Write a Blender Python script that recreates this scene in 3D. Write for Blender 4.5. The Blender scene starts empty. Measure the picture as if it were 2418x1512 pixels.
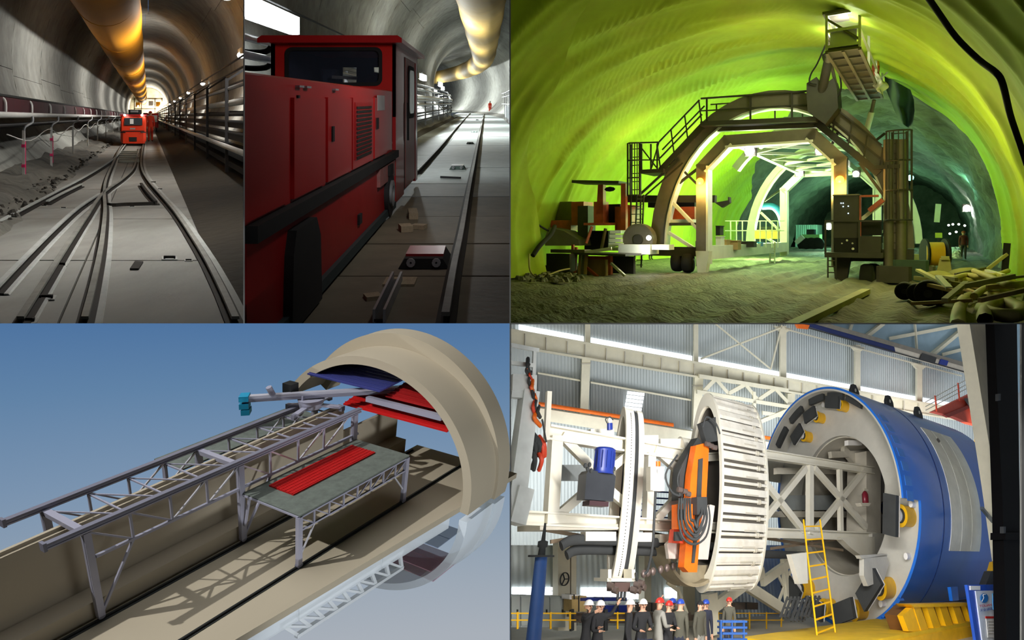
import bpy, bmesh, math, random
from mathutils import Vector, Matrix
random.seed(7)
rnd = random.random
PI = math.pi
S = bpy.context.scene
COL = S.collection

# ---------------------------------------------------------------- camera, sky, sun, exposure
F, CX, CY = 1600.0, 1209.0, 756.0            # focal length and centre in pixels of the 2418 x 1512 frame
CAM = Vector((0.0, 0.0, 20.0))
cam_data = bpy.data.cameras.new('camera')
cam = bpy.data.objects.new('camera', cam_data)
COL.objects.link(cam)
cam.location = CAM
cam.rotation_euler = (PI / 2, 0, 0)
cam_data.sensor_fit = 'HORIZONTAL'
cam_data.sensor_width = 36.0
cam_data.lens = 36.0 * F / 2418.0
cam_data.clip_start = 0.05
cam_data.clip_end = 2000
S.camera = cam
S.view_settings.view_transform = 'Standard'
S.view_settings.look = 'None'
S.view_settings.exposure = 0.0
S.view_settings.gamma = 1.0
S.view_settings.use_curve_mapping = False
S.cycles.max_bounces = 5
S.cycles.diffuse_bounces = 3
S.cycles.glossy_bounces = 2
S.cycles.transmission_bounces = 3
S.cycles.transparent_max_bounces = 10
S.cycles.caustics_reflective = False
S.cycles.caustics_refractive = False


def lin(c):
    return tuple(((v / 255.0) / 12.92 if v / 255.0 <= 0.04045 else ((v / 255.0 + 0.055) / 1.055) ** 2.4) for v in c[:3])


world = bpy.data.worlds.new('world')
S.world = world
world.use_nodes = True
_n, _l = world.node_tree.nodes, world.node_tree.links
_n.clear()
_o = _n.new('ShaderNodeOutputWorld')
_b = _n.new('ShaderNodeBackground')
_g = _n.new('ShaderNodeTexCoord')
_sx = _n.new('ShaderNodeSeparateXYZ')
_mr = _n.new('ShaderNodeMapRange')
_cr = _n.new('ShaderNodeValToRGB')
_mr.inputs[1].default_value, _mr.inputs[2].default_value = -0.42, 0.02
_l.new(_g.outputs['Generated'], _sx.inputs[0])
_l.new(_sx.outputs['Z'], _mr.inputs[0])
_l.new(_mr.outputs[0], _cr.inputs[0])
_l.new(_cr.outputs[0], _b.inputs[0])
_l.new(_b.outputs[0], _o.inputs[0])
_st = [(0.0, (168, 175, 184)), (0.25, (146, 161, 177)), (0.5, (121, 146, 174)), (0.75, (96, 130, 166)), (1.0, (72, 111, 158))]
_cr.color_ramp.elements[0].position = 0.0
_cr.color_ramp.elements[0].color = (*lin(_st[0][1]), 1)
_cr.color_ramp.elements[1].position = 1.0
_cr.color_ramp.elements[1].color = (*lin(_st[-1][1]), 1)
for _p, _c in _st[1:-1]:
    _e = _cr.color_ramp.elements.new(_p)
    _e.color = (*lin(_c), 1)
_b.inputs[1].default_value = 1.0

K = 2.0                                     # overall size of the added dark hall and its dioramas


# ---------------------------------------------------------------- lamps
def light(kind, loc, power, color=(1, 1, 1), size=0.1, target=None, name='lamp_or_fill_light', size_y=None, spot=None, blend=0.4):
    d = bpy.data.lights.new(name, kind)
    d.energy = power * K * K
    size *= K
    size_y = size_y * K if size_y else None
    d.color = color
    if kind == 'AREA':
        d.size = size
        if size_y:
            d.shape = 'RECTANGLE'
            d.size_y = size_y
    else:
        d.shadow_soft_size = size
    if kind == 'SPOT':
        d.spot_size = spot or 1.2
        d.spot_blend = blend
    o = bpy.data.objects.new(name, d)
    COL.objects.link(o)
    o.location = loc
    if target is not None:
        o.rotation_euler = (Vector(target) - Vector(loc)).to_track_quat('-Z', 'Y').to_euler()
    return o


# ---------------------------------------------------------------- materials
MATS = {}


def mat(name, c, rough=0.6, metal=0.0, var=0.12, scale=3.0, bump=0.0, bscale=None, emit=0.0, ecol=None, alpha=1.0, dirt=None, dirt_scale=1.2, dirt_amt=0.5, spec=0.5, stretch=None, coat=0.0, trans=0.0):
    if name in MATS:
        return MATS[name]
    m = bpy.data.materials.new(name)
    m.use_nodes = True
    nt = m.node_tree
    N, L = nt.nodes, nt.links
    b = N['Principled BSDF']
    col = lin(c)
    b.inputs['Roughness'].default_value = rough
    b.inputs['Metallic'].default_value = metal
    b.inputs['Specular IOR Level'].default_value = spec
    b.inputs['Coat Weight'].default_value = coat
    b.inputs['Transmission Weight'].default_value = trans
    tc = N.new('ShaderNodeTexCoord')
    src = tc.outputs['Object']
    if stretch:
        mp = N.new('ShaderNodeMapping')
        mp.inputs['Scale'].default_value = stretch
        L.new(src, mp.inputs['Vector'])
        src = mp.outputs[0]
    nz = N.new('ShaderNodeTexNoise')
    nz.inputs['Scale'].default_value = scale / K
    nz.inputs['Detail'].default_value = 3
    nz.inputs['Roughness'].default_value = 0.62
    L.new(src, nz.inputs['Vector'])
    cr = N.new('ShaderNodeValToRGB')
    cr.color_ramp.elements[0].position = 0.3
    cr.color_ramp.elements[1].position = 0.7
    cr.color_ramp.elements[0].color = (*[max(0, v * (1 - var)) for v in col], 1)
    cr.color_ramp.elements[1].color = (*[min(1, v * (1 + var)) for v in col], 1)
    L.new(nz.outputs['Fac'], cr.inputs[0])
    out = cr.outputs[0]
    if dirt:
        n2 = N.new('ShaderNodeTexNoise')
        n2.inputs['Scale'].default_value = dirt_scale / K
        n2.inputs['Detail'].default_value = 4
        n2.inputs['Roughness'].default_value = 0.7
        L.new(src, n2.inputs['Vector'])
        r2 = N.new('ShaderNodeValToRGB')
        r2.color_ramp.elements[0].position = 0.48
        r2.color_ramp.elements[1].position = 0.72
        r2.color_ramp.elements[0].color = (0, 0, 0, 1)
        r2.color_ramp.elements[1].color = (dirt_amt, dirt_amt, dirt_amt, 1)
        L.new(n2.outputs['Fac'], r2.inputs[0])
        mx = N.new('ShaderNodeMix')
        mx.data_type = 'RGBA'
        L.new(r2.outputs[0], mx.inputs[0])
        L.new(out, mx.inputs[6])
        mx.inputs[7].default_value = (*lin(dirt), 1)
        out = mx.outputs[2]
    L.new(out, b.inputs['Base Color'])
    if bump:
        n3 = N.new('ShaderNodeTexNoise')
        n3.inputs['Scale'].default_value = (bscale or scale * 6) / K
        n3.inputs['Detail'].default_value = 3
        L.new(src, n3.inputs['Vector'])
        bp = N.new('ShaderNodeBump')
        bp.inputs['Strength'].default_value = bump
        bp.inputs['Distance'].default_value = 0.05 * K
        L.new(n3.outputs['Fac'], bp.inputs['Height'])
        L.new(bp.outputs[0], b.inputs['Normal'])
    if emit:
        b.inputs['Emission Color'].default_value = (*(lin(ecol) if ecol else col), 1)
        b.inputs['Emission Strength'].default_value = emit
    if alpha < 1:
        b.inputs['Alpha'].default_value = alpha
    MATS[name] = m
    return m


# ---------------------------------------------------------------- oblique building frames
class Frame:
    """Local metres (x, y, z) to the place where that diorama stands."""

    def __init__(s, O, A, B, U, clip=()):
        s.O, s.A, s.B, s.U = Vector(O), Vector(A), Vector(B), Vector(U)
        s.clip = clip
        s.near = 4.0 * K + .03
        s.M = Matrix((s.A, s.B, s.U)).transposed()

    def W(s, p):
        return s.O + s.A * p[0] + s.B * p[1] + s.U * p[2]

    def D(s, d):
        return s.A * d[0] + s.B * d[1] + s.U * d[2]

    def at(s, px, py, x=None, y=None, z=None):
        r = Vector(((px - CX) / F, 1.0, (CY - py) / F))
        # O + M p = CAM + t r
        Mi = s.M.inverted()
        p0 = Mi @ (CAM - s.O)
        d = Mi @ r
        k, v = [(i, q) for i, q in enumerate((x, y, z)) if q is not None][0]
        t = (v - p0[k]) / d[k]
        return p0 + d * t

    def pix(s, p):
        w = s.W(p) - CAM
        return (CX + F * w.x / w.y, CY - F * w.z / w.y)


def onepoint(vx, vy, s, clip=()):
    return Frame(CAM, (s, 0, 0), Vector(((vx - CX) / F, 1.0, (CY - vy) / F)) * s, (0, 0, s), clip)


def plane_px(px, keep):        # vertical plane through the eye at column px, keep 'L' or 'R'
    n = Vector((1.0, -(px - CX) / F, 0)).normalized()
    return (n if keep == 'R' else -n)


def plane_py(py, keep):        # plane through the eye at row py, keep 'above' or 'below'
    n = Vector((0, -(CY - py) / F, 1.0)).normalized()
    return (n if keep == 'above' else -n)


PARENT_LOC = {}


class MB:
    def __init__(s, fr):
        s.fr, s.v, s.f, s.sm, s.mi = fr, [], [], [], []
        s.cur = 0

    def _add(s, vs, fs, smooth=False):
        k = len(s.v)
        s.v += [tuple(p) for p in vs]
        for f in fs:
            s.f.append(tuple(i + k for i in f))
            s.sm.append(smooth)
            s.mi.append(s.cur)
        return s

    def box(s, a, b):
        x0, y0, z0 = [min(p, q) for p, q in zip(a, b)]
        x1, y1, z1 = [max(p, q) for p, q in zip(a, b)]
        return s._add([(x0, y0, z0), (x1, y0, z0), (x1, y1, z0), (x0, y1, z0), (x0, y0, z1), (x1, y0, z1), (x1, y1, z1), (x0, y1, z1)],
                      [(0, 3, 2, 1), (4, 5, 6, 7), (0, 1, 5, 4), (1, 2, 6, 5), (2, 3, 7, 6), (3, 0, 4, 7)])

    def cbox(s, a, b, c):      # box with the vertical edges chamfered by c
        x0, y0, z0 = [min(p, q) for p, q in zip(a, b)]
        x1, y1, z1 = [max(p, q) for p, q in zip(a, b)]
        poly = [(x0 + c, y0), (x1 - c, y0), (x1, y0 + c), (x1, y1 - c), (x1 - c, y1), (x0 + c, y1), (x0, y1 - c), (x0, y0 + c)]
        return s.prism(poly, 'xy', z0, z1)

    def axes(s, p, q, up):
        p, q = Vector(p), Vector(q)
        d = (q - p)
        d = d.normalized() if d.length > 1e-9 else Vector((0, 0, 1))
        u = Vector(up)
        if abs(d.dot(u.normalized())) > 0.98:
            u = Vector((0, 1, 0)) if abs(d.y) < 0.9 else Vector((1, 0, 0))
        r = d.cross(u).normalized()
        u = r.cross(d).normalized()
        return p, q, r, u

    def bar(s, p, q, w, h=None, up=(0, 0, 1)):
        h = h or w
        p, q, r, u = s.axes(p, q, up)
        r, u = r * w / 2, u * h / 2
        return s._add([p - r - u, p + r - u, p + r + u, p - r + u, q - r - u, q + r - u, q + r + u, q - r + u],
                      [(0, 1, 2, 3), (7, 6, 5, 4), (0, 4, 5, 1), (1, 5, 6, 2), (2, 6, 7, 3), (3, 7, 4, 0)])

    def ibeam(s, p, q, w, h, t=None, up=(0, 0, 1)):
        t = t or h * 0.14
        p, q, r, u = s.axes(p, q, up)
        s.bar(p + u * (h - t) / 2, q + u * (h - t) / 2, w, t, u)
        s.bar(p - u * (h - t) / 2, q - u * (h - t) / 2, w, t, u)
        return s.bar(p, q, t * 0.9, h - 2 * t, u)

    def tube(s, path, r, n=8, caps=True, smooth=True, closed=False):
        path = [Vector(p) for p in path]
        m = len(path)
        rs = r if isinstance(r, (list, tuple)) else [r] * m
        vs, fs = [], []
        pu = None
        for i, p in enumerate(path):
            a = path[(i - 1) % m] if (i or closed) else p
            b = path[(i + 1) % m] if (i < m - 1 or closed) else p
            d = (b - a).normalized()
            if pu is None:
                u = Vector((0, 0, 1)) if abs(d.z) < 0.9 else Vector((1, 0, 0))
            else:
                u = pu
            rr = d.cross(u)
            rr = rr.normalized() if rr.length > 1e-6 else Vector((1, 0, 0))
            u = rr.cross(d).normalized()
            pu = u
            for k in range(n):
                t = 2 * PI * k / n
                vs.append(p + (rr * math.cos(t) + u * math.sin(t)) * rs[i])
        e = m if closed else m - 1
        for i in range(e):
            j = (i + 1) % m
            for k in range(n):
                k2 = (k + 1) % n
                fs.append((i * n + k, i * n + k2, j * n + k2, j * n + k))
        s._add(vs, fs, smooth)
        if caps and not closed:
            s._add(vs[:n], [tuple(range(n - 1, -1, -1))])
            s._add(vs[-n:], [tuple(range(n))])
        return s

    def cyl(s, p, q, r, r2=None, n=16, smooth=True):
        return s.tube([p, q], [r, r if r2 is None else r2], n, True, smooth)

    def lathe(s, p, d, prof, n=16, smooth=True):     # prof: (distance along d, radius)
        p, d = Vector(p), Vector(d).normalized()
        return s.tube([p + d * a for a, _ in prof] if len(set(a for a, _ in prof)) == len(prof) else [p + d * (a + i * 1e-5) for i, (a, _) in enumerate(prof)], [max(b, 1e-4) for _, b in prof], n, True, smooth)

    def prism(s, poly, plane, d0, d1, smooth=False):
        def P(a, b, d):
            return {'xy': (a, b, d), 'xz': (a, d, b), 'yz': (d, a, b)}[plane]
        n = len(poly)
        vs = [P(a, b, d0) for a, b in poly] + [P(a, b, d1) for a, b in poly]
        fs = [tuple(range(n)), tuple(range(2 * n - 1, n - 1, -1))]
        s._add(vs, fs)
        return s._add(vs, [(i, (i + 1) % n, n + (i + 1) % n, n + i) for i in range(n)], smooth)

    def arc(s, c, ax, r0, r1, d0, d1, a0=0.0, a1=2 * PI, n=32, ky=1.0, smooth=True):
        """Ring sector about axis ax ('x' or 'y'), inner r0, outer r1, between d0 and d1 on the axis."""
        full = abs(a1 - a0 - 2 * PI) < 1e-6
        m = n if full else n + 1
        vs = []
        for i in range(m):
            t = a0 + (a1 - a0) * i / n
            for (r, d) in ((r0, d0), (r1, d0), (r1, d1), (r0, d1)):
                q, w = r * math.cos(t) * ky, r * math.sin(t)
                vs.append((c[0] + d, c[1] + q, c[2] + w) if ax == 'x' else (c[0] + q, c[1] + d, c[2] + w))
        fs1, fs2 = [], []
        for i in range(n):
            j = (i + 1) % m
            a, b = 4 * i, 4 * j
            fs1 += [(a + 1, a + 2, b + 2, b + 1), (a + 3, a, b, b + 3)]
            fs2 += [(a, a + 1, b + 1, b), (a + 2, a + 3, b + 3, b + 2)]
        s._add(vs, fs1, smooth)
        s._add(vs, fs2)
        if not full:
            e = 4 * (m - 1)
            s._add(vs, [(0, 3, 2, 1), (e, e + 1, e + 2, e + 3)])
        return s

    def grid(s, fn, nu, nv, smooth=True):
        vs = [fn(i / nu, j / nv) for i in range(nu + 1) for j in range(nv + 1)]
        w = nv + 1
        return s._add(vs, [(i * w + j, (i + 1) * w + j, (i + 1) * w + j + 1, i * w + j + 1) for i in range(nu) for j in range(nv)], smooth)

    def ball(s, c, r, n=12, sq=(1, 1, 1)):
        m = n // 2
        return s.grid(lambda u, v: (c[0] + r * sq[0] * math.sin(PI * u) * math.cos(2 * PI * v), c[1] + r * sq[1] * math.sin(PI * u) * math.sin(2 * PI * v), c[2] + r * sq[2] * math.cos(PI * u)), m, n)

    def rocks(s, pts, r, k=0.5):
        for p in pts:
            a = r * (1 - k + 2 * k * rnd())
            t = rnd() * PI
            vs = []
            for i in range(5):
                q = t + 2 * PI * i / 5
                vs.append((p[0] + a * math.cos(q) * (0.7 + 0.6 * rnd()), p[1] + a * math.sin(q) * (0.7 + 0.6 * rnd()), p[2] - a * 0.2))
            top = [(x + (p[0] - x) * 0.5, y + (p[1] - y) * 0.5, p[2] + a * (0.35 + 0.4 * rnd())) for x, y, _ in vs]
            s._add(vs + top, [(i, (i + 1) % 5, 5 + (i + 1) % 5, 5 + i) for i in range(5)] + [(5, 6, 7, 8, 9)])
        return s

    def build(s, name, mats, parent=None, label=None, cat=None, group=None, kind=None, clip=True, weld=False):
        fr = s.fr
        ws = [fr.W(p) for p in s.v]
        if not ws:
            return None
        bm = bmesh.new()
        if parent is not None:
            org = PARENT_LOC[parent.name]
        else:
            xs = [w.x for w in ws]; ys = [w.y for w in ws]
            org = Vector(((min(xs) + max(xs)) / 2, (min(ys) + max(ys)) / 2, min(w.z for w in ws)))
        bv = [bm.verts.new(w - org) for w in ws]
        for f, sm, mi in zip(s.f, s.sm, s.mi):
            try:
                fc = bm.faces.new([bv[i] for i in f])
                fc.smooth = sm
                fc.material_index = mi
            except ValueError:
                pass
        if weld:
            bmesh.ops.remove_doubles(bm, verts=bm.verts[:], dist=1e-5)
        if clip:
            eye = CAM - org
            for n in fr.clip:
                if any((v.co - eye).dot(n) < -1e-4 for v in bm.verts):
                    bmesh.ops.bisect_plane(bm, geom=bm.verts[:] + bm.edges[:] + bm.faces[:], plane_co=eye, plane_no=n, clear_inner=True)
            if fr is not WF and fr.near:
                pc = Vector((0, fr.near, 0)) - org
                if any(v.co.y < pc.y - 1e-4 for v in bm.verts):
                    bmesh.ops.bisect_plane(bm, geom=bm.verts[:] + bm.edges[:] + bm.faces[:], plane_co=pc, plane_no=(0, 1, 0), clear_inner=True)
        loose = [v for v in bm.verts if not v.link_faces]
        if loose:
            bmesh.ops.delete(bm, geom=loose, context='VERTS')
        if not bm.faces:
            bm.free()
            return None
        bmesh.ops.recalc_face_normals(bm, faces=bm.faces[:])
        me = bpy.data.meshes.new(name)
        bm.to_mesh(me)
        bm.free()
        for m in (mats if isinstance(mats, (list, tuple)) else [mats]):
            me.materials.append(m)
        o = bpy.data.objects.new(name, me)
        COL.objects.link(o)
        if parent is not None:
            o.parent = parent
            PARENT_LOC[o.name] = org
        else:
            o.location = org
            PARENT_LOC[o.name] = org
        tag(o, label, cat, group, kind)
        return o


def tag(o, label=None, cat=None, group=None, kind=None):
    if label:
        o['label'] = label
    if cat:
        o['category'] = cat
    if group:
        o['group'] = group
    if kind:
        o['kind'] = kind
    return o


def thing(name, label, cat, fr, base, group=None, kind=None):
    o = bpy.data.objects.new(name, None)
    COL.objects.link(o)
    o.empty_display_size = 0.1
    o.location = fr.W(base)
    PARENT_LOC[o.name] = o.location.copy()
    return tag(o, label, cat, group, kind)


def children(o):
    return [c for c in COL.objects if c.parent == o]


KIDS = {}


def copy_thing(root, fr, d, label=None, group=None):
    off = fr.D(d)

    def cp(o, par):
        c = o.copy()
        COL.objects.link(c)
        if par is None:
            c.location = Vector(o.location) + off
        else:
            c.parent = par
        PARENT_LOC[c.name] = PARENT_LOC[o.name] + off
        for ch in list(o.children):
            cp(ch, c)
        return c
    r = cp(root, None)
    if label:
        r['label'] = label
    if group:
        r['group'] = group
    return r


def poly_px(fr, pts, **kw):
    return [fr.at(a, b, **kw) for a, b in pts]


def smooth_path(pts, k=4):
    pts = [Vector(p) for p in pts]
    out = []
    for i in range(len(pts) - 1):
        p0, p1, p2, p3 = pts[max(i - 1, 0)], pts[i], pts[i + 1], pts[min(i + 2, len(pts) - 1)]
        for j in range(k):
            t = j / k
            out.append(0.5 * ((2 * p1) + (p2 - p0) * t + (2 * p0 - 5 * p1 + 4 * p2 - p3) * t * t + (3 * p1 - p0 - 3 * p2 + p3) * t ** 3))
    out.append(pts[-1])
    return out


# ---------------------------------------------------------------- the five dioramas' frames
XA, XB, YM = 577.0, 1204.5, 764.0
C_LU, C_RU = plane_px(XA, 'L'), plane_py(YM, 'above')
F1 = onepoint(350, 275, 0.95 * K, (plane_px(XA, 'L'), plane_py(YM, 'above')))
F2 = onepoint(1148, 243, 1.2 * K, (plane_px(XA, 'R'), plane_px(XB, 'L'), plane_py(YM, 'above')))
WF = Frame(CAM, (1, 0, 0), (0, 1, 0), (0, 0, 1))

# ---------------------------------------------------------------- added dark hall round the camera to block sky light, and the partitions
m_black = mat('added_hall_black', (14, 14, 15), 0.95, var=0.05, spec=0.1)
m_trim = mat('trim_white', (225, 225, 222), 0.6, var=0.03, emit=0.0)
m_board = mat('added_partition_board', (60, 60, 58), 0.9, var=0.05, spec=0.1)
WY = 4.0 * K


def hx(px, y):
    return (px - CX) / F * y


def hz(py, y):
    return (CY - py) / F * y


HL, HR, HT, HB = hx(-14, WY), hx(2432, WY), hz(-14, WY), hz(1526, WY)


def wallbox(name, a, b, m=m_black):
    MB(WF).box(a, b).build(name, m, label='added dark wall shutting sky light out round the camera', kind='structure')


HX, HZ, HY = 6.0 * K, 4.2 * K, -3.0 * K
wallbox('wall_left', (-HX - .1, HY, -HZ), (-HX, WY, HZ))
wallbox('wall_right', (HX, HY, -HZ), (HX + .1, WY, HZ))
wallbox('wall_back', (-HX - .1, HY - .1, -HZ), (HX + .1, HY, HZ))
wallbox('ceiling', (-HX - .1, HY - .1, HZ), (HX + .1, WY, HZ + .1))
wallbox('floor', (-HX - .1, HY - .1, -HZ - .1), (HX + .1, WY, -HZ))
fw = MB(WF)
fw.box((-HX - .1, WY, -HZ - .1), (HL, WY + 0.02, HZ + .1)).box((HR, WY, -HZ - .1), (HX + .1, WY + 0.02, HZ + .1))
fw.box((HL, WY, HT), (HR, WY + 0.02, HZ + .1)).box((HL, WY, -HZ - .1), (HR, WY + 0.02, HB))
fw.build('wall_front_added', m_black, label='added dark front wall shutting sky light out, with one large opening', kind='structure')


def trim(name, x0, x1, y0, y1, m, lab):
    MB(WF).box((hx(x0, WY), WY - 0.02, hz(y1, WY)), (hx(x1, WY), WY, hz(y0, WY))).build(name, m, label=lab, kind='structure')


m_tr = mat('trim_white_paint', (235, 235, 232), 0.6, var=0.03)
trim('trim_1', 576, 578.2, -10, 764, m_tr, 'thin pale upright strip between the two tunnels with tracks')
trim('trim_2', 1203, 1206, -10, 764, m_tr, 'thin pale upright strip beside the green tunnel')
trim('trim_3', 1206, 2432, 763, 765, m_tr, 'thin pale level strip under the green tunnel')


def board(name, px, z0, z1, y1, lab):          # added upright partition, edge-on, stopping light between dioramas
    a, b = hx(px, WY), hx(px, y1)
    g = MB(WF)
    e = 0.002
    g._add([(a - e, WY, z0), (b - e, y1, z0), (b - e, y1, z1), (a - e, WY, z1), (a + e, WY, z0), (b + e, y1, z0), (b + e, y1, z1), (a + e, WY, z1)],
           [(0, 1, 2, 3), (7, 6, 5, 4), (0, 4, 5, 1), (1, 5, 6, 2), (2, 6, 7, 3), (3, 7, 4, 0)])
    g.build(name, m_board, label=lab, kind='structure')


board('wall_partition_added', XA, -0.02, 60, 180 * 1.0, 'added light-tight board parting the two tunnels with tracks')
board('wall_divider_added', XB, -0.02, 80, 250, 'added light-tight board parting the tracks from the green tunnel')
# narrow slabs added to seal light out between front wall and first floors
g = MB(WF)
y1_ = 8.5 * K
g._add([(-8 * K, WY, hz(YM, WY)), (0, WY, hz(YM, WY)), (0, y1_, hz(YM, y1_)), (-8 * K, y1_, hz(YM, y1_))], [(0, 1, 2, 3)])
g.build('ceiling_slab_added', m_board, label='added light-tight slab under the two tunnels with tracks', kind='structure', clip=False)
# ================================================================= DIORAMA 1: tunnel with a track switch
m_conc = mat('lining_concrete', (150, 150, 143), 0.85, var=0.16, scale=1.6, bump=0.15, bscale=9, dirt=(92, 90, 80), dirt_scale=0.5, dirt_amt=0.55)
m_slab = mat('floor_concrete', (150, 149, 143), 0.8, var=0.16, scale=1.2, bump=0.1, bscale=12, dirt=(98, 92, 82), dirt_scale=0.7, dirt_amt=0.5, stretch=(1, 0.35, 1))
m_dirt = mat('track_dirt', (105, 103, 95), 0.95, var=0.35, scale=1.5, bump=0.6, bscale=6, dirt=(45, 43, 38), dirt_scale=0.6, dirt_amt=0.8)
m_mudbrown_shaded = mat('brown_mud_shaded', (44, 38, 27), 0.95, var=0.25, scale=1.3, bump=0.3, bscale=7)  # dark brown mud; shade under the pipe rack is put into it
m_rail = mat('rail_steel', (138, 137, 130), 0.7, 0.1, var=0.2, scale=4)
m_railside = mat('rail_dark', (38, 34, 29), 0.8, 0.2, var=0.2, scale=4)
m_chalk = mat('chalky_strip', (176, 178, 174), 0.9, var=0.12, scale=5)
m_duct = mat('duct_yellow', (222, 146, 22), 0.62, var=0.12, scale=0.8, dirt=(150, 100, 40), dirt_scale=0.4, dirt_amt=0.35, spec=.3)
m_white = mat('white_paint', (208, 208, 204), 0.55, var=0.08)
m_dkmetal = mat('dark_metal', (44, 44, 46), 0.6, 0.4, var=0.15)
m_maroon = mat('belt_maroon', (66, 15, 26), 0.7, var=0.2)
m_pink = mat('marker_pink', (232, 60, 120), 0.6, var=0.05)
m_galv = mat('galvanised', (160, 162, 164), 0.45, 0.5, var=0.12)
m_lamp = mat('lamp_white', (255, 255, 250), 0.4, var=0.0, emit=14.0, ecol=(255, 253, 245))
m_orange = mat('loco_orange', (216, 58, 26), 0.45, var=0.1, scale=2)
m_red = mat('loco_red', (172, 26, 26), 0.38, var=0.08, scale=1.2, coat=0.3)
m_redD = mat('loco_red_deep', (150, 18, 20), 0.42, var=0.08)
m_glass = mat('glass_dark', (30, 36, 44), 0.12, var=0.1, spec=0.8)
m_hivis = mat('overall_orange', (222, 60, 30), 0.8, var=0.1)
m_skin = mat('skin', (196, 150, 122), 0.6, var=0.06)
m_black2 = mat('rubber_black', (24, 24, 24), 0.8, var=0.2)


def arch_pt(cx, cz, a, bu, bd, t):
    return (cx + a * math.cos(t), cz + (bu if math.sin(t) > 0 else bd) * math.sin(t))


def lining(fr, name, label, cx, cz, a, bu, bd, ys, t0, t1, nseg, nsplit, m, bend=None, thick=0.18):
    root = thing(name, label, None, fr, (cx, ys[0], cz - bd), kind='structure')
    for i in range(len(ys) - 1):
        y0, y1 = ys[i], ys[i + 1] - 0.025
        parts = nseg if i < nsplit else 1
        jog = 0.35 / nseg if i % 2 else 0.0
        for k in range(parts):
            ta = t0 + (t1 - t0) * (k + (jog if parts > 1 and k else 0)) / parts
            tb = t0 + (t1 - t0) * (k + 1 + (jog if parts > 1 and k < parts - 1 else 0)) / parts
            ga = 0.002 if parts > 1 else 0
            n = max(5, int(36 / parts))
            g = MB(fr)
            vs, fs = [], []
            off = 0.006 * (rnd() - 0.5)
            for j in range(n + 1):
                t = ta + ga + (tb - ta - 2 * ga) * j / n
                for (q, y) in ((0, y0), (0, y1), (thick, y1), (thick, y0)):
                    bx, bz = bend(y) if bend else (0, 0)
                    x, z = arch_pt(cx, cz, a + off + q, bu + off + q, bd + off + q, t)
                    vs.append((x + bx, y, z + bz))
            for j in range(n):
                p, q = 4 * j, 4 * j + 4
                fs += [(p + e, p + (e + 1) % 4, q + (e + 1) % 4, q + e) for e in range(4)]
            fs += [(0, 1, 2, 3), (4 * n + 3, 4 * n + 2, 4 * n + 1, 4 * n)]
            g._add(vs, [f for q_, f in enumerate(fs[:-2]) if q_ % 4 == 0], True)
            g._add(vs, [f for q_, f in enumerate(fs[:-2]) if q_ % 4] + fs[-2:])
            g.build('lining_segment' if parts > 1 else 'lining_ring', m, root)
    return root


def bend2(y):
    return (-(max(0, y - 58) ** 2) * 0.0024, 0)


ys1 = [4.3 + 6.0 * i for i in range(10)] + [64.3 + 8 * i for i in range(14)]
lining(F1, 'wall_lining', 'grey concrete segment lining of the tunnel with the track switch', 0, 2.0, 4.5, 5.0, 4.2, ys1, -0.95, PI + 0.95, 6, 8, m_conc)
MB(F1).box((-6, 168, -3), (6, 168.3, 9)).build('wall_end', mat('far_end', (235, 225, 200), 0.9, var=0.3, scale=0.6), label='pale bulkhead closing the far end of the switch tunnel', kind='structure')

# floor slabs, bank of dirt, brown invert
flr = thing('floor_track', 'grey concrete slab floor under the track switch', None, F1, (0, 4.4, -1.6), kind='structure')
fy = [4.3, 6.62, 9.3, 10.4, 13, 16, 19, 23, 28, 36, 50, 80, 120, 166]
for i in range(len(fy) - 1):
    yb = fy[i + 1] - (0.035 if i < 6 else 0.06)
    for (xa, xb) in (((-3.2, -0.62), (-0.60, 0.602)) if fy[i] < 20 else ((-3.2, 0.602),)):
        MB(F1).box((xa, fy[i], -1.62), (xb, yb, -1.40 - 0.006 * rnd())).build('floor_slab', m_slab, flr)
MB(F1).box((-3.2, 4.3, -1.64), (0.6, 166, -1.43)).build('joint_bed', m_mudbrown_shaded, flr)


def bank(u, v):
    y = 4.3 + 160 * u ** 1.6
    x = -1.72 - 2.6 * v + 0.12 * math.sin(y * 1.7) * (1 - v) + (rnd() - .5) * .08
    z = -1.46 + 0.62 * v ** 0.8 + 0.10 * (rnd() - 0.5) + (0.10 if 0.05 < v < 0.3 else 0) * rnd()
    return (x, y, z)


MB(F1).grid(bank, 90, 16).build('floor_bank', m_dirt, label='grey dirt bank along the conveyor side of the switch tunnel', kind='structure')
MB(F1).grid(lambda u, v: (0.60 + 2.6 * v, 4.3 + 160 * u, -1.40 + 0.42 * v ** 1.3 + 0.012 * (rnd() - .5)), 60, 6).build('floor_invert', m_mudbrown_shaded, label='dark brown sloping invert under the pipe rack', kind='structure')
# dirt clods at the foot of the bank
g = MB(F1)
pts = []
for i in range(260):
    y = 8 + 26 * rnd() ** 1.3
    pts.append((-1.75 - 0.5 * rnd(), y, -1.36 + 0.05 * rnd()))
g.rocks(pts, 0.05).build('loose_rubble', mat('clod_dark', (52, 49, 43), 0.95, var=0.3), label='dark clods of rubble lying along the foot of the bank', cat='rubble', kind='stuff')


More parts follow.
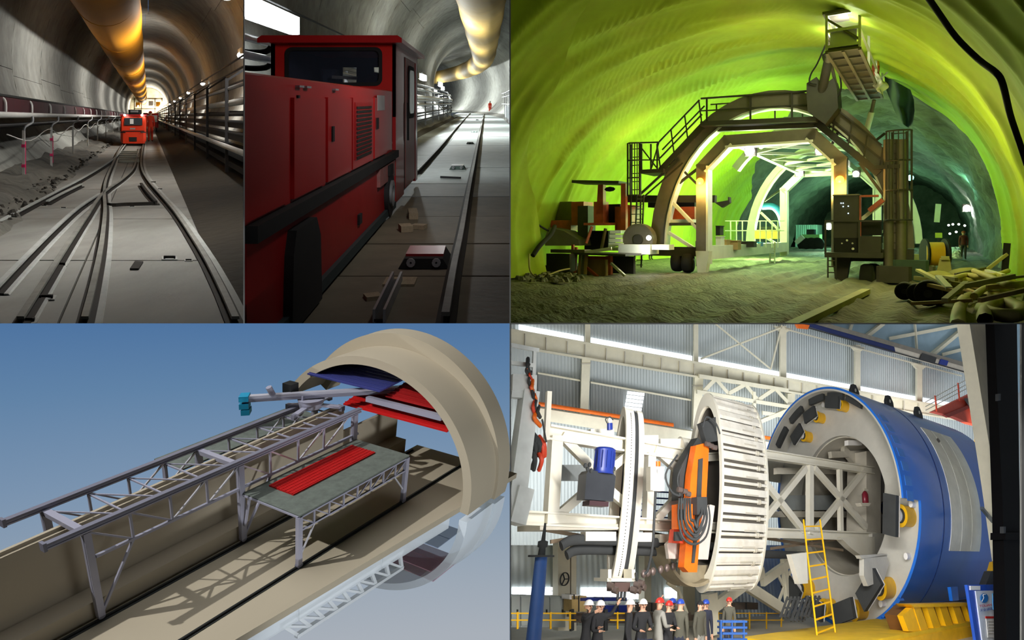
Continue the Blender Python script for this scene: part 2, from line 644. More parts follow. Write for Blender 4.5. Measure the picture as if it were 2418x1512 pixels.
def rail_line(fr, pix, z, label, name='track_rail', w=0.055, h=0.07, strip=None, mtop=None, group=None):
    pts = smooth_path([fr.at(a, b, z=z) for a, b in pix], 4)
    root = thing(name, label, 'rail', fr, (pts[0][0], pts[0][1], z), group)

    def sweep(w0, w1, z0, z1, m, nm, dx=0.0):
        g = MB(fr)
        vs, fs = [], []
        for i, p in enumerate(pts):
            d = (pts[min(i + 1, len(pts) - 1)] - pts[max(i - 1, 0)])
            d = Vector((d.x, d.y, 0)).normalized()
            r = Vector((d.y, -d.x, 0))
            c = Vector((p.x, p.y, 0)) + r * dx
            for (o, zz) in ((-w0, z0), (w0, z0), (w1, z1), (-w1, z1)):
                q = c + r * o
                vs.append((q.x, q.y, z + zz))
        n = len(pts)
        for i in range(n - 1):
            a, b = 4 * i, 4 * i + 4
            fs += [(a + e, a + (e + 1) % 4, b + (e + 1) % 4, b + e) for e in range(4)]
        fs += [(0, 1, 2, 3), (4 * n - 1, 4 * n - 2, 4 * n - 3, 4 * n - 4)]
        g._add(vs, fs)
        g.build(nm, m, root)
    sweep(w * 1.15, w * 1.15, 0, h * 0.2, m_railside, 'rail_foot')
    sweep(w * 0.25, w * 0.25, h * 0.2, h * 0.72, m_railside, 'rail_web')
    sweep(w * 0.5, w * 0.45, h * 0.72, h, mtop or m_rail, 'rail_head')
    if strip:
        sweep(strip[1], strip[1] * 0.7, 0, 0.012, m_chalk, 'grout_strip', strip[0])
    return root


Z1 = -1.4
G1 = 'rails of the track switch'
rail_line(F1, [(556, 772), (515, 680), (470, 595), (415, 510), (378, 466), (350, 432), (336, 406), (333, 380), (337, 352), (341, 325), (345, 300)], Z1, 'rail nearest the brown invert curving away to the loco', strip=(0.085, 0.045), group=G1)
rail_line(F1, [(200, 772), (222, 680), (240, 585), (248, 505), (246, 462), (250, 432), (264, 396), (285, 352), (305, 325), (325, 300)], Z1, 'bent rail running up the middle of the switch tunnel', strip=(0.08, 0.035), group=G1)
rail_line(F1, [(48, 772), (110, 672), (160, 590), (205, 520), (245, 462), (290, 428), (315, 402), (324, 372), (329, 352)], Z1, 'rail crossing the bent rail on a long diagonal', strip=(0.06, 0.03), group=G1)
rail_line(F1, [(-10, 697), (60, 622), (125, 555), (185, 500), (235, 466)], Z1, 'straight rail ending at the crossing of the switch', strip=(0.07, 0.04), group=G1, mtop=m_chalk)
rail_line(F1, [(-8, 537), (60, 500), (130, 462), (195, 427), (250, 393), (276, 372), (292, 350), (310, 325)], Z1, 'outermost pale rail at the foot of the dirt bank', group=G1, mtop=m_chalk)
rail_line(F1, [(112, 484), (150, 463), (192, 442)], Z1, 'short guard rail beside the outermost pale rail', name='guard_rail', group='guard rails of the switch', mtop=m_chalk)
rail_line(F1, [(333, 440), (347, 460), (368, 485)], Z1, 'short dark guard rail beside the invert side rail', name='guard_rail', group='guard rails of the switch', mtop=m_railside)
rail_line(F1, [(250, 462), (254, 486), (300, 486), (366, 484)], Z1, 'thin dark switch rod bent round across the slab', name='switch_rod', w=0.03, h=0.05, mtop=m_railside)


def clamp(fr, px, py, z, sc, label, group):
    p = fr.at(px, py, z=z)
    r = thing('rail_clamp', label, 'clamp', fr, p, group)
    x, y = p.x, p.y
    sc *= .55
    MB(fr).box((x - .14 * sc, y - .12 * sc, z), (x + .14 * sc, y + .12 * sc, z + .02 * sc)).build('base_plate', m_chalk, r)
    MB(fr).bar((x - .1 * sc, y, z + .04 * sc), (x + .1 * sc, y, z + .04 * sc), .05 * sc, .04 * sc).build('clip', m_railside, r)
    for dx in (-.09, .09):
        MB(fr).cyl((x + dx * sc, y - .06 * sc, z), (x + dx * sc, y - .06 * sc, z + .07 * sc), .018 * sc, n=6).build('bolt', m_dkmetal, r)
    return r


for (px, py, sc, lb) in [(140, 628, 1.0, 'small steel rail clamp between the diagonal rails'), (110, 705, .9, 'small steel rail clamp nearest the picture edge on the diagonal rail'), (400, 612, 1.0, 'pale steel rail clamp on the joint beside the long rail'),
                         (362, 432, .9, 'rusty point motor bracket beside the curving rail'), (378, 448, .7, 'small bracket just below the point motor bracket'), (445, 616, .5, 'tiny clamp pin against the long rail'), (104, 487, .6, 'tiny dark clamp at the end of the pale guard rail'),
                         (150, 492, .6, 'tiny dark clamp on the slab joint between pale and diagonal rails'), (203, 487, .6, 'tiny dark clamp where the diagonal rails meet the joint'), (312, 489, .6, 'tiny dark clamp on the switch rod'), (65, 760, .9, 'steel rail clamp at the bottom edge on the diagonal rail')]:
    clamp(F1, px, py, Z1, sc, lb, 'rail clamps in the switch tunnel')
# scrap plates on the slab
p = F1.at(320, 632, z=Z1)
MB(F1).prism([(p.x - .05, p.y - .1), (p.x + .03, p.y - .1), (p.x + .07, p.y + .2), (p.x - .01, p.y + .22)], 'xy', Z1, Z1 + .015).build('scrap_plate', m_railside, label='small dark scrap plate lying on the middle slab', cat='scrap')
# timber crossing
cr = thing('timber_crossing', 'pale timber board crossing in front of the orange loco', 'crossing', F1, F1.at(305, 372, z=Z1))
for i in range(6):
    a, b = F1.at(282, 383 - i * 4.6, z=Z1), F1.at(329, 383 - i * 4.6, z=Z1)
    MB(F1).bar((a.x, a.y, Z1 + .03), (b.x, b.y, Z1 + .03), .5, .05).build('plank', mat('timber_grey', (150, 150, 138), 0.9, var=0.15), cr)

# yellow ventilation duct
du = thing('ventilation_duct', 'big yellow ventilation duct hanging along the crown of the switch tunnel', 'duct', F1, (-1.4, 4.3, 3))
yy = 4.3
k = 0
while yy < 165:
    ln = 9 if yy < 80 else 15
    path, rr = [], []
    for i in range(7):
        t = i / 6
        path.append((-1.4 + 0.02 * math.sin(k), yy + ln * t, 4.06))
        rr.append(1.09 + 0.04 * math.sin(PI * t))
    MB(F1).tube(path, rr, 28, False).build('duct_section', m_duct, du)
    MB(F1).arc((-1.4, yy, 4.06), 'y', 1.085, 1.105, -0.04, 0.04, n=28).build('hoop', m_duct, du)
    yy += ln
    k += 1

# wall lamps
LAMPS1 = [(7.5, 0.95, 1.75), (14.0, 1.72, 2.62), (29.0, 4.05, 2.7), (50.0, 4.1, 2.5), (68.0, 4.1, 2.45), (85.0, 4.1, 2.4), (104.0, 4.1, 2.4), (126.0, 4.1, 2.35), (150.0, 4.1, 2.3)]  # first two lamps are added, unseen above the view, for the near floor
names1 = ['added unseen overhead to light the near floor', 'added unseen above the view to light the floor', 'at the picture edge', 'second one along the pipe rack', 'third one along the pipe rack', 'fourth one along the pipe rack', 'fifth one along the pipe rack', 'sixth one along the pipe rack', 'last small one along the pipe rack']
for (y, x, z), nm in zip(LAMPS1, names1):
    L = thing('wall_lamp', 'white tunnel wall lamp, ' + nm, 'lamp', F1, (x, y, z), 'lamps along the pipe rack wall')
    MB(F1).cbox((x - .16, y - .5, z - .05), (x + .1, y + .5, z + .2), .04).build('housing', m_white, L)
    MB(F1).ball((x - .08, y, z - .08), .17, 12, (1, 1.6, .8)).build('diffuser', m_lamp, L)
    MB(F1).bar((x, y, z + .1), (x + .5, y, z + .35), .05).build('bracket', m_dkmetal, L)
    light('AREA', F1.W((x - .34, y - .2, z - .12)), 640 if y > 20 else 125, (1, .98, .93), .3, target=F1.W((x - 4, y - .4, z - (1.1 if y > 20 else 2.6))))
light('POINT', F1.W((0, 160, 2.5)), 6000, (1, .93, .75), .5)

# pipe rack on the other side
rk = thing('pipe_rack', 'dark steel pipe rack with long pipes along the brown invert', 'rack', F1, (1.75, 12, -1.3))
for i in range(22):
    y = 10.6 + i * 4.3 * (1 + i * 0.05)
    if y > 160:
        break
    MB(F1).bar((1.75, y, -1.35), (1.75, y, 0.85), .075).build('post', m_dkmetal, rk)
    MB(F1).bar((1.75, y, 0.8), (2.3, y, 1.15), .05).build('bracket', m_dkmetal, rk)
    MB(F1).bar((1.75, y, 0.1), (2.4, y, 0.1), .05).build('bracket', m_dkmetal, rk)
for (x, z, r, m, nm) in [(1.8, .62, .04, m_galv, 'pipe'), (1.85, .3, .075, m_white, 'pipe'), (1.85, .05, .05, m_black2, 'cable'), (1.8, -.12, .04, m_black2, 'cable'), (1.7, -.66, .06, m_white, 'pipe'), (1.8, -.36, .04, m_black2, 'pipe'), (2.2, .78, .08, m_dkmetal, 'pipe'), (2.3, 1.2, .03, m_dkmetal, 'cable'), (2.5, 1.6, .03, m_dkmetal, 'cable')]:
    MB(F1).tube([(x, 7, z), (x, 60, z + .02), (x, 160, z)], r, 8).build(nm, m, rk)
for z in (-1.1, -.86, -.5, -.24):
    MB(F1).box((1.78, 7, z), (2.2, 160, z + .12)).build('cable_tray', m_black2, rk)

# belt conveyor along the bank
cv = thing('belt_conveyor', 'long belt conveyor with maroon belt and white frame on marked legs', 'conveyor', F1, (-2.5, 13, -1.2))
MB(F1).tube([(-2.5, 5, .03), (-2.5, 60, 0.0), (-2.5, 160, -.02)], .055, 8).build('front_pipe', m_white, cv)
MB(F1).tube([(-2.55, 5, -.16), (-2.55, 160, -.16)], .03, 6).build('lower_pipe', m_dkmetal, cv)
MB(F1).box((-3.5, 5, -.22), (-2.6, 160, -.17)).build('return_belt', m_black2, cv)
MB(F1).grid(lambda u, v: (-3.45 + .85 * v, 5 + 155 * u, .28 - 0.22 * math.sin(PI * v) + .12 * (1 - v)), 20, 8).build('belt', m_maroon, cv)
MB(F1).box((-2.62, 5, .02), (-2.60, 160, .36)).build('side_plate', m_maroon, cv)
MB(F1).box((-2.66, 5, .36), (-2.58, 160, .40)).build('top_edge', m_black2, cv)
yl = [13.6, 17.5, 22.5, 28, 33.5, 40, 48, 58, 70, 85]
for i, y in enumerate(yl):
    lg = MB(F1).bar((-2.5, y, -1.3), (-2.5, y, -.28), .055).build('leg', m_white, cv)
    MB(F1).tube(smooth_path([(-2.5, y, -.3), (-2.46, y, -.2), (-2.34, y + .1, -.12), (-2.34, y + .1, 0)], 3), .028, 6).build('elbow', m_galv, lg)
    if i < 2:
        for z in (-.62, -1.02):
            MB(F1).box((-2.535, y - .06, z), (-2.465, y + .06, z + .06)).build('marker_band', m_pink, lg)
        MB(F1).bar((-2.46, y, -1.2), (-2.46, y, -.5), .015).build('marker_strip', m_pink, lg)
for i in range(26):
    y = 9.5 + 2.6 * i * (1 + .02 * i)
    b = MB(F1)
    b.tube(smooth_path([(-2.56, y, .03), (-2.56, y, .24), (-2.62, y, .33), (-2.8, y, .36)], 3), .03, 6)
    b.build('idler_bracket', m_white, cv)
    MB(F1).cyl((-3.4, y + .3, .06), (-2.7, y + .3, .1), .06, n=8).build('idler_roller', m_dkmetal, cv)
# slack cable under the conveyor
cb = []
for i in range(9):
    y0 = 12 + 5.0 * i
    cb += [(-2.5, y0, -.32), (-2.52, y0 + 2.5, -.52)]
MB(F1).tube(smooth_path(cb, 4), .012, 5).build('slack_cable', m_white, label='slack white cable looping from leg to leg of the conveyor', cat='cable')


# orange loco far up the track
def small_loco():
    y0, y1 = 32.0, 37.0
    xa, xb, zb = (284 - 350) * 32 / 1600, (345 - 350) * 32 / 1600, -1.4
    r = thing('locomotive', 'small orange mining locomotive seen head-on up the track', 'locomotive', F1, ((xa + xb) / 2, y0, zb))
    w = xb - xa
    MB(F1).cbox((xa, y0 + .25, -1.2), (xb, y1, 0.02), .06).build('body', m_orange, r)
    MB(F1).cbox((xa + .05, y0, -1.28), (xb - .05, y0 + .5, -.78), .08).build('buffer_beam', m_orange, r)
    MB(F1).box((xa - .03, y0 + .2, .02), (xb + .03, y1, .09)).build('roof', m_redD, r)
    wn = MB(F1).cbox((xa + .18, y0 + .2, -.42), (xb - .18, y0 + .26, -.07), .02).build('windscreen', m_glass, r)
    MB(F1).box((xa + .45, y0 + .17, -.36), (xa + .62, y0 + .2, -.12)).build('reflection_card', m_white, wn)
    for x in (xa + .2, xb - .2):
        MB(F1).cyl((x, y0 + .24, .06), (x, y0 + .1, .06), .055, n=10).build('headlight', m_lamp, r)
    MB(F1).box((xa + .42, y0 - .02, -1.18), (xa + .78, y0 + .02, -.98)).build('coupler', m_black2, r)
    MB(F1).box((xa + .1, y0 + .22, -.72), (xb - .1, y0 + .27, -.68)).build('trim_line', m_black2, r)
    MB(F1).box((xa + .45, y0 + .23, -.62), (xa + .7, y0 + .27, -.55)).build('plate', m_galv, r)
    for x in (xa + .15, xb - .15):
        MB(F1).arc((x, y0 + 1.2, -1.22), 'x', 0.03, .2, -.04, .04, n=16).build('wheel', m_dkmetal, r)
    MB(F1).bar((xa + .02, y0 + .1, -.75), (xa + .25, y0 - .05, -.75), .05).build('mirror_arm', m_black2, r)
    MB(F1).bar((xb - .02, y0 + .1, -.75), (xb - .25, y0 - .05, -.75), .05).build('mirror_arm', m_black2, r)


small_loco()
# vehicle and working platform at the far end
v = thing('muck_wagon', 'red wagon with a bright load standing behind the orange loco', 'wagon', F1, (0.25, 60, -1.4))
MB(F1).cbox((-.35, 60, -1.0), (.9, 70, .28), .1).build('body', m_red, v)
MB(F1).box((-.1, 59.9, -.5), (.8, 60, .1)).build('front_panel', m_white, v)
for x in (-.2, .75):
    MB(F1).arc((x, 61.5, -1.1), 'x', .05, .3, -.05, .05, n=14).build('wheel', m_dkmetal, v)
gp = thing('backup_gantry', 'pale backup gantry filling the far end of the switch tunnel', 'gantry', F1, (0, 150, -1.4))
for (x0, x1, z0, z1) in [(-3.2, -2.9, -1.4, 4), (2.9, 3.2, -1.4, 4), (-3.2, 3.2, 3.8, 4.1), (-3.2, 3.2, 1.6, 1.8), (-1.6, -1.4, -1.4, 4), (1.4, 1.6, -1.4, 4)]:
    MB(F1).box((x0, 150, z0), (x1, 151, z1)).build('frame_bar', mat('gantry_cream', (230, 214, 170), 0.6), gp)
for (x, z, m) in [(-2.3, 2.6, m_duct), (2.2, 2.7, m_duct), (0.6, 2.9, m_white), (2.3, .4, m_white), (-.6, .3, m_dkmetal)]:
    MB(F1).cbox((x - .5, 149, z - .5), (x + .5, 150, z + .5), .1).build('equipment_box', m, gp)
for x in (-2.2, 1.2, 2.6):
    MB(F1).ball((x, 148, 2.2), .22).build('work_lamp', m_lamp, gp)
ob = thing('exhaust_box', 'dark box load riding on the roof of the orange loco', 'box', F1, (-.5, 34, .09))
MB(F1).cbox((-1.0, 34, .09), (-.35, 36, .34), .1).build('body', m_dkmetal, ob)
MB(F1).cbox((-.9, 33.9, .2), (-.5, 34, .3), .02).build('front_panel', m_galv, ob)
# ---------------------------------------------------------------- people
def person(fr, base, h, label, shirt, trousers, yaw=0.0, arms=None, legs=None, helmet=None, hair=None, lean=0.0, head_turn=0.0, group='people', shoes=None, hand_z=0, kb=1.0):
    """One skinned body. Unit height 1; faces -y at yaw 0. arms: ((elbow),(wrist)) offsets from each shoulder, left (x<0) first."""
    arms = arms or (((-.03, .01, -.165), (-.03, -.03, -.31)), ((.03, .01, -.165), (.03, -.03, -.31)))
    legs = legs or ((0, 0), (0, 0))          # foot offsets (x, y)
    V, E, R = [], [], []

    def add(p, r, par=None):
        V.append(Vector(p)); R.append(r)
        if par is not None:
            E.append((par, len(V) - 1))
        return len(V) - 1
    ln = lean
    pel = add((0, 0, .53), .082)
    sp1 = add((0, -ln * .3, .62), .080, pel)
    sp2 = add((0, -ln * .7, .72), .088, sp1)
    chest = add((0, -ln, .79), .075, sp2)
    nk = add((0, -ln * 1.1, .845), .036, chest)
    hd = add((0, -ln * 1.2 - .005, .895), .050, nk)
    hd2 = add((0, -ln * 1.2 - .004, .935), .056, hd)
    add((0, -ln * 1.2, .975), .040, hd2)
    hands = []
    for k, sx in enumerate((-1, 1)):
        sh = add((sx * .095, -ln, .80), .045, chest)
        s0 = V[sh]
        el = add(s0 + Vector(arms[k][0]), .033, sh)
        wr = add(s0 + Vector(arms[k][1]), .021, el)
        d = (V[wr] - V[el]).normalized()
        side = d.cross(Vector((0, 1, 0)) if abs(d.y) < .8 else Vector((0, 0, 1))).normalized()
        pm = add(V[wr] + d * .028, .019, wr)
        hands.append((V[wr].copy(), V[pm] + d * .05))
        for q, (o, L) in enumerate(((-.014, .036), (-.005, .042), (.005, .04), (.013, .032))):
            f1 = add(V[pm] + d * .022 + side * o, .0056, pm)
            add(V[f1] + d * L * .5 + Vector((0, -.004, 0)), .005, f1)
            add(V[f1] + d * L * .85 + Vector((0, -.012, 0)), .0045, len(V) - 1)
        t1 = add(V[wr] + d * .02 + side * -.024 + Vector((0, -.008, 0)), .0065, wr)
        add(V[t1] + d * .024 + side * -.008, .0055, t1)
        hip = add((sx * .052, 0, .505), .062, pel)
        fo = legs[k]
        kn = add((sx * .055 + fo[0] * .5, fo[1] * .5 - .008, .285), .044, hip)
        an = add((sx * .058 + fo[0], fo[1], .055), .029, kn)
        hl = add((sx * .058 + fo[0], fo[1] + .012, .025), .025, an)
        add((sx * .062 + fo[0], fo[1] - .075, .018), .020, hl)
    me = bpy.data.meshes.new('tmp_body')
    me.from_pydata([tuple(v) for v in V], E, [])
    o = bpy.data.objects.new('tmp_body', me)
    COL.objects.link(o)
    o.modifiers.new('skin', 'SKIN')
    for i, r in enumerate(R):
        me.skin_vertices[0].data[i].radius = (r, r * (0.72 if i in (pel, sp1, sp2, chest) else 1.0))
    me.skin_vertices[0].data[pel].use_root = True
    sb = o.modifiers.new('sub', 'SUBSURF')
    sb.levels = 1
    sb.render_levels = 1
    dg = bpy.context.evaluated_depsgraph_get()
    dg.update()
    em = bpy.data.meshes.new_from_object(o.evaluated_get(dg))
    vs = [v.co.copy() for v in em.vertices]
    fs = [tuple(p.vertices) for p in em.polygons]
    bpy.data.objects.remove(o)
    bpy.data.meshes.remove(me)
    bpy.data.meshes.remove(em)
    cy, sy = math.cos(yaw), math.sin(yaw)

    def T(p):
        x, y, z = p[0], p[1], p[2]
        return (base[0] + h * kb * (x * cy - y * sy), base[1] + h * kb * (x * sy + y * cy), base[2] + h * z)
    root = thing('person', label, 'person', fr, base, group)
    g = MB(fr)
    for f in fs:
        pass
    k0 = len(g.v)
    g.v += [T(v) for v in vs]
    for f in fs:
        c = sum((vs[i] for i in f), Vector()) / len(f)
        mi = 0
        isarm = False
        for (a, b) in hands:
            ab = b - a
            t = max(0, min(1, (c - a).dot(ab) / ab.length_squared))
            if (a + ab * t - c).length < .04 and (c - a).dot(ab) > -.0:
                isarm = True
        if isarm or (c.z > .845 and (c - Vector((0, -ln * 1.2, .92))).length < .105):
            mi = 2
        elif c.z < .035:
            mi = 3
        elif c.z < .50 and abs(c.x) < .14 and min((c - (a + b) / 2).length for a, b in hands) > .05:
            mi = 1
            for k in range(2):
                if (c - hands[k][0]).length < .06:
                    mi = 0
        g.f.append(tuple(i + k0 for i in f)); g.sm.append(True); g.mi.append(mi)
    body = g.build('body', [shirt, trousers, m_skin, shoes or m_black2], root)
    hc = Vector((0, -ln * 1.2 - .004, .925))
    ct, st_ = math.cos(head_turn), math.sin(head_turn)

    def H(x, y, z):
        return T((hc.x + x * ct - y * st_, hc.y + x * st_ + y * ct, hc.z + z))
    for sx in (-1, 1):
        MB(fr).ball(H(sx * .021, -.053, .002), .008 * h, 6).build('eye', m_black2, root)
        MB(fr).ball(H(sx * .057, .0, -.004), .016 * h, 6, (.5, 1, 1.3)).build('ear', m_skin, root)
    MB(fr).bar(H(0, -.055, .0), H(0, -.072, -.018), .016 * h, .014 * h).build('nose', m_skin, root)
    MB(fr).bar(H(-.017, -.053, -.034), H(.017, -.053, -.034), .008 * h, .006 * h).build('mouth', m_maroon, root)
    if helmet:
        g = MB(fr)
        g.grid(lambda u, v: H(.066 * math.sin(PI / 2 * u) * math.cos(2 * PI * v), .072 * math.sin(PI / 2 * u) * math.sin(2 * PI * v), .018 + .062 * math.cos(PI / 2 * u)), 6, 14)
        g.grid(lambda u, v: H((.066 + .012 * u) * math.cos(2 * PI * v), (.072 + .014 * u + (.016 * u if math.sin(2 * PI * v) < -.5 else 0)) * math.sin(2 * PI * v), .018 - .004 * u), 2, 14)
        g.build('helmet', helmet, root)
    if hair:
        g = MB(fr)
        g.grid(lambda u, v: H(.061 * math.sin(PI * .62 * u) * math.cos(2 * PI * v), .004 + .062 * math.sin(PI * .62 * u) * math.sin(2 * PI * v), .008 + .056 * math.cos(PI * .62 * u) + (.02 * u * u if math.sin(2 * PI * v) < -.3 else 0)), 6, 14)
        g.build('hair', hair, root)
    return root


# ================================================================= DIORAMA 2: red locomotive in the curving tunnel
m_floor2 = mat('pale_slab', (160, 167, 165), 0.7, var=0.1, scale=2.0, bump=0.06, bscale=10, dirt=(130, 132, 126), dirt_scale=0.8, dirt_amt=0.4)
m_floor2_shade = mat('brown_shaded_slab', (108, 100, 82), 0.75, var=0.15, scale=2.0, bump=0.06, bscale=10, dirt=(78, 70, 54), dirt_scale=0.8, dirt_amt=0.5)  # brown near slabs with the loco's shade put into the colour
m_plastic = mat('lamp_tube', (255, 255, 255), 0.4, var=0, emit=16.0, ecol=(246, 252, 255))
ys2 = [4.3 + 4.0 * i for i in range(10)] + [44.3 + 6 * i for i in range(20)]
lining(F2, 'wall_lining', 'grey concrete segment lining of the curving tunnel with the red loco', -.5, 1.8, 4.6, 4.9, 4.0, ys2, -0.95, PI + 0.95, 6, 10, m_conc, bend=bend2)
b160 = bend2(160)[0]
MB(F2).box((-8 + b160, 158, -3), (8, 158.3, 9)).build('wall_end', m_conc, label='grey bulkhead at the far end of the curving tunnel', kind='structure')
fl2 = thing('floor_deck', 'pale concrete deck slabs beside the red loco', None, F2, (0, 4.5, -1.7), kind='structure')
ZF = -1.5
fy = [4.3, 5.9, 7.25, 9.0, 10.9, 12.6, 15.8, 19.5, 24, 30, 38, 48, 60, 80, 110, 156]
for i in range(len(fy) - 1):
    for (xa, xb) in (((-2.95, -1.43), (-1.41, -.33), (-.25, 1.6)) if fy[i] < 30 else ((-2.95, 1.6),)):
        bx = bend2(fy[i])[0]
        MB(F2).box((xa + bx, fy[i], -1.72), (xb + bx, fy[i + 1] - .05, ZF - .008 * rnd())).build('deck_slab', m_floor2 if fy[i] > 10 else m_floor2_shade, fl2)
MB(F2).box((-3.4, 4.3, -1.75), (1.62, 156, -1.58)).build('joint_bed', m_railside, fl2)
MB(F2).grid(lambda u, v: (-2.95 - 1.4 * v + bend2(4.3 + 150 * u)[0], 4.3 + 150 * u, -1.52 + .75 * v ** 1.2 + .04 * (rnd() - .5)), 50, 6).build('floor_bank', mat('bank_brown', (70, 66, 56), 0.95, var=0.3, bump=.3), label='brown sloping bank under the pipes behind the red loco', kind='structure')
MB(F2).grid(lambda u, v: (1.6 + 1.6 * v + bend2(4.3 + 150 * u)[0], 4.3 + 150 * u, -1.52 + .6 * v ** 1.2), 40, 4).build('floor_edge', m_dirt, label='grey dirt edge beyond the deck slabs', kind='structure')


def rail2(pix, label):
    rail_line(F2, pix, ZF, label, group='rails on the pale deck', w=.06, h=.1)


rail2([(1052, 772), (1072, 650), (1090, 560), (1107, 460), (1120, 390), (1132, 325), (1140, 283), (1143, 266)], 'long rail on the deck farther from the red loco')
rail2([(985, 412), (1010, 385), (1045, 345), (1080, 302), (1110, 268)], 'rail leading out from under the red loco')

# duct
du = thing('ventilation_duct', 'pale yellow ventilation duct bending away in the curving tunnel', 'duct', F2, (-.2, 4.3, 3))
yy, k = 4.3, 0
while yy < 150:
    ln = 8 if yy < 60 else 12
    path, rr = [], []
    for i in range(7):
        t = i / 6
        y = yy + ln * t
        path.append((-.2 + bend2(y)[0] * 1.05, y, 4.3))
        rr.append(1.0 + .045 * math.sin(PI * t))
    MB(F2).tube(path, rr, 26, False).build('duct_section', mat('duct_pale', (196, 160, 84), 0.7, var=0.1, scale=.8, dirt=(150, 140, 110), dirt_scale=.4, dirt_amt=.4, spec=.3), du)
    yy += ln

# lamps on the left wall
for (y, nm) in [(12.6, 'big bright one above the loco hood'), (31, 'hidden one just behind the cab'), (44, 'largest one beyond the cab'), (61, 'second one beyond the cab'), (76, 'third one beyond the cab'), (92, 'fourth one beyond the cab'), (110, 'small last one beyond the cab')]:
    bx = bend2(y)[0]
    x, z = -4.1 + bx, 1.62
    L = thing('wall_lamp', 'white strip lamp on the curving wall, ' + nm, 'lamp', F2, (x, y, z), 'strip lamps on the curving wall')
    hl = 1.9 if y < 20 else 1.4
    MB(F2).box((x - .2, y - hl, z - .1), (x - .08, y + hl, z + .26)).build('housing', m_white, L)
    MB(F2).cbox((x - .09, y - hl, z - .16), (x + .12, y + hl, z + .2), .05).build('diffuser', m_plastic, L)
    MB(F2).bar((x, y - hl * .6, z - .2), (x, y - hl * .6, z + .3), .05).build('clip', m_galv, L)
    light('AREA', F2.W((x + .3, y, z - .1)), 2500 if y > 20 else 150, (.93, 1, .99), .5, target=F2.W((x + 3.2, y + .5, z - 2.6)))
light('AREA', F2.W((.1, 6.4, 1.15)), 40, (1, .95, .92), .5, target=F2.W((-1.6, 7.4, .55)))  # added unseen fill on the loco's side and cab wall
light('AREA', F2.W((.06, 4.7, 1.0)), 11, (1, .95, .92), .4, target=F2.W((-1.6, 5.0, .3)))  # second unseen fill, added for the near end of the hood
light('POINT', F2.W((-1.0, 30, 3.0)), 80, (.93, 1, .98), .3)

# pipe rack behind the loco
rk = thing('pipe_rack', 'steel pipe rack with galvanised pipes behind the red loco', 'rack', F2, (-3.3, 12, -1.2))
for i in range(13):
    y = 16 + 5.2 * i
    bx = bend2(y)[0]
    MB(F2).bar((-3.3 + bx, y, -1.2), (-3.3 + bx, y, .75), .08).build('post', m_galv, rk)
for (x, z, r, m) in [(-3.3, .66, .06, m_galv), (-3.2, .28, .09, m_white), (-3.25, -.1, .06, m_galv), (-3.2, -.5, .05, m_dkmetal), (-3.2, -.85, .05, m_dkmetal), (-3.5, .95, .05, m_galv), (-3.2, .12, .05, m_galv)]:
    MB(F2).tube([(x + bend2(y)[0], y, z) for y in range(5, 120, 5)], r, 8).build('pipe', m, rk)
for z in (-.3, -.7, .4):
    MB(F2).grid(lambda u, v: (-3.35 - .4 * v + bend2(5 + 110 * u)[0], 5 + 110 * u, z), 30, 1).build('cable_tray', m_dkmetal, rk)
for q, z in enumerate((.55, .8)):
    h = MB(F2)
    h.tube(smooth_path([(-4.0, 10.6, z + .08), (-3.8, 10.6, z), (-3.45, 10.6, z), (-3.35, 10.6, z + .1)], 4), .05, 6)
    h.build('cable_hook', m_dkmetal, rk)
MB(F2).tube([(-4.2, 5, 1.2), (-4.2, 30, 1.15), (-4.2 + bend2(60)[0], 60, 1.1)], .03, 6).build('wall_cable', m_black2, label='black cable on the wall below the strip lamps', cat='cable')
MB(F2).tube([(-4.15, 5, 1.95), (-4.2, 12, 1.98), (-4.2, 30, 2.0)], .022, 6).build('wall_cable', m_black2, label='thin black cable on the wall above the strip lamps', cat='cable')
# fence on the far side
fc = thing('side_fence', 'pale steel fence and handrail along the deck edge by the workers', 'fence', F2, (1.7, 30, -1.5))
for i in range(8):
    y = 26 + 5 * i
    bx = bend2(y)[0]
    MB(F2).bar((1.7 + bx, y, -1.5), (1.7 + bx, y, .95), .07).build('post', m_galv, fc)
for z in (.9, .55, -.1):
    MB(F2).tube([(1.7 + bend2(y)[0], y, z) for y in range(18, 67, 6)], .04, 6).build('rail_bar', m_galv, fc)
for z0 in (-1.3, -.75):
    MB(F2).grid(lambda u, v: (1.78 + bend2(18 + 45 * u)[0], 18 + 45 * u, z0 + .5 * v), 20, 1).build('mesh_panel', mat('fence_grey', (120, 130, 132), .7), fc)

# ---------------------------------------------------------------- the red locomotive
XS = -1.28
lo = thing('locomotive', 'large red mining locomotive with square cab and louvred hood', 'locomotive', F2, (-2.1, 8, -1.5))


def side(px, py):
    p = F2.at(px, py, x=XS)
    return p.y, p.z


def side_y(px):
    return F2.at(px, 300, x=XS).y


YH0, YC, YC1 = 3.65, 9.6, 12.6
ZT = .17
hood = MB(F2)
hood.prism([(-2.95, -.72), (XS - .02, -.72), (XS - .02, .155), (XS - .045, ZT), (-2.92, ZT), (-2.95, .08)], 'xz', YH0, 9.35)
hood = hood.build('hood', m_red, lo)
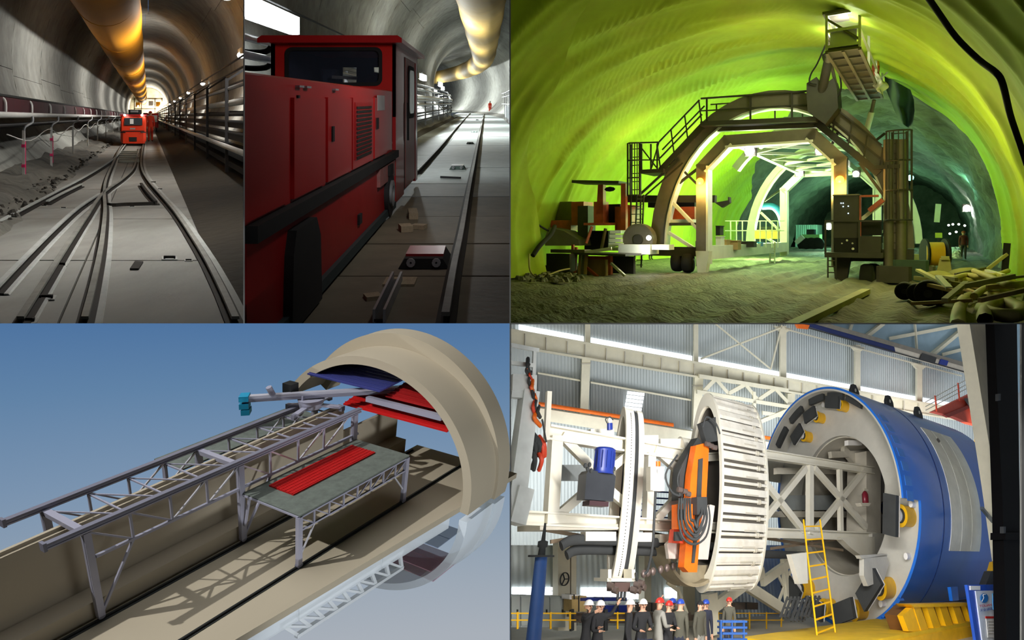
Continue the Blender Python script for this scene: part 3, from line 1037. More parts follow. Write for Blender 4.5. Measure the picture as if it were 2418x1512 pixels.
# hood doors, each a proud panel
for (a, b, z0, z1, nm) in [(560, 681, -.64, .07, 'hood_door'), (693, 767, -.64, .035, 'hood_door'), (773, 829, -.64, .045, 'hood_door'), (832, 880, -.64, .05, 'hood_door'), (884, 912, -.64, .06, 'hood_door')]:
    ya, yb = side_y(a), side_y(b)
    MB(F2).box((XS - .03, ya, z0), (XS + .006, yb, z1)).build(nm, m_red, hood)
ya, yb = side_y(836), side_y(876)
MB(F2).box((XS, ya, -.56), (XS + .012, yb, .005)).build('grille_frame', m_redD, hood)
for i in range(13):
    z = -.54 + i * .041
    MB(F2).bar((XS + .014, ya + .06, z), (XS + .014, yb - .06, z + .002), .012, .024).build('louvre', m_railside, hood)
for px, py0, py1 in [(783, 298, 335), (889, 278, 305), (700, 225, 232)]:
    y0, z0 = side(px - 2, py1)
    y1, z1 = side(px + 2, py0)
    MB(F2).box((XS + .004, y0, z0), (XS + .02, y1, z1)).build('door_slot', m_black2, hood)
for px in (704, 722, 790):
    y0, z0 = side(px, 197)
    MB(F2).box((XS - .05, y0, .105), (XS + .01, y0 + .12, .12)).build('hinge', m_galv, hood)
# running board and lower frame
MB(F2).box((XS - .5, YH0, -.76), (XS + .05, 9.55, -.665)).build('running_board', m_black2, lo)
lf = MB(F2).box((-2.85, YH0, -1.36), (XS - .01, 9.5, -.76)).build('lower_frame', m_redD, lo)
y0, _ = side(672, 600)
y1, _ = side(742, 600)
MB(F2).prism([(y0, -1.47), (y0 + .03, -.98), (y0 + .1, -.83), (y1 - .12, -.83), (y1, -.98), (y1 + .04, -1.47)], 'yz', XS - .02, XS + .05).build('axle_guard', m_black2, lf)
wy = (y0 + y1) / 2
MB(F2).arc((XS - .05, wy, -1.26), 'x', .04, .24, -.06, .08, n=20).build('wheel', m_dkmetal, lo)
MB(F2).arc((XS - .02, 8.85, -1.18), 'x', .05, .3, -.06, .06, n=22).build('wheel', m_dkmetal, lo)
MB(F2).arc((XS + .0, 8.85, -1.18), 'x', .1, .17, -.02, .07, n=18).build('wheel_hub', m_galv, lo)
y2, z2 = side(846, 520)
MB(F2).box((XS - .01, y2, z2 - .05), (XS + .015, y2 + .14, z2 + .05)).build('lifting_slot', m_black2, lf)
MB(F2).box((XS - .04, YH0, -1.45), (XS + .03, 9.4, -1.36)).build('bottom_edge', mat('edge_teal', (40, 56, 58), .6), lf)
MB(F2).box((XS - .02, 8.0, -1.0), (XS + .03, 9.3, -.78)).build('worn_panel', mat('worn_red', (150, 96, 92), .6, var=.25, scale=6, dirt=(120, 124, 120), dirt_scale=5, dirt_amt=.6), lf)
MB(F2).cbox((XS - .1, 8.62, -.93), (XS + .06, 8.95, -.8), .02).build('brake_cylinder', m_black2, lo)
# cab: rear wall with wide window, side with door, roof
xl, xr = -3.05, XS
wx0, wx1, wz0, wz1 = -2.82, -1.50, .27, .76
cab = thing_part = MB(F2)
cab.box((xl, YC, -.2), (wx0, YC + .08, .83)).box((wx1, YC, -.2), (xr, YC + .08, .83)).box((wx0, YC, wz1), (wx1, YC + .08, .83)).box((wx0, YC, -.2), (wx1, YC + .08, wz0))
cabw = cab.build('cab_rear_wall', mat('cab_red', (206, 40, 34), .35, var=.06, coat=.3), lo)


def rrect(x0, x1, z0, z1, r, n=5):
    pts = []
    for (cx, cz, a) in ((x1 - r, z1 - r, 0), (x0 + r, z1 - r, 90), (x0 + r, z0 + r, 180), (x1 - r, z0 + r, 270)):
        for i in range(n + 1):
            t = math.radians(a + 90 * i / n)
            pts.append((cx + r * math.cos(t), cz + r * math.sin(t)))
    return pts


outer, inner = rrect(wx0 - .03, wx1 + .03, wz0 - .03, wz1 + .03, .1), rrect(wx0 + .02, wx1 - .02, wz0 + .02, wz1 - .02, .07)
g = MB(F2)
n = len(outer)
vs = [(a, YC - .012, b) for a, b in outer] + [(a, YC - .012, b) for a, b in inner] + [(a, YC + .02, b) for a, b in inner]
g._add(vs, [(i, (i + 1) % n, n + (i + 1) % n, n + i) for i in range(n)] + [(n + i, n + (i + 1) % n, 2 * n + (i + 1) % n, 2 * n + i) for i in range(n)])
g.build('window_seal', m_black2, cabw)
MB(F2).box((wx0, YC + .03, wz0), (wx1, YC + .04, wz1)).build('window_pane', mat('glass_clear', (90, 100, 120), .06, var=0, alpha=.12, spec=.8), cabw)
m_cabin = mat('cab_inner', (46, 52, 76), .7)
fwall = MB(F2)
for (a, b, c, d) in [(xl, xr, -.72, .28), (xl, xr, .66, .83), (xl, -2.66, .28, .66), (-2.40, -2.08, .28, .66), (-1.40, xr, .28, .66)]:
    fwall.box((a, YC1 - .06, c), (b, YC1, d))
fwall = fwall.build('cab_front_wall', m_cabin, lo)
for (a, b) in ((-2.66, -2.40), (-2.08, -1.40)):
    MB(F2).box((a, YC1 - .04, .28), (b, YC1 - .03, .66)).build('front_pane', mat('glass_front', (120, 135, 140), .05, var=0, alpha=.12, spec=.8), fwall)
MB(F2).box((xl, YC, -1.3), (xl + .06, YC1, .83)).build('cab_far_side', mat('cab_inner', (46, 52, 76), .7), lo)
MB(F2).ball((-1.95, 11.9, .36), .2, 14, (1, .8, .9)).build('seat_headrest', mat('seat_grey', (120, 122, 124), .8), lo)
MB(F2).bar((-2.5, 11.0, .42), (-2.1, 11.0, .40), .05).build('control_lever', m_galv, lo)
MB(F2).cbox((-2.75, 11.2, .2), (-2.5, 11.6, .56), .05).build('control_column', mat('cab_inner', (46, 52, 76), .7), lo)
rf = MB(F2)
rf.prism([(xl - .1, .83), (XS + .12, .83), (XS + .12, .89), (XS + .06, .93), (xl - .04, .93), (xl - .1, .89)], 'xz', YC - .28, YC1 + .2)
rf.build('cab_roof', m_red, lo)
sd = MB(F2)
sd.box((XS - .05, YC, -1.42), (XS, 10.55, .83)).box((XS - .05, 12.3, -1.42), (XS, YC1, .83)).box((XS - .05, 10.55, .72), (XS, 12.3, .83))
sd = sd.build('cab_side', m_red, lo)
MB(F2).box((XS - .03, 10.62, -1.36), (XS - .015, 10.78, .72)).build('door_gap', m_black2, sd)
dr = MB(F2).box((XS - .04, 10.82, -1.36), (XS - .01, 12.26, .72)).build('cab_door', mat('cab_side_red', (160, 70, 66), .4, var=.1), lo)
MB(F2).prism(rrect(11.15, 12.02, -.26, .62, .15), 'yz', XS - .02, XS + .008).build('window_seal', m_black2, dr)
MB(F2).prism(rrect(11.24, 11.93, -.18, .55, .12), 'yz', XS - .01, XS + .014).build('window_pane', mat('pane_pale', (178, 190, 192), .2, var=.15, scale=3), dr)
MB(F2).bar((XS + .03, 10.85, -.6), (XS + .03, 10.85, .0), .03).build('door_handle', m_black2, dr)
MB(F2).box((XS + .002, side_y(890), -.09), (XS + .014, side_y(906), .09)).build('notice_plate', mat('plate_grey', (150, 148, 146), .6), hood)
MB(F2).box((-2.7, YH0, ZT), (-1.7, 6.5, ZT + .03)).build('hood_cover', m_redD, hood)

# things on the deck
def deck_box(name, px, py, sx, sy, sz, m, label, cat, rot=0.0, group=None):
    p = F2.at(px, py, z=ZF)
    c, s_ = math.cos(rot), math.sin(rot)
    poly = [(p.x + a * c - b * s_, p.y + a * s_ + b * c) for a, b in ((-sx, -sy), (sx, -sy), (sx, sy), (-sx, sy))]
    return MB(F2).prism(poly, 'xy', ZF, ZF + sz).build(name, m, label=label, cat=cat, group=group)


m_wood = mat('wood_pale', (150, 136, 110), .85, var=.15, scale=6, stretch=(6, 1, 6))
deck_box('timber_block', 975, 512, .06, .22, .08, m_wood, 'pale timber block lying upright to the loco in its shadow', 'block', .15)
deck_box('timber_block', 958, 545, .07, .1, .07, m_wood, 'short timber block just below the longer one', 'block', .3)
deck_box('timber_block', 990, 540, .08, .06, .05, m_wood, 'flat chip of timber beside the short block', 'block', -.3)


def point_machine(px, py, sc, label, dark):
    p = F2.at(px, py, z=ZF)
    r = thing('rail_fastening', label, 'fastening', F2, p, 'rail fastening blocks on the deck')
    x, y = p.x, p.y
    MB(F2).prism([(x - .2 * sc, ZF), (x + .2 * sc, ZF), (x + .15 * sc, ZF + .08 * sc), (x - .15 * sc, ZF + .08 * sc)], 'xz', y - .1 * sc, y + .35 * sc).build('casing', m_black2 if dark else mat('case_green', (74, 92, 84), .7), r)
    MB(F2).box((x - .15 * sc, y - .02, ZF + .08 * sc), (x + .15 * sc, y + .3 * sc, ZF + .1 * sc)).build('lid', m_redD if dark else m_galv, r)
    for dx in (-.1, .1):
        MB(F2).arc((x + dx * sc, y - .1 * sc, ZF + .05 * sc), 'y', .01, .035 * sc, -.02, .0, n=10).build('roller', m_galv, r)


point_machine(1003, 628, 1.15, 'dark red rail fastening block in the loco shadow', True)
point_machine(1080, 400, .9, 'green rail fastening block nearest on the lit deck', False)
point_machine(1120, 313, .8, 'green rail fastening block midway along the lit deck', False)
point_machine(1110, 340, .7, 'flat green rail fastening block just before the middle one', False)
point_machine(1127, 284, .7, 'farthest tiny rail fastening block on the deck', False)
pl = thing('channel_bracket', 'steel channel bracket with flat plates at the bottom of the dark deck', 'bracket', F2, F2.at(930, 720, z=ZF))
q = F2.at(945, 668, z=ZF)
MB(F2).box((q.x - .13, q.y - .12, ZF), (q.x + .13, q.y + .12, ZF + .02)).build('base_plate', m_wood, pl)
a, b = F2.at(895, 764, z=ZF), F2.at(938, 668, z=ZF)
for d in (-.035, .035):
    MB(F2).bar((a.x + d, a.y, ZF + .05), (b.x + d, b.y, ZF + .05), .018, .09).build('channel_flange', m_galv, pl)
MB(F2).bar((a.x, a.y, ZF + .02), (b.x, b.y, ZF + .02), .07, .02).build('channel_web', m_dkmetal, pl)
deck_box('scrap_plate', 880, 705, .06, .06, .03, m_wood, 'small square scrap plate beside the channel bracket', 'scrap', .4)
MB(F2).bar(F2.at(1040, 418, z=ZF + .02), F2.at(1088, 420, z=ZF + .02), .03, .04).build('flat_bar', m_dkmetal, label='dark flat bar lying on the lit deck below the green block', cat='bar')

for (px, py, lab, sh) in [(1157, 270, 'worker in bright orange overalls standing on the deck', m_hivis), (1141, 262, 'worker in a red jacket farther up the deck', m_red)]:
    p = F2.at(px, py, z=ZF)
    person(F2, (p.x, p.y, ZF), 1.75 if px > 1150 else 1.6, lab, sh, m_hivis if px > 1150 else m_dkmetal, helmet=m_white if px > 1150 else m_red, group='workers on the pale deck', yaw=.4)
p = F2.at(1130, 262, z=ZF)
cbx = thing('tool_box', 'white site box beside the workers on the deck', 'box', F2, (p.x, p.y, ZF))
MB(F2).cbox((p.x - .5, p.y, ZF), (p.x + .3, p.y + 1.5, ZF + .8), .05).build('body', m_white, cbx)
MB(F2).box((p.x - .53, p.y - .05, ZF + .8), (p.x + .33, p.y + 1.55, ZF + .88)).build('lid', m_galv, cbx)
# workers beside the orange loco in the first tunnel
person(F1, (0.12, 38, -1.4), 1.7, 'worker in orange overalls walking beside the orange loco', m_hivis, m_hivis, helmet=m_red, group='workers in the switch tunnel', yaw=.2)
# ================================================================= DIORAMA 3: lining gantry in the green membrane tunnel
def rayv(px, py):
    return Vector(((px - CX) / F, 1.0, (CY - py) / F))


S3 = 0.4 * K
F3 = Frame(CAM + rayv(1660, 642) * 27.6 * S3, -rayv(-1338, 555).normalized() * S3, rayv(2230, 555).normalized() * S3, (0, 0, S3),
           (plane_px(XB, 'R'), plane_py(YM, 'above')))
m_memb = mat('membrane_green', (158, 186, 52), 0.8, var=0.1, scale=2.5, dirt=(150, 130, 60), dirt_scale=1.2, dirt_amt=0.3, spec=.12)
m_rock = mat('rock_dark', (84, 90, 74), 0.9, var=0.4, scale=1.5, bump=0.8, bscale=5)
m_mud3 = mat('mud_ground', (112, 110, 92), 0.8, var=0.35, scale=2.2, bump=0.7, bscale=14, dirt=(60, 58, 46), dirt_scale=1.0, dirt_amt=.6)
m_gant = mat('gantry_grey', (104, 98, 84), 0.6, 0.1, var=0.15, scale=4)
m_gantw = mat('gantry_white', (212, 214, 200), 0.5, var=0.08)
m_gdark = mat('gantry_dark', (56, 54, 46), 0.7, 0.2, var=0.2)
m_gorange = mat('rig_orange', (176, 78, 44), 0.6, var=0.2, scale=5, dirt=(70, 56, 46), dirt_scale=3, dirt_amt=.6)
m_tyre = mat('tyre', (22, 22, 20), 0.9, var=.2)
m_yel = mat('box_yellow', (226, 176, 34), 0.6, var=.1)
m_bluep = mat('paint_blue', (40, 120, 190), .5, var=.1)
m_hose = mat('hose_khaki', (176, 168, 104), .7, var=.15)
m_amber = mat('lamp_amber', (255, 170, 40), .4, var=0, emit=16, ecol=(255, 160, 30))
m_teal = mat('lamp_teal', (120, 255, 230), .4, var=0, emit=14, ecol=(110, 255, 225))
m_tarp = mat('tarp_dark', (52, 74, 60), .8, var=.2, scale=4)
m_ply = mat('plywood', (176, 150, 96), .8, var=.15, scale=5)
TC = (2.8, 1.0)
TR = 7.6


def P3(px, py, y):
    return F3.at(px, py, y=y)


def G3(px, py, z=0.0):
    return F3.at(px, py, z=z)


def wall3(px, py, rr=TR - .15, y0=-20):
    y = y0
    while y < 90:
        p = P3(px, py, y)
        if math.hypot(p.x - TC[0], p.z - TC[1]) > rr:
            return p
        y += .1
    return P3(px, py, 40)


folds = []
yy = -25.0
while yy < 40:
    folds.append((yy, .05 + .09 * rnd(), rnd() * 6.28, .25 + .35 * rnd(), .3 + .25 * rnd()))
    yy += (.42 + .5 * rnd()) * (1 if yy < 12 else 1.5)
big = []
yy = -25.0
while yy < 40:
    big.append((yy, .12 + .12 * rnd(), rnd() * 6.28))
    yy += 2.2 + 2.0 * rnd()


def fold_r(th, y):
    d = 0.0
    for (fy_, amp, ph, wob, wd) in folds:
        if abs(y - fy_) > 1.5:
            continue
        c = fy_ + wob * math.sin(th * 1.7 + ph) + .12 * math.sin(th * 7 + ph * 2)
        q = abs(y - c) / wd
        if q < 1.0:
            d += amp * (1 - q) ** 1.6 * (.6 + .6 * math.sin(th * 4.1 + ph))
    for (fy_, amp, ph) in big:
        q = abs(y - fy_ - .5 * math.sin(th * 2 + ph)) / 1.6
        if q < 1.0:
            d += amp * (1 - q) ** 2 * (.7 + .4 * math.sin(th * 3 + ph))
    return d + .012 * math.sin(th * 31 + y * 2.3) * math.sin(y * 3.1 + th * 5)


def memb(y0f, y1f, ta, tb, nu, nv, dr=0.0, wl=1.36):
    def fn(u, v):
        th = ta + (tb - ta) * v
        y = y0f(th) + (y1f(th) - y0f(th)) * u
        r = TR - dr - fold_r(th, y) + max(0, -11 - y) * .16
        x, z = TC[0] + r * math.cos(th) * (1 if math.cos(th) > 0 else wl), TC[1] + r * math.sin(th)
        return (x, y, max(z, -.15))
    return MB(F3).grid(fn, nu, nv)


def yend(th):
    a = math.degrees(th)
    if a < 62:
        return 3.8 + .5 * math.sin(th * 9)
    if a < 100:
        return 3.8 + (a - 62) / 38 * 9
    return 12.8 + min(1, (a - 100) / 50) * 22


memb(lambda t: -25, yend, -.14, PI + .14, 460, 120).build('wall_membrane', m_memb, label='wrinkled yellow-green waterproof membrane lining the gantry tunnel', kind='structure')


memb(lambda t: -25, lambda t: -5.0 - (PI - t) * 4.4 + .35 * math.sin(t * 9), PI * .42, PI + .14, 150, 80, .14, 1.02).build('membrane_curtain', m_memb, label='dim olive membrane sheet hanging loose at the near end of the wall', cat='sheet')


def rockfn(u, v):
    th = -.14 + (PI + .28) * v
    y = 3.0 + 85 * u ** 1.5
    r = TR + .55 + .18 * math.sin(th * 17 + y) + .22 * (rnd() - .5) + .15 * math.sin(y * .9 + th * 5)
    return (TC[0] + r * math.cos(th) * (1 if math.cos(th) > 0 else 1.36), y, max(TC[1] + r * math.sin(th), -.2))


MB(F3).grid(rockfn, 90, 60).build('wall_rock', m_rock, label='dark sprayed rock wall beyond the end of the membrane', kind='structure')
MB(F3).box((-9, 88, -1), (15, 88.4, 12)).build('wall_end', m_rock, label='dark face closing the far end of the gantry tunnel', kind='structure')


def groundfn(u, v):
    y = -26 + 115 * u ** 1.6
    x = -8.2 + 22 * v
    rut = .06 * math.sin(x * 7 + .4 * math.sin(y * .7)) + .04 * math.sin(x * 13 + y * .3)
    return (x, y, -.08 + (rut if -1 < x < 9 else rut * .4) + .05 * (rnd() - .5) + .03 * math.sin(y * 3 + x))


MB(F3).grid(groundfn, 190, 110).build('ground_mud', m_mud3, label='rutted grey mud floor of the gantry tunnel', kind='structure')
g = MB(WF)
y1_ = 16 * K
g._add([(0.02, WY, hz(YM, WY)), (24 * K, WY, hz(YM, WY)), (24 * K, y1_, hz(YM, y1_)), (0.02, y1_, hz(YM, y1_))], [(0, 1, 2, 3)])
g.build('ceiling_hall_slab_added', m_board, label='added light-tight slab between the gantry tunnel and the factory hall', kind='structure', clip=False)  # added slab stopping light between tunnel and hall

# ---------------------------------------------------------------- lamps of the gantry tunnel
def lamp3(px, py, y, r, m, power, col, label, hood=True, dy=-.3):
    p = P3(px, py, y)
    L = thing('work_lamp', label, 'lamp', F3, p, 'work lamps in the gantry tunnel')
    MB(F3).ball(p, r, 12).build('bulb', m, L)
    if hood:
        MB(F3).cbox((p.x - r * 1.2, p.y + r * .6, p.z - r), (p.x + r * 1.2, p.y + r * 1.5, p.z + r * 1.3), r * .2).build('housing', m_gdark, L)
    if power:
        light('POINT', F3.W((p.x, p.y + dy, p.z - r - .12)), power, col, .06)


WH = (1, 1, .92)
GR = (.72, 1, .5)
lamp3(1770, 357, 1.2, .2, m_lamp, 22, WH, 'white flood lamp under the gantry beam above the amber lamp post')
lamp3(1936, 356, 1.2, .17, m_lamp, 18, WH, 'white flood lamp under the gantry beam at its inner knee')
lamp3(1887, 408, 15, .22, m_lamp, 60, GR, 'white lamp at the knee of the rear portal')
lamp3(2021, 411, 12, .16, m_lamp, 10, WH, 'small white lamp beside the amber cabinet lamp')
lamp3(1653, 429, -.35, .15, m_amber, 22, (1, .62, .15), 'amber lamp on the gantry leg beside the stair', False)
lamp3(1983, 425, -.35, .15, m_amber, 22, (1, .62, .15), 'amber lamp above the control cabinet', False)
lamp3(2150, 420, 2.0, .11, m_teal, 10, (.35, 1, .85), 'teal lamp beside the tall ladder cage', False)
lamp3(1532, 562, -2.2, .1, m_lamp, 10, WH, 'small white lamp low down behind the curved rib', False)
lamp3(1975, 66, -3.0, .12, m_lamp, 26, (1, .98, .75), 'bright lamp inside the raised basket', False, dy=0)
lamp3(2283, 492, 45, .3, m_lamp, 60, (.9, 1, .95), 'far white lamp on the rock wall')
for i, (a, b) in enumerate([(2240, 532), (2250, 530), (2264, 530), (2278, 533), (2258, 548), (2243, 552)]):
    lamp3(a, b, 60, .11, m_lamp, 0, WH, ['tiny far lamp, first of the row above the worker', 'tiny far lamp, second of the row above the worker', 'tiny far lamp, third of the row above the worker', 'tiny far lamp, last of the row above the worker', 'tiny far lamp low beside the worker', 'tiny far lamp lowest above the spool'][i], False)
lamp3(1957, 535, 40, .3, m_lamp, 50, (.7, 1, .75), 'far white lamp seen beside the control cabinet')
# floods deep behind the gantry and on the membrane, and on the right wall
light('POINT', F3.W((-.2, 9, 3.6)), 340, (.62, 1, .34), .3)
light('POINT', F3.W((-1.2, 18, 2.4)), 420, (.62, 1, .34), .3)
light('POINT', F3.W((1.5, 34, 3.5)), 260, (.45, 1, .6), .3)
light('POINT', F3.W((.5, 58, 3.5)), 480, (.4, 1, .62), .3)
light('POINT', F3.W((9.6, 30, 5.0)), 70, (.3, 1, .6), .3)
light('POINT', F3.W((-3.2, 2.5, 5.0)), 26, (1, .95, .5), .3)
light('POINT', F3.W((7.2, -6.0, 3.6)), 64, (1, .9, .42), .3)
light('POINT', F3.W((3.0, -4.0, 7.0)), 10, (1, .92, .5), .2)

# ---------------------------------------------------------------- the gantry
ga = thing('lining_gantry', 'big wheeled portal gantry with curved ribs, stairs and decks', 'gantry', F3, (2.5, 0, 0))
YB = 16.5


def portal(y, w, mside, mface, nm):
    pts = [(0, .35), (0, 4.25), (1.0, 5.25), (4.15, 5.25), (5.1, 4.25), (5.1, .35)]
    for a, b in zip(pts, pts[1:]):
        v = Vector((b[0] - a[0], 0, b[1] - a[1])).normalized()
        e = v * .12
        MB(F3).bar((a[0] - e.x, y, a[1] - e.z), (b[0] + e.x, y, b[1] + e.z), w, .5, up=(0, 1, 0)).build(nm, mside, ga)
        nrm = Vector((v.z, 0, -v.x))
        MB(F3).bar((a[0] + nrm.x * (w / 2 + .04) - e.x * .3, y, a[1] + nrm.z * (w / 2 + .04) - e.z * .3), (b[0] + nrm.x * (w / 2 + .04) + e.x * .3, y, b[1] + nrm.z * (w / 2 + .04) + e.z * .3), .08, .62, up=(0, 1, 0)).build('inner_flange', mface, ga)


portal(0, .42, m_gant, m_gantw, 'portal_beam')
portal(YB, .34, m_gantw, m_gantw, 'rear_portal_beam')


def rib(y, a0, a1, m, mf, wd, nm):
    g, g2 = MB(F3), MB(F3)
    n = 26
    vs, vs2 = [], []
    for i in range(n + 1):
        t = a0 + (a1 - a0) * i / n
        for (q, yy_) in ((-wd, y - .22), (wd, y - .22), (wd, y + .22), (-wd, y + .22)):
            vs.append((2.55 + (4.55 + q) * math.cos(t), yy_, .9 + (5.9 + q) * math.sin(t)))
        for (q, yy_) in ((-wd - .07, y - .28), (-wd, y - .28), (-wd, y + .28), (-wd - .07, y + .28)):
            vs2.append((2.55 + (4.55 + q) * math.cos(t), yy_, .9 + (5.9 + q) * math.sin(t)))
    for gg, vv in ((g, vs), (g2, vs2)):
        fs = []
        for i in range(n):
            p, q = 4 * i, 4 * i + 4
            fs += [(p + e, p + (e + 1) % 4, q + (e + 1) % 4, q + e) for e in range(4)]
        fs += [(0, 1, 2, 3), (4 * n, 4 * n + 1, 4 * n + 2, 4 * n + 3)]
        gg._add(vv, fs)
    g.build(nm, m, ga)
    g2.build('rib_flange', mf, ga)


rib(.35, .02, PI - .02, m_gant, m_gantw, .32, 'curved_rib')
rib(YB, .02, PI - .02, m_gantw, m_gantw, .2, 'rear_curved_rib')
rib(8.2, .75, PI - .75, m_gantw, m_gantw, .16, 'middle_curved_rib')
# long base beams and roof beams
for x, m in ((0.0, m_gantw), (5.1, m_gant)):
    MB(F3).box((x - .28, .3, .5), (x + .28, YB, 1.05)).build('base_beam', m, ga)
for x in (1.1, 4.0):
    MB(F3).bar((x, 0, 5.3), (x, YB, 5.2), .22, .3).build('roof_beam', m_gantw, ga)
for i in range(5):
    y0, y1 = 1 + i * 3.1, 1 + (i + 1) * 3.1
    MB(F3).bar((1.1, y0, 5.2), (4.0, y1, 5.2), .12).build('roof_brace', m_gantw, ga)
    MB(F3).bar((4.0, y0, 5.2), (1.1, y1, 5.2), .12).build('roof_brace', m_gantw, ga)
for y in (0, YB):
    MB(F3).bar((-1.4, y + .3, 2.9), (0, y + .1, 1.5), .13).build('rib_brace', m_gantw, ga)
    MB(F3).bar((-1.55, y + .3, 1.6), (0, y + .1, .7), .13).build('rib_brace', m_gantw, ga)
    MB(F3).bar((-1.5, y + .3, 1.95), (0, y + .1, 1.95), .12).build('rib_brace', m_gdark, ga)
    MB(F3).bar((6.7, y + .3, 2.9), (5.1, y + .1, 1.5), .13).build('rib_brace', m_gantw, ga)
    MB(F3).bar((-1.2, y + .3, 3.6), (0, y + .1, 4.4), .1).build('rib_brace', m_gdark, ga)
MB(F3).bar((-.9, .2, 4.2), (0, .1, 3.3), .08).build('rib_brace', m_gdark, ga)
MB(F3).box((-2.3, .0, .62), (.1, .5, 1.0)).build('outrigger_beam', m_gdark, ga)
MB(F3).box((5.0, -.1, .55), (7.4, .5, 1.0)).build('outrigger_beam', m_gdark, ga)
MB(F3).box((-.25, -.2, 1.0), (.2, .2, 1.25)).build('leg_foot_cap', m_gant, ga)
# feet
MB(F3).prism([(-.12, -.02), (.2, -.02), (.36, .85), (-.2, .85)], 'xz', -.35, .1).build('jack_foot', m_gantw, ga)
MB(F3).prism([(4.95, -.25), (5.3, -.25), (5.45, .7), (4.85, .7)], 'xz', -.35, .1).build('jack_foot', m_gdark, ga)


def wheel3(px, py, y, r, label='wheel'):
    p = P3(px, py, y)
    w = MB(F3)
    w.lathe((p.x - .22, p.y, p.z), (1, 0, 0), [(0, r * .6), (.03, r * .9), (.12, r), (.32, r), (.41, r * .9), (.44, r * .6)], 20)
    o = w.build('wheel', m_tyre, ga)
    MB(F3).lathe((p.x - .24, p.y, p.z), (1, 0, 0), [(0, r * .15), (.02, r * .5), (.47, r * .5), (.49, r * .15)], 14).build('wheel_hub', m_gdark, o)


wheel3(1600, 618, .3, .42)
wheel3(1625, 621, .1, .40)
wheel3(2047, 660, -.5, .55)
wheel3(2062, 655, .2, .5)
# decks, stairs and hand rails (front plane)
def strut(pts, w, m=m_gdark, nm='handrail', y=0.0):
    q = [P3(a, b, y) for a, b in pts]
    for a, b in zip(q, q[1:]):
        MB(F3).bar(a, b, w).build(nm, m, ga)


MB(F3).bar(P3(1662, 296, 0), P3(1932, 285, 0), 1.0, .18, up=(0, 0, 1)).build('top_deck', m_gdark, ga)
MB(F3).bar(P3(1668, 306, .3), P3(1930, 295, .3), .3, .22).build('deck_beam', m_gant, ga)
strut([(1655, 233), (1925, 214)], .07)
strut([(1655, 262), (1925, 246)], .05)
for a, b, c in [(1669, 232, 296), (1772, 226, 291), (1870, 219, 288), (1922, 215, 286)]:
    strut([(a, b), (a, c)], .065, nm='rail_post')
strut([(1678, 247), (1900, 232)], .05, y=1.4)
for a, b, c in [(1692, 246, 292), (1830, 238, 288), (1895, 233, 286)]:
    strut([(a, b), (a, c)], .05, nm='rail_post', y=1.4)
# sloping stairs
st3 = thing('gantry_stair', 'steep steel stair from the landing up to the gantry top deck', 'stair', F3, P3(1555, 405, 0))


def stair(root, a, b, n, wy, y=0.0):
    A0, B0 = P3(*a, y), P3(*b, y)
    for d in (0, wy):
        MB(F3).bar((A0.x, A0.y + d, A0.z), (B0.x, B0.y + d, B0.z), .1, .24).build('stringer', m_gdark, root)
    for i in range(n):
        t = (i + .5) / n
        p = A0.lerp(B0, t)
        MB(F3).box((p.x - .16, p.y, p.z - .03), (p.x + .16, p.y + wy, p.z + .03)).build('tread', m_gant, root)


stair(st3, (1560, 402), (1658, 298), 9, 1.1)


def rails(root, offs, a, b, y, m=m_gdark):
    for o in offs:
        MB(F3).bar(P3(a[0] + o[0], a[1] + o[1], y), P3(b[0] + o[0], b[1] + o[1], y), .06).build('handrail', m, root)


rails(st3, [(-8, -62), (-2, -28)], (1560, 402), (1660, 298), 0)
for t in (0, .33, .66, 1):
    x, y_ = 1560 + 98 * t, 402 - 104 * t
    MB(F3).bar(P3(x, y_, 0), P3(x - 8 - 22 * 0, y_ - 62, 0), .05).build('rail_post', m_gdark, st3)
rails(st3, [(4, -48)], (1560, 402), (1660, 298), 1.2)
st4 = thing('gantry_stair', 'steep steel stair coming down from the top deck to the ladder cage', 'stair', F3, P3(2080, 405, 0))
stair(st4, (1928, 290), (2075, 410), 11, 1.1)
rails(st4, [(10, -62), (6, -32)], (1928, 290), (2072, 405), 0)
for t in (0, .25, .5, .75, 1):
    x, y_ = 1928 + 147 * t, 290 + 120 * t
    MB(F3).bar(P3(x, y_, 0), P3(x + 10, y_ - 62, 0), .05).build('rail_post', m_gdark, st4)
for a, b in [((1930, 285), (1990, 260)), ((1985, 300), (1965, 340)), ((1985, 310), (2040, 300)), ((2020, 370), (2090, 315)), ((2000, 330), (2060, 372))]:
    MB(F3).bar(P3(*a, .9), P3(*b, .9), .09).build('cross_brace', m_gdark, st4)
MB(F3).bar(P3(1935, 268, .8), P3(2092, 388, .8), .22, .3).build('upper_chord', m_gant, st4)
# landings
MB(F3).box(P3(1512, 410, -.3), (P3(1566, 398, -.3)) + Vector((0, 1.6, 0))).build('landing_deck', m_gdark, ga)
MB(F3).box(P3(2060, 400, -.3), (P3(2125, 388, -.3)) + Vector((0, 1.6, 0))).build('landing_deck', m_gdark, ga)
for a in (1515, 1537, 1552):
    strut([(a, 340), (a, 402)], .06, nm='rail_post', y=-.3)
strut([(1485, 338), (1556, 336)], .06, y=-.3)
strut([(1515, 378), (1556, 378)], .05, y=-.3)
strut([(1515, 350), (1552, 398)], .05, y=-.3)
strut([(1556, 336), (1538, 398)], .05, y=-.3)
strut([(1500, 470), (1600, 378)], .09, m_gdark, 'knee_brace')
strut([(1515, 470), (1612, 385)], .06, m_gdark, 'knee_brace')
strut([(2030, 385), (2100, 480)], .1, m_gdark, 'knee_brace')


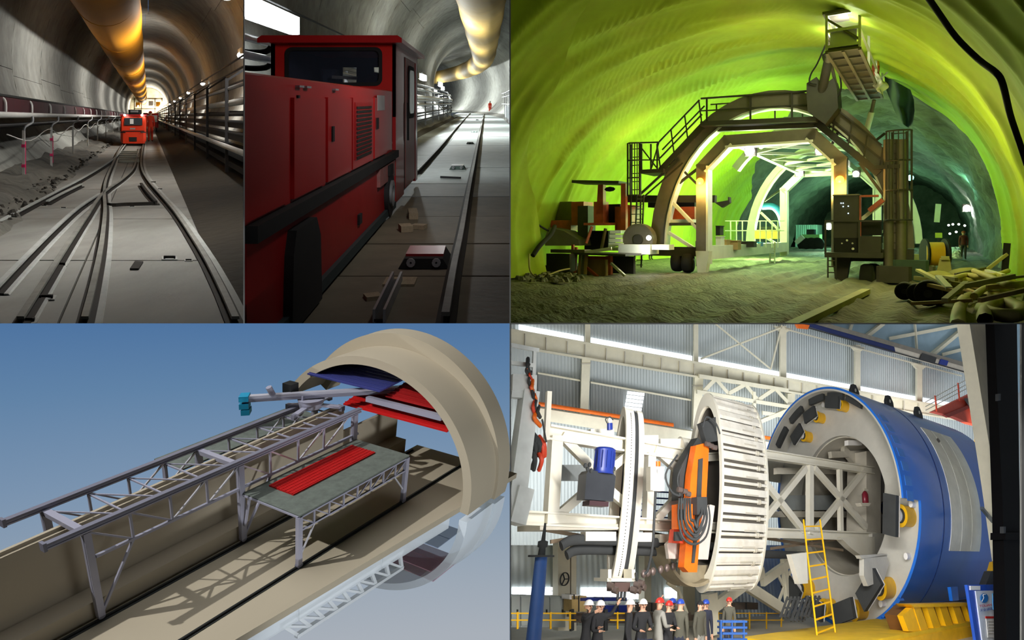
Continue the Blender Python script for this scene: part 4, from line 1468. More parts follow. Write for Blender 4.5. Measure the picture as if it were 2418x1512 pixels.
# ladder cages
def cage(px0, px1, py0, py1, y, label):
    r = thing('ladder_cage', label, 'ladder cage', F3, P3((px0 + px1) / 2, py1, y))
    c0, c1 = P3(px0, py1, y), P3(px1, py1, y)
    top = P3(px0, py0, y).z
    cx, rad = (c0.x + c1.x) / 2, (c1.x - c0.x) / 2
    for i in range(9):
        t = PI * (i / 8) + PI
        x, yy_ = cx + rad * math.cos(t), y + .7 * rad * math.sin(t)
        MB(F3).bar((x, yy_, c0.z), (x, yy_, top), .035).build('cage_bar', m_gdark, r)
    n = 4
    for k in range(n):
        z = c0.z + (top - c0.z) * k / (n - 1)
        MB(F3).tube([(cx + rad * math.cos(PI + PI * i / 10), y + .7 * rad * math.sin(PI + PI * i / 10), z) for i in range(11)], .03, 5).build('hoop', m_gdark, r)
    for dx in (-.22, .22):
        MB(F3).bar((cx + dx, y + .2, c0.z - 1.6), (cx + dx, y + .2, top), .06).build('ladder_rail', m_gdark, r)
    z = c0.z - 1.5
    while z < top:
        MB(F3).bar((cx - .22, y + .2, z), (cx + .22, y + .2, z), .035).build('rung', m_gdark, r)
        z += .35
    return r


cage(1482, 1512, 340, 462, -.3, 'tall hooped ladder cage hanging from the stair landing')
cage(2092, 2154, 312, 520, -.3, 'wide hooped ladder cage beside the control cabinet')
ld = thing('lower_ladder', 'ladder standing on the mud beside the curved rib', 'ladder', F3, P3(1500, 635, -.5))
for a in (1500, 1516):
    MB(F3).bar(P3(a + 4, 460, -.5), P3(a - 2, 632, -.5), .055).build('ladder_rail', m_gdark, ld)
for i in range(14):
    b = 470 + i * 12
    MB(F3).bar(P3(1503, b, -.5), P3(1518, b, -.5), .035).build('rung', m_gant, ld)
# pipe columns of the right side
for a, b, w in [(2098, 2106, 0), (2110, 2122, .2), (2128, 2140, 0)]:
    q = P3(a, 640, -.1 + w)
    MB(F3).cyl((q.x, q.y, q.z), (q.x, q.y, P3(a, 330, -.1 + w).z), .17, n=10).build('service_column', m_gant, ga)
# control cabinet and platform
cc = thing('control_cabinet', 'dark control cabinet with small lit buttons on the gantry leg', 'cabinet', F3, P3(1995, 610, -.9))


def pbox(px0, py0, px1, py1, y, dep):
    a, b = P3(px0, py1, y), P3(px1, py0, y)
    return MB(F3).box((a.x, y, a.z), (b.x, y + dep, b.z))


pbox(1968, 462, 2027, 562, -.9, .7).build('cabinet_body', m_gdark, cc)
pbox(1966, 458, 2029, 463, -.95, .8).build('cabinet_roof', m_gant, cc)
for i, (a, b) in enumerate([(1986, 480), (1991, 480), (1991, 488), (2003, 487), (2003, 504)]):
    p = P3(a, b, -.92)
    MB(F3).ball(p, .02, 8).build('button_light', mat('button_lit', (220, 240, 255), .4, var=0, emit=4, ecol=(210, 235, 255)), cc)
pbox(1970, 562, 2030, 598, -.88, .6).build('open_bay', m_tyre, cc)
for a, b, r in [(2000, 568, .04), (2013, 575, .035), (2014, 588, .05), (1988, 575, .03)]:
    MB(F3).ball(P3(a, b, -.92), r, 8).build('gauge', m_gantw, cc)
pbox(2030, 558, 2080, 608, -.85, .6).build('hydraulic_tank', m_gdark, cc)
pbox(2034, 522, 2080, 556, -.5, .5).build('engine', m_tyre, cc)
pbox(1947, 598, 2085, 608, -1.1, 1.0).build('platform', m_gdark, cc)
for a in (1949, 2029):
    MB(F3).bar(P3(a, 600, -1.05), P3(a, 522, -1.05), .06).build('rail_post', m_gdark, cc)
MB(F3).bar(P3(1949, 522, -1.05), P3(2082, 522, -1.05), .06).build('handrail', m_gdark, cc)
pbox(2030, 460, 2074, 466, -.6, .2).build('frame_bar', m_gorange, cc)
pbox(2026, 462, 2033, 560, -.6, .2).build('frame_bar', m_gorange, cc)
MB(F3).bar(P3(2052, 498, -.5), P3(2085, 472, -.5), .16).build('cabinet_strut', m_gorange, cc)
pl3 = thing('platform_ladder', 'small ladder from the mud up to the cabinet platform', 'ladder', F3, P3(1965, 680, -1.1))
for a in (1955, 1974):
    MB(F3).bar(P3(a, 606, -1.1), P3(a, 682, -1.1), .05).build('ladder_rail', m_gdark, pl3)
for i in range(5):
    MB(F3).bar(P3(1955, 616 + i * 14, -1.1), P3(1974, 616 + i * 14, -1.1), .04).build('rung', m_gdark, pl3)

# ---------------------------------------------------------------- raised basket and its boom
bk = thing('work_basket', 'raised steel work basket with grated floor under the membrane', 'basket', F3, P3(2000, 120, -3))
zb = 6.75
n0, n1 = F3.at(1952, 121, z=zb), F3.at(2020, 110, z=zb)
f0, f1 = F3.at(2026, 235, z=zb), F3.at(2090, 226, z=zb)
yb0, yb1 = (n0.y + n1.y) / 2, (f0.y + f1.y) / 2
xb0, xb1 = (n0.x + f0.x) / 2, (n1.x + f1.x) / 2
MB(F3).box((xb0, yb0, zb), (xb1, yb1, zb + .05)).build('grated_floor', mat('grating', (86, 84, 74), .7, .2), bk)
for i in range(9):
    y = yb0 + (yb1 - yb0) * i / 8
    MB(F3).bar((xb0, y, zb - .03), (xb1, y, zb - .03), .07, .06).build('floor_joist', m_gant, bk)
for x in (xb0, (xb0 + xb1) / 2, xb1):
    MB(F3).bar((x, yb0, zb - .05), (x, yb1, zb - .05), .08, .08).build('floor_rail', m_gant, bk)
zt = zb + 1.02
for x in (xb0, xb1):
    for y in (yb0, yb0 + (yb1 - yb0) * .33, yb0 + (yb1 - yb0) * .66, yb1):
        MB(F3).bar((x, y, zb), (x, y, zt), .07).build('post', m_gantw, bk)
    for z in (zb + .5, zt):
        MB(F3).bar((x, yb0, z), (x, yb1, z), .06).build('guard_rail', m_gantw, bk)
for y in (yb0, yb1):
    for z in (zb + .1, zb + .55, zt):
        MB(F3).bar((xb0, y, z), (xb1, y, z), .08).build('guard_rail', m_gantw, bk)
MB(F3).box((xb0 + .08, yb0 + .05, zb + .05), (xb1 - .08, yb0 + .08, zb + .6)).build('end_panel', m_gantw, bk)
MB(F3).bar((xb0, yb0, zb + .9), (xb1, yb0, zb + .2), .06).build('end_brace', m_gant, bk)
MB(F3).box((xb0 - .1, yb0 - .1, zt), (xb1 + .05, yb0 + .9, zt + .08)).build('roof_plate', m_gant, bk)
light('POINT', F3.W(((xb0 + xb1) / 2, yb0 + .5, zb + .75)), 10, (1, 1, .9), .05)
bo = thing('lift_boom', 'dark hydraulic boom carrying the raised basket', 'boom', F3, P3(1930, 225, -.3))
MB(F3).cyl(P3(1937, 232, -.4), P3(1958, 135, -1.4), .16, n=12).build('lower_tube', m_gdark, bo)
MB(F3).cyl(P3(1956, 145, -1.4), P3(1972, 42, -2.6), .11, n=12).build('upper_tube', m_gant, bo)
MB(F3).cyl(P3(1947, 140, -1.4), P3(1966, 132, -1.3), .2, n=10).build('joint_collar', m_gdark, bo)
MB(F3).cyl(P3(1975, 205, -.2), P3(1960, 140, -1.0), .06, n=8).build('lift_cylinder', m_gant, bo)
MB(F3).prism([(P3(a, b, 0).x, P3(a, b, 0).z) for a, b in [(1912, 240), (1912, 205), (1935, 190), (1950, 210), (1975, 192), (1982, 215), (1985, 262), (1955, 300), (1915, 270)]], 'xz', -.7, .5).build('turret', m_gdark, bo)
MB(F3).tube(smooth_path([P3(1928, 200, -.8), P3(1912, 195, -.8), P3(1915, 175, -.8), P3(1930, 150, -1.2), P3(1952, 100, -1.8)], 4), .03, 6).build('hydraulic_hose', m_tyre, bo)
MB(F3).tube(smooth_path([P3(1968, 240, -.6), P3(1985, 215, -.7), P3(1982, 175, -1.0), P3(1962, 130, -1.4)], 4), .03, 6).build('hydraulic_hose', m_tyre, bo)
pp = thing('prop_cylinder', 'pale telescopic prop below the far end of the basket', 'prop', F3, P3(2045, 315, 1))
MB(F3).cyl(P3(2046, 310, 1), P3(2058, 265, .8), .11, n=10).build('outer_tube', m_gantw, pp)
MB(F3).cyl(P3(2057, 270, .8), P3(2064, 236, .6), .07, n=10).build('inner_tube', m_gant, pp)
w3 = person(F3, tuple(F3.at(2068, 200, z=zb + .05)), 1.35, 'worker with a yellow jacket in the raised basket', m_yel, m_gorange, yaw=-.6, arms=(((-.06, -.1, -.12), (-.02, -.2, -.02)), ((.08, -.1, .02), (.1, -.18, .12))), helmet=m_yel, group='workers in the gantry tunnel')
tb = thing('tarp_bundle', 'crumpled pale tarp hung over the basket side', 'tarp', F3, P3(2078, 205, -.5))
g = MB(F3)
a0, b0 = P3(2066, 178, -1.0), P3(2092, 222, -.6)
g.grid(lambda u, v: (a0.x + (b0.x - a0.x) * u + .1 * math.sin(v * 9 + u * 5), -1.0 + .3 * math.sin(u * 7 + v * 3), b0.z + (a0.z - b0.z) * v + .08 * math.sin(u * 9)), 12, 12).build('sheet', m_gantw, tb)
# torn membrane flap
g = MB(F3)
fl = [[(2088, 178), (2110, 190), (2150, 212)], [(2092, 212), (2122, 225), (2158, 235)], [(2104, 240), (2125, 252), (2160, 262)], [(2112, 262), (2138, 275), (2156, 288)], [(2128, 290), (2142, 300), (2156, 306)]]


def flap(u, v):
    i = min(int(u * 4), 3); f = u * 4 - i
    def row(r):
        j = min(int(v * 2), 1); q = v * 2 - j
        return (fl[r][j][0] * (1 - q) + fl[r][j + 1][0] * q, fl[r][j][1] * (1 - q) + fl[r][j + 1][1] * q)
    a, b = row(i), row(i + 1)
    p = P3(a[0] * (1 - f) + b[0] * f, a[1] * (1 - f) + b[1] * f, 2.6 + .35 * math.sin(v * 8 + u * 3) + .5 * u)
    return tuple(p)


g.grid(flap, 20, 16).build('membrane_flap', m_tarp, label='torn dark green sheet hanging from the membrane edge by the basket', cat='sheet')

# cables
MB(F3).tube(smooth_path([wall3(a, b, TR - .55) for a, b in [(2185, -15), (2215, 28), (2258, 88), (2310, 140), (2352, 172), (2368, 200), (2385, 270), (2405, 330), (2425, 390)]], 4), .055, 8).build('power_cable', m_tyre, label='thick black power cable strung along the yellow-green wall', cat='cable')
MB(F3).tube(smooth_path([G3(1200, 600, 2.2) if 0 else P3(1200, 447, -7), P3(1235, 495, -6), P3(1270, 530, -5), P3(1295, 545, -4)], 4), .04, 6).build('power_cable', m_tyre, label='black cable sagging down the dim membrane beside the rig', cat='cable')
MB(F3).tube(smooth_path([P3(1258, 604, -6), P3(1275, 580, -5.5), P3(1300, 555, -4.5), P3(1310, 535, -3)], 4), .09, 8).build('black_hose', m_tyre, label='thick black hose curving off the mud beside the formwork', cat='hose')
MB(F3).tube(smooth_path([P3(1250, 600, -6.5), P3(1252, 640, -7), P3(1275, 655, -7), P3(1320, 640, -6), P3(1345, 635, -5)], 5), .03, 6).build('pale_cable', m_hose, label='pale cable looping over the mud by the formwork', cat='cable')

# ---------------------------------------------------------------- drilling rig behind the gantry's left leg
RY = -2.0
rg = thing('drilling_rig', 'old orange drilling rig with flat canopy against the membrane', 'drilling rig', F3, P3(1420, 615, 2 + RY))


def rbox(px0, py0, px1, py1, y, dep, m, nm, root=rg):
    return pbox(px0, py0, px1, py1, y + RY, dep).build(nm, m, root)


MB(F3).bar(P3(1367, 431, 2 + RY), P3(1476, 433, 2 + RY), 1.4, .12).build('canopy', m_gdark, rg)
MB(F3).prism([(P3(a, b, 2 + RY).x, P3(a, b, 2 + RY).z) for a, b in [(1408, 505), (1412, 436), (1424, 436), (1424, 505)]], 'xz', 2 + RY, 2.3 + RY).build('canopy_post', m_gorange, rg)
rbox(1466, 433, 1477, 552, 1.6, .25, m_gorange, 'canopy_post')
MB(F3).ball(P3(1440, 447, 1.8 + RY), .22, 8, (1.2, .6, .5)).build('headlamp', m_tyre, rg)
rbox(1300, 476, 1350, 520, 3, 1.2, m_gant, 'fuel_tank')
rbox(1349, 476, 1378, 532, 2.4, 1, m_gorange, 'engine_panel')
rbox(1364, 486, 1388, 560, 2.2, .8, m_gdark, 'engine_block')
rbox(1402, 476, 1424, 530, 2.0, .6, m_gorange, 'seat_box')
rbox(1424, 482, 1464, 526, 2.6, .6, m_tyre, 'radiator')
rbox(1452, 488, 1466, 548, 2.2, .5, m_gorange, 'engine_panel')
rbox(1476, 484, 1492, 545, 2.4, .9, m_gorange, 'side_tank')
rbox(1300, 520, 1348, 545, 2.6, 1, m_gorange, 'front_guard')
rbox(1378, 526, 1440, 532, 1.6, .8, m_gorange, 'foot_plate')
MB(F3).prism([(P3(a, b, 2 + RY).x, P3(a, b, 2 + RY).z) for a, b in [(1302, 560), (1310, 538), (1345, 545), (1380, 566), (1382, 580), (1302, 580)]], 'xz', 1.4 + RY, 2.6 + RY).build('track_cover', m_gant, rg)
for i in range(5):
    rbox(1436 + (4 - i) * 1, 544 + i * 10, 1466, 552 + i * 10, .9 - i * .1, .5, m_gantw, 'step')
MB(F3).lathe(P3(1505, 566, .9 + RY), (0, 1, 0), [(0, .02), (.01, .56), (.02, .6), (.03, .66), (.5, .66), (.52, .6)], 26, False).build('cable_drum', m_gant, rg)
MB(F3).lathe(P3(1505, 566, .8 + RY), (0, 1, 0), [(0, .05), (.01, .2), (.12, .22)], 16, False).build('drum_hub', m_gdark, rg)
rbox(1460, 578, 1535, 600, .2, 1, m_gantw, 'drum_bed')
rbox(1536, 578, 1580, 590, .4, .6, m_gantw, 'drum_bed')
MB(F3).bar(P3(1475, 470, 3 + RY), P3(1690, 470, 3 + RY), .3, .3).build('drill_boom', m_gdark, rg)
MB(F3).prism([(P3(a, b, 2 + RY).x, P3(a, b, 2 + RY).z) for a, b in [(1668, 476), (1700, 470), (1700, 462), (1703, 462), (1704, 476), (1685, 488)]], 'xz', 3.2 + RY, 3.5 + RY).build('boom_head', m_gdark, rg)
rbox(1530, 462, 1640, 490, 3.4, .8, m_tyre, 'rock_drill')
rbox(1580, 488, 1640, 518, 3.2, .8, m_gorange, 'slide_frame')
rbox(1580, 518, 1636, 526, 2.4, .8, m_gantw, 'slide_tray')
rbox(1380, 545, 1436, 590, 2.6, .8, m_tyre, 'crawler_body')
MB(F3).bar(P3(1420, 590, 1.4 + RY), P3(1430, 540, 1.6 + RY), .1).build('support_leg', m_gant, rg)
MB(F3).bar(P3(1384, 575, 1.4 + RY), P3(1398, 535, 1.6 + RY), .1).build('support_leg', m_gorange, rg)
# person in front of the rig (dark clothes)
person(F3, tuple(G3(1536, 613, .02)), 1.62, 'worker in an orange vest behind the curved rib', m_gorange, m_gdark, yaw=1.2, helmet=m_gorange, group='workers in the gantry tunnel')

# formwork heap at the lower left
fw3 = thing('formwork_table', 'rusty formwork table with plywood sides on the mud', 'formwork', F3, P3(1430, 650, -3))


def fbox(px0, py0, px1, py1, y, dep, m, nm, root=fw3):
    return pbox(px0, py0, px1, py1, y, dep).build(nm, m, root)


MB(F3).bar(P3(1375, 598, -3.0), P3(1496, 602, -3.0), 1.6, .08).build('table_top', m_gdark, fw3)
fbox(1386, 608, 1428, 655, -3.2, .3, m_ply, 'side_panel')
fbox(1430, 606, 1496, 645, -2.4, .2, m_tyre, 'shadow_panel')
fbox(1384, 606, 1440, 612, -3.3, .2, m_gorange, 'edge_rail')
fbox(1436, 602, 1442, 650, -3.3, .2, m_gorange, 'leg')
MB(F3).bar(P3(1443, 622, -3.5), P3(1476, 652, -3.7), .09).build('diagonal_strut', m_gantw, fw3)
MB(F3).bar(P3(1386, 632, -3.5), P3(1412, 654, -3.7), .09).build('diagonal_strut', m_gorange, fw3)
MB(F3).bar(P3(1378, 597, -3.6), P3(1444, 587, -3.4), .12).build('loose_beam', m_gantw, fw3)
for i, (a, m) in enumerate([(1350, m_gorange), (1358, m_gorange), (1368, m_ply), (1376, m_gant), (1382, m_ply)]):
    MB(F3).bar(P3(a, 648, -3.6), P3(a + 3, 578 + 6 * i, -3.5), .1).build('stacked_post', m, label=['red prop leaning at the end of the formwork', 'second red prop against the formwork', 'pale plank upright against the formwork', 'grey plank upright against the formwork', 'short pale plank against the formwork side'][i], cat='prop', group='props and planks against the formwork')
for i, (a, b, c, d, m) in enumerate([(1290, 600, 1345, 640, m_gdark), (1300, 590, 1380, 597, m_gant), (1320, 610, 1350, 650, m_tyre), (1255, 628, 1300, 645, m_gdark)]):
    pbox(a, b, c, d, -4.2 + .5 * i, .5).build('scrap_crate', m, label=['dark scrap crate at the foot of the dim membrane', 'flat grey board lying on the scrap crates', 'black crate between the cable loop and the props', 'low dark crate near the picture divider'][i], cat='crate', group='scrap crates by the formwork')
rb = MB(F3)
rb.rocks([(G3(1215 + 160 * rnd(), 625 + 40 * rnd())) for _ in range(120)], .14)
rb.build('mud_rubble', m_mud3, label='muddy rubble scattered before the formwork', cat='rubble', kind='stuff')

# goods on the gantry's base deck and inside
for i, (a, b, c, d, y, m, lb) in enumerate([(1702, 568, 1716, 590, 3, m_ply, 'plywood crate on the base beam nearest the leg'), (1720, 570, 1742, 590, 3.6, m_ply, 'second plywood crate on the base beam'), (1780, 545, 1836, 564, 11, m_yel, 'long yellow box on the far deck'), (1745, 572, 1780, 584, 6, m_gdark, 'dark low bin behind the plywood crates'), (1690, 560, 1702, 590, 2.4, m_gantw, 'white sack standing against the front leg'), (1690, 535, 1700, 556, 3, m_tyre, 'black bag hung above the sacks'), (1788, 574, 1796, 582, 9, m_bluep, 'small blue can on the base beam')]):
    bx = thing('storage_box', lb, 'box', F3, P3((a + c) / 2, d, y))
    pbox(a, b, c, d, y, .6).build('body', m, bx)
    pbox(a - .6, b - 2, c + .6, b, y - .05, .7).build('lid', m, bx)
rr3 = thing('deck_railing', 'thin pale railing on the far deck behind the crates', 'railing', F3, P3(1770, 585, 9))
for a in range(1725, 1850, 14):
    MB(F3).bar(P3(a, 585, 9), P3(a, 522, 9), .05).build('post', m_gantw, rr3)
for b in (522, 545):
    MB(F3).bar(P3(1712, b, 9), P3(1852, b, 9), .05).build('bar', m_gantw, rr3)
ldd = thing('deck_ladder', 'short pale ladder leaning on the base beam near the rear leg', 'ladder', F3, P3(1824, 622, 12))
for a in (1819, 1830):
    MB(F3).bar(P3(a, 572, 12), P3(a - 1, 623, 12), .07).build('ladder_rail', m_gantw, ldd)
for i in range(6):
    MB(F3).bar(P3(1819, 578 + i * 8, 12), P3(1830, 578 + i * 8, 12), .05).build('rung', m_gantw, ldd)
MB(F3).tube(smooth_path([P3(1800, 488, 18), P3(1825, 488, 18), P3(1842, 505, 18), P3(1850, 535, 18), P3(1848, 565, 18)], 4), .22, 10).build('blue_duct', m_bluep, label='bright blue duct bending down behind the rear leg', cat='duct')
# far loader and container through the gantry
ldr = thing('wheel_loader', 'pale green wheel loader parked far inside the tunnel', 'loader', F3, P3(1905, 588, 55))
y_ = 55.0
DY = 14
pbox(1893, 540 + DY, 1935, 560 + DY, y_, 2).build('body', mat('loader_pale', (140, 190, 120), .6), ldr)
pbox(1905, 528 + DY, 1922, 541 + DY, y_ + .3, 1.4).build('cab', m_glass, ldr)
for a in (1900, 1916, 1930):
    p = P3(a, 563 + DY, y_)
    MB(F3).lathe((p.x, y_ - .3, p.z), (0, 1, 0), [(0, .2), (.05, .75), (.5, .75), (.55, .2)], 16).build('wheel', m_tyre, ldr)
MB(F3).bar(P3(1897, 545 + DY, y_ - .5), P3(1880, 560 + DY, y_ - .5), .5).build('lift_arm', m_gantw, ldr)
ct = thing('site_container', 'pale ribbed site container far inside beside the rear portal', 'container', F3, P3(1890, 588, 66))
y_ = 62.0
pbox(1878, 517 + DY, 1930, 588, y_ + 4, 4).build('body', mat('container_pale', (170, 205, 190), .6), ct)
for a in range(1880, 1930, 5):
    pbox(a, 518 + DY, a + 2, 554 + DY, y_ + 3.9, .1).build('rib', mat('container_pale', (170, 205, 190), .6), ct)

# ---------------------------------------------------------------- right-hand heap
sp = thing('cable_spool', 'yellow cable spool with dark flanges on a pale trestle', 'spool', F3, G3(2212, 640))
q = P3(2208, 600, 1)
MB(F3).cyl((q.x - .3, 1, q.z), (q.x + .25, 1.1, q.z), .42, n=20).build('cable_winding', m_yel, sp)
for d in (-.34, .27):
    MB(F3).cyl((q.x + d, 1, q.z), (q.x + d + .06, 1.02, q.z), .55, n=20).build('flange', m_tyre, sp)
for a in (2200, 2226):
    MB(F3).bar(P3(a, 618, 1), P3(a - 3, 650, 1), .16).build('trestle_leg', m_gantw, sp)
pbox(2192, 612, 2232, 620, .8, .6).build('trestle_top', m_gantw, sp)
tr = thing('pale_trestle', 'pale forked trestle standing before the spool', 'trestle', F3, P3(2235, 652, -1))
MB(F3).bar(P3(2228, 612, -1), P3(2218, 655, -1), .22).build('leg', m_hose, tr)
MB(F3).bar(P3(2234, 612, -1), P3(2240, 655, -1), .22).build('leg', m_hose, tr)
pbox(2222, 606, 2242, 614, -1.2, .4).build('head', m_hose, tr)
sg = thing('yellow_notice', 'small yellow-green notice above the spool', 'notice', F3, P3(2216, 575, 6))
pbox(2208, 550, 2225, 562, 6, .05).build('board', mat('notice_green', (190, 220, 60), .6), sg)
MB(F3).bar(P3(2216, 562, 6), P3(2216, 590, 6), .05).build('post', m_gdark, sg)
person(F3, tuple(G3(2275, 612, .0)), 1.75, 'worker in dark red standing far down the tunnel beside the spool', mat('cloth_darkred', (96, 36, 32), .8), m_gdark, yaw=.2, helmet=m_gorange, group='workers in the gantry tunnel')
for i, (a, b, r, ln) in enumerate([(2136, 690, .2, .5), (2164, 694, .2, .5), (2192, 704, .27, .6), (2214, 702, .22, .6), (2206, 678, .2, .5)]):
    p = G3(a, b + 16, 0)
    d = thing('black_drum', ['leftmost of the black drums in the heap', 'second black drum beside the leftmost one', 'big black drum in front of the hose heap', 'black drum right behind the big one', 'black drum lying on top of the other drums'][i], 'drum', F3, p, 'black drums in the foreground')
    z = max(r * .95, P3(a, b, p.y).z)
    MB(F3).lathe((p.x, p.y - ln / 2, z), (0, 1, 0), [(0, r * .85), (.02, r), (ln * .3, r * .97), (ln * .34, r * 1.02), (ln * .66, r * .97), (ln, r)], 20).build('shell', m_tyre, d)
    MB(F3).cyl((p.x, p.y - ln / 2 - .03, z), (p.x, p.y - ln / 2, z), r * .3, n=14).build('lid', m_gdark, d)
for i in range(26):
    a, b = 2230 + 150 * rnd(), 640 + 70 * rnd()
    p = G3(a, b, .1 + .45 * rnd())
    an = rnd() * PI
    L_ = .8 + 1.2 * rnd()
    q = Vector((p.x + L_ * math.cos(an), p.y + L_ * math.sin(an) * 1.6, max(.05, p.z + .5 * (rnd() - .4))))
    MB(F3).bar(p, q, .05 + .09 * rnd(), .05 + .05 * rnd()).build('scrap_timber', [m_hose, m_ply, m_gantw, m_gant][i % 4], label=['khaki', 'plywood coloured', 'whitish', 'grey'][i % 4] + ' batten tangled in the heap beside the yellow-green wall', cat='timber', group='battens in the heap: ' + ['khaki', 'ply', 'white', 'grey'][i % 4])
for i, pts in enumerate([[(2262, 770), (2265, 730), (2280, 705), (2310, 698), (2360, 706), (2425, 728)], [(2330, 770), (2325, 740), (2340, 722), (2372, 716), (2410, 728), (2400, 745), (2350, 742), (2318, 728)], [(2300, 700), (2330, 680), (2375, 676), (2405, 682)], [(2235, 665), (2280, 650), (2330, 655), (2380, 640)], [(2300, 640), (2340, 655), (2380, 672), (2420, 670)]]):
    MB(F3).tube(smooth_path([G3(a, b, .14 + .1 * i) for a, b in pts], 5), .11 if i < 2 else .07, 8).build('thick_hose', m_hose, label=['thick khaki hose running out of the bottom corner', 'khaki hose coiled in a loop at the bottom corner', 'short khaki hose over the coiled one', 'long khaki hose lying across the heap', 'khaki hose drooping at the foot of the wall'][i], cat='hose', group='khaki hoses in the heap')
for i, (a, b, w) in enumerate([(2250, 690, .7), (2330, 690, .9), (2215, 668, .5), (2290, 668, .8)]):
    p = G3(a, b, 0)
    MB(F3).ball((p.x, p.y, .22), w * .6, 14, (1.3, .8, .55)).build('sand_bag', m_hose, label=['pale sand bag just behind the big black drum', 'pale sand bag under the coiled hose', 'small sand bag beside the trestle', 'pale sand bag in the middle of the heap'][i], cat='bag', group='sand bags in the heap')
p0, p1 = G3(1868, 772, .05), G3(2045, 688, .05)
MB(F3).bar(p0, p1, .2, .12).build('long_plank', m_hose, label='long pale plank lying on the dark mud pointing at the gantry', cat='plank')
p0 = P3(2380, 600, -1)
MB(F3).bar(P3(2378, 575, -1.5), P3(2372, 645, -1.6), .18).build('leaning_post', m_tyre, label='dark post leaning against the yellow-green wall', cat='post')
MB(F3).bar(P3(2300, 660, -2), P3(2378, 600, -1.6), .09).build('leaning_pole', m_hose, label='thin pale pole leaning from the heap to the wall', cat='pole')
g = MB(F3)
g.prism([(P3(a, b, -7).x, P3(a, b, -7).z) for a, b in [(2400, 740), (2425, 655), (2440, 640), (2440, 780), (2400, 780)]], 'xz', -7.4, -7)
g.build('green_sheet', mat('panel_green', (96, 110, 70), .7), label='dull green panel cut by the bottom corner of the picture', cat='panel')
for i, (a, b, m) in enumerate([(2130, 640, m_hose), (2170, 645, m_gant), (2110, 655, m_gdark), (2180, 620, m_hose), (2150, 655, m_tarp)]):
    p = G3(a, b + 10, 0)
    cbx = MB(F3).cbox((p.x - .5, p.y, -.05), (p.x + .5, p.y + .6, .28 + .1 * i), .08)
    cbx.build('material_crate', m, label=['khaki low', 'grey', 'nearly black', 'taller khaki', 'dark green'][i] + ' crate in the clutter under the ladder cage', cat='crate', group='crates under the ladder cage')
tp = MB(F3)
tp.rocks([G3(2190 + 75 * rnd(), 585 + 25 * rnd(), .05 + .5 * rnd() ** 2) for _ in range(240)], .16)
tp.build('spoil_heap', m_gantw, label='pale broken spoil lit teal behind the spool', cat='rubble', kind='stuff')
MB(F3).bar(P3(2212, 525, 30), P3(2216, 482, 30), .35, .2).build('hanging_banner', m_gantw, label='narrow pale banner hanging far down the dark tunnel', cat='banner')
# ================================================================= DIORAMA 4: model of a gantry in a cut tunnel, before the open sky
K4 = 0.09 * K
F4 = Frame(CAM + rayv(240, 1465) * 14 * K4, rayv(2300, 340).normalized() * K4, -rayv(-1500, 340).normalized() * K4, -rayv(690, 3900).normalized() * K4)
F4.near = None
m_tan = mat('model_tan', (170, 160, 140), 0.8, var=0.02, spec=.2)
m_tan2 = mat('model_tan_wall', (160, 150, 132), 0.8, var=0.02, spec=.2)
m_lil = mat('model_steel', (150, 150, 166), 0.45, 0.1, var=0.04)
m_lild = mat('model_steel_dark', (112, 112, 126), 0.5, 0.1, var=0.04)
m_deck = mat('deck_greygreen', (92, 99, 92), 0.9, var=0.2, scale=60)
m_redp = mat('panel_red', (176, 8, 8), 0.55, var=0.03)
m_bluepn = mat('panel_navy', (44, 50, 112), 0.6, var=0.03)
m_cyan = mat('box_cyan', (0, 132, 170), 0.6, var=0.03)
m_rail4 = mat('model_rail', (44, 48, 48), 0.6, var=0.05)
m_blk = mat('model_black', (12, 16, 16), 0.6, var=0.05)

# trench: floor, step, left wall
def edge4(x):
    return 2.83 + (x - .98) * .0915


MB(F4).prism([(-3.2, -.15), (10.0, -.15), (10.0, edge4(10)), (-3.2, edge4(-3.2))], 'xy', -.18, 0).build('floor_trench', m_tan, label='tan floor slab of the gantry model', kind='structure')
MB(F4).prism([(-3.2, edge4(-3.2) - .16), (7.3, edge4(7.3) - .16), (7.3, edge4(7.3)), (-3.2, edge4(-3.2))], 'xy', 0, .03).build('trim_kerb', m_tan, label='low tan kerb along the edge of the model floor', kind='structure')
MB(F4).box((-3.2, -.72, -.3), (7.4, -.15, .49)).build('floor_step', m_tan2, label='tan step along the model trench', kind='structure')
MB(F4).prism([(-3.2, -.3), (7.25, -.3), (7.25, 2.42), (-3.2, 2.2)], 'xz', -.78, -.7).build('wall_trench', m_tan2, label='tall tan side wall of the model trench', kind='structure')
MB(F4).prism([(-3.2, -.3), (7.2, -.3), (7.2, 2.5), (-3.2, 2.28)], 'xz', -.86, -.78).build('wall_bench', m_tan2, label='tan parapet behind the model trench wall', kind='structure')
for (x0, x1, y0, y1, h) in [(7.25, 9.5, -.74, -.64, 1.6), (7.2, 9.4, -.64, -.15, .49), (7.2, 8.6, -.15, .25, .3)]:
    MB(F4).box((x0, y0, -.2), (x1, y1, h)).build('wall_block', m_tan2, label='tan step block inside the model tunnel ring', kind='structure')
# plinth out of the picture that carries the slab
MB(F4).box((-3.2, .5, -9), (-2.4, 2.8, -.3)).build('wall_plinth', m_black, label='dark plinth under the end of the model slab', kind='structure')
for y, lb in ((0.0, 'dark rail beside the trench step of the model'), (1.95, 'dark rail along the middle of the model floor')):
    r = thing('model_rail', lb, 'rail', F4, (3, y, 0), 'rails of the gantry model')
    MB(F4).box((-3.2, y - .07, 0), (9.6, y + .07, .02)).build('rail_base', m_rail4, r)
    MB(F4).box((-3.2, y - .025, .02), (9.6, y + .025, .07)).build('rail_head', m_blk, r)

# tunnel ring
rg4 = thing('tunnel_ring', 'tan tunnel ring arching over the far end of the model', 'tunnel ring', F4, (8.4, .1, 0))
AC = (.12, .42)


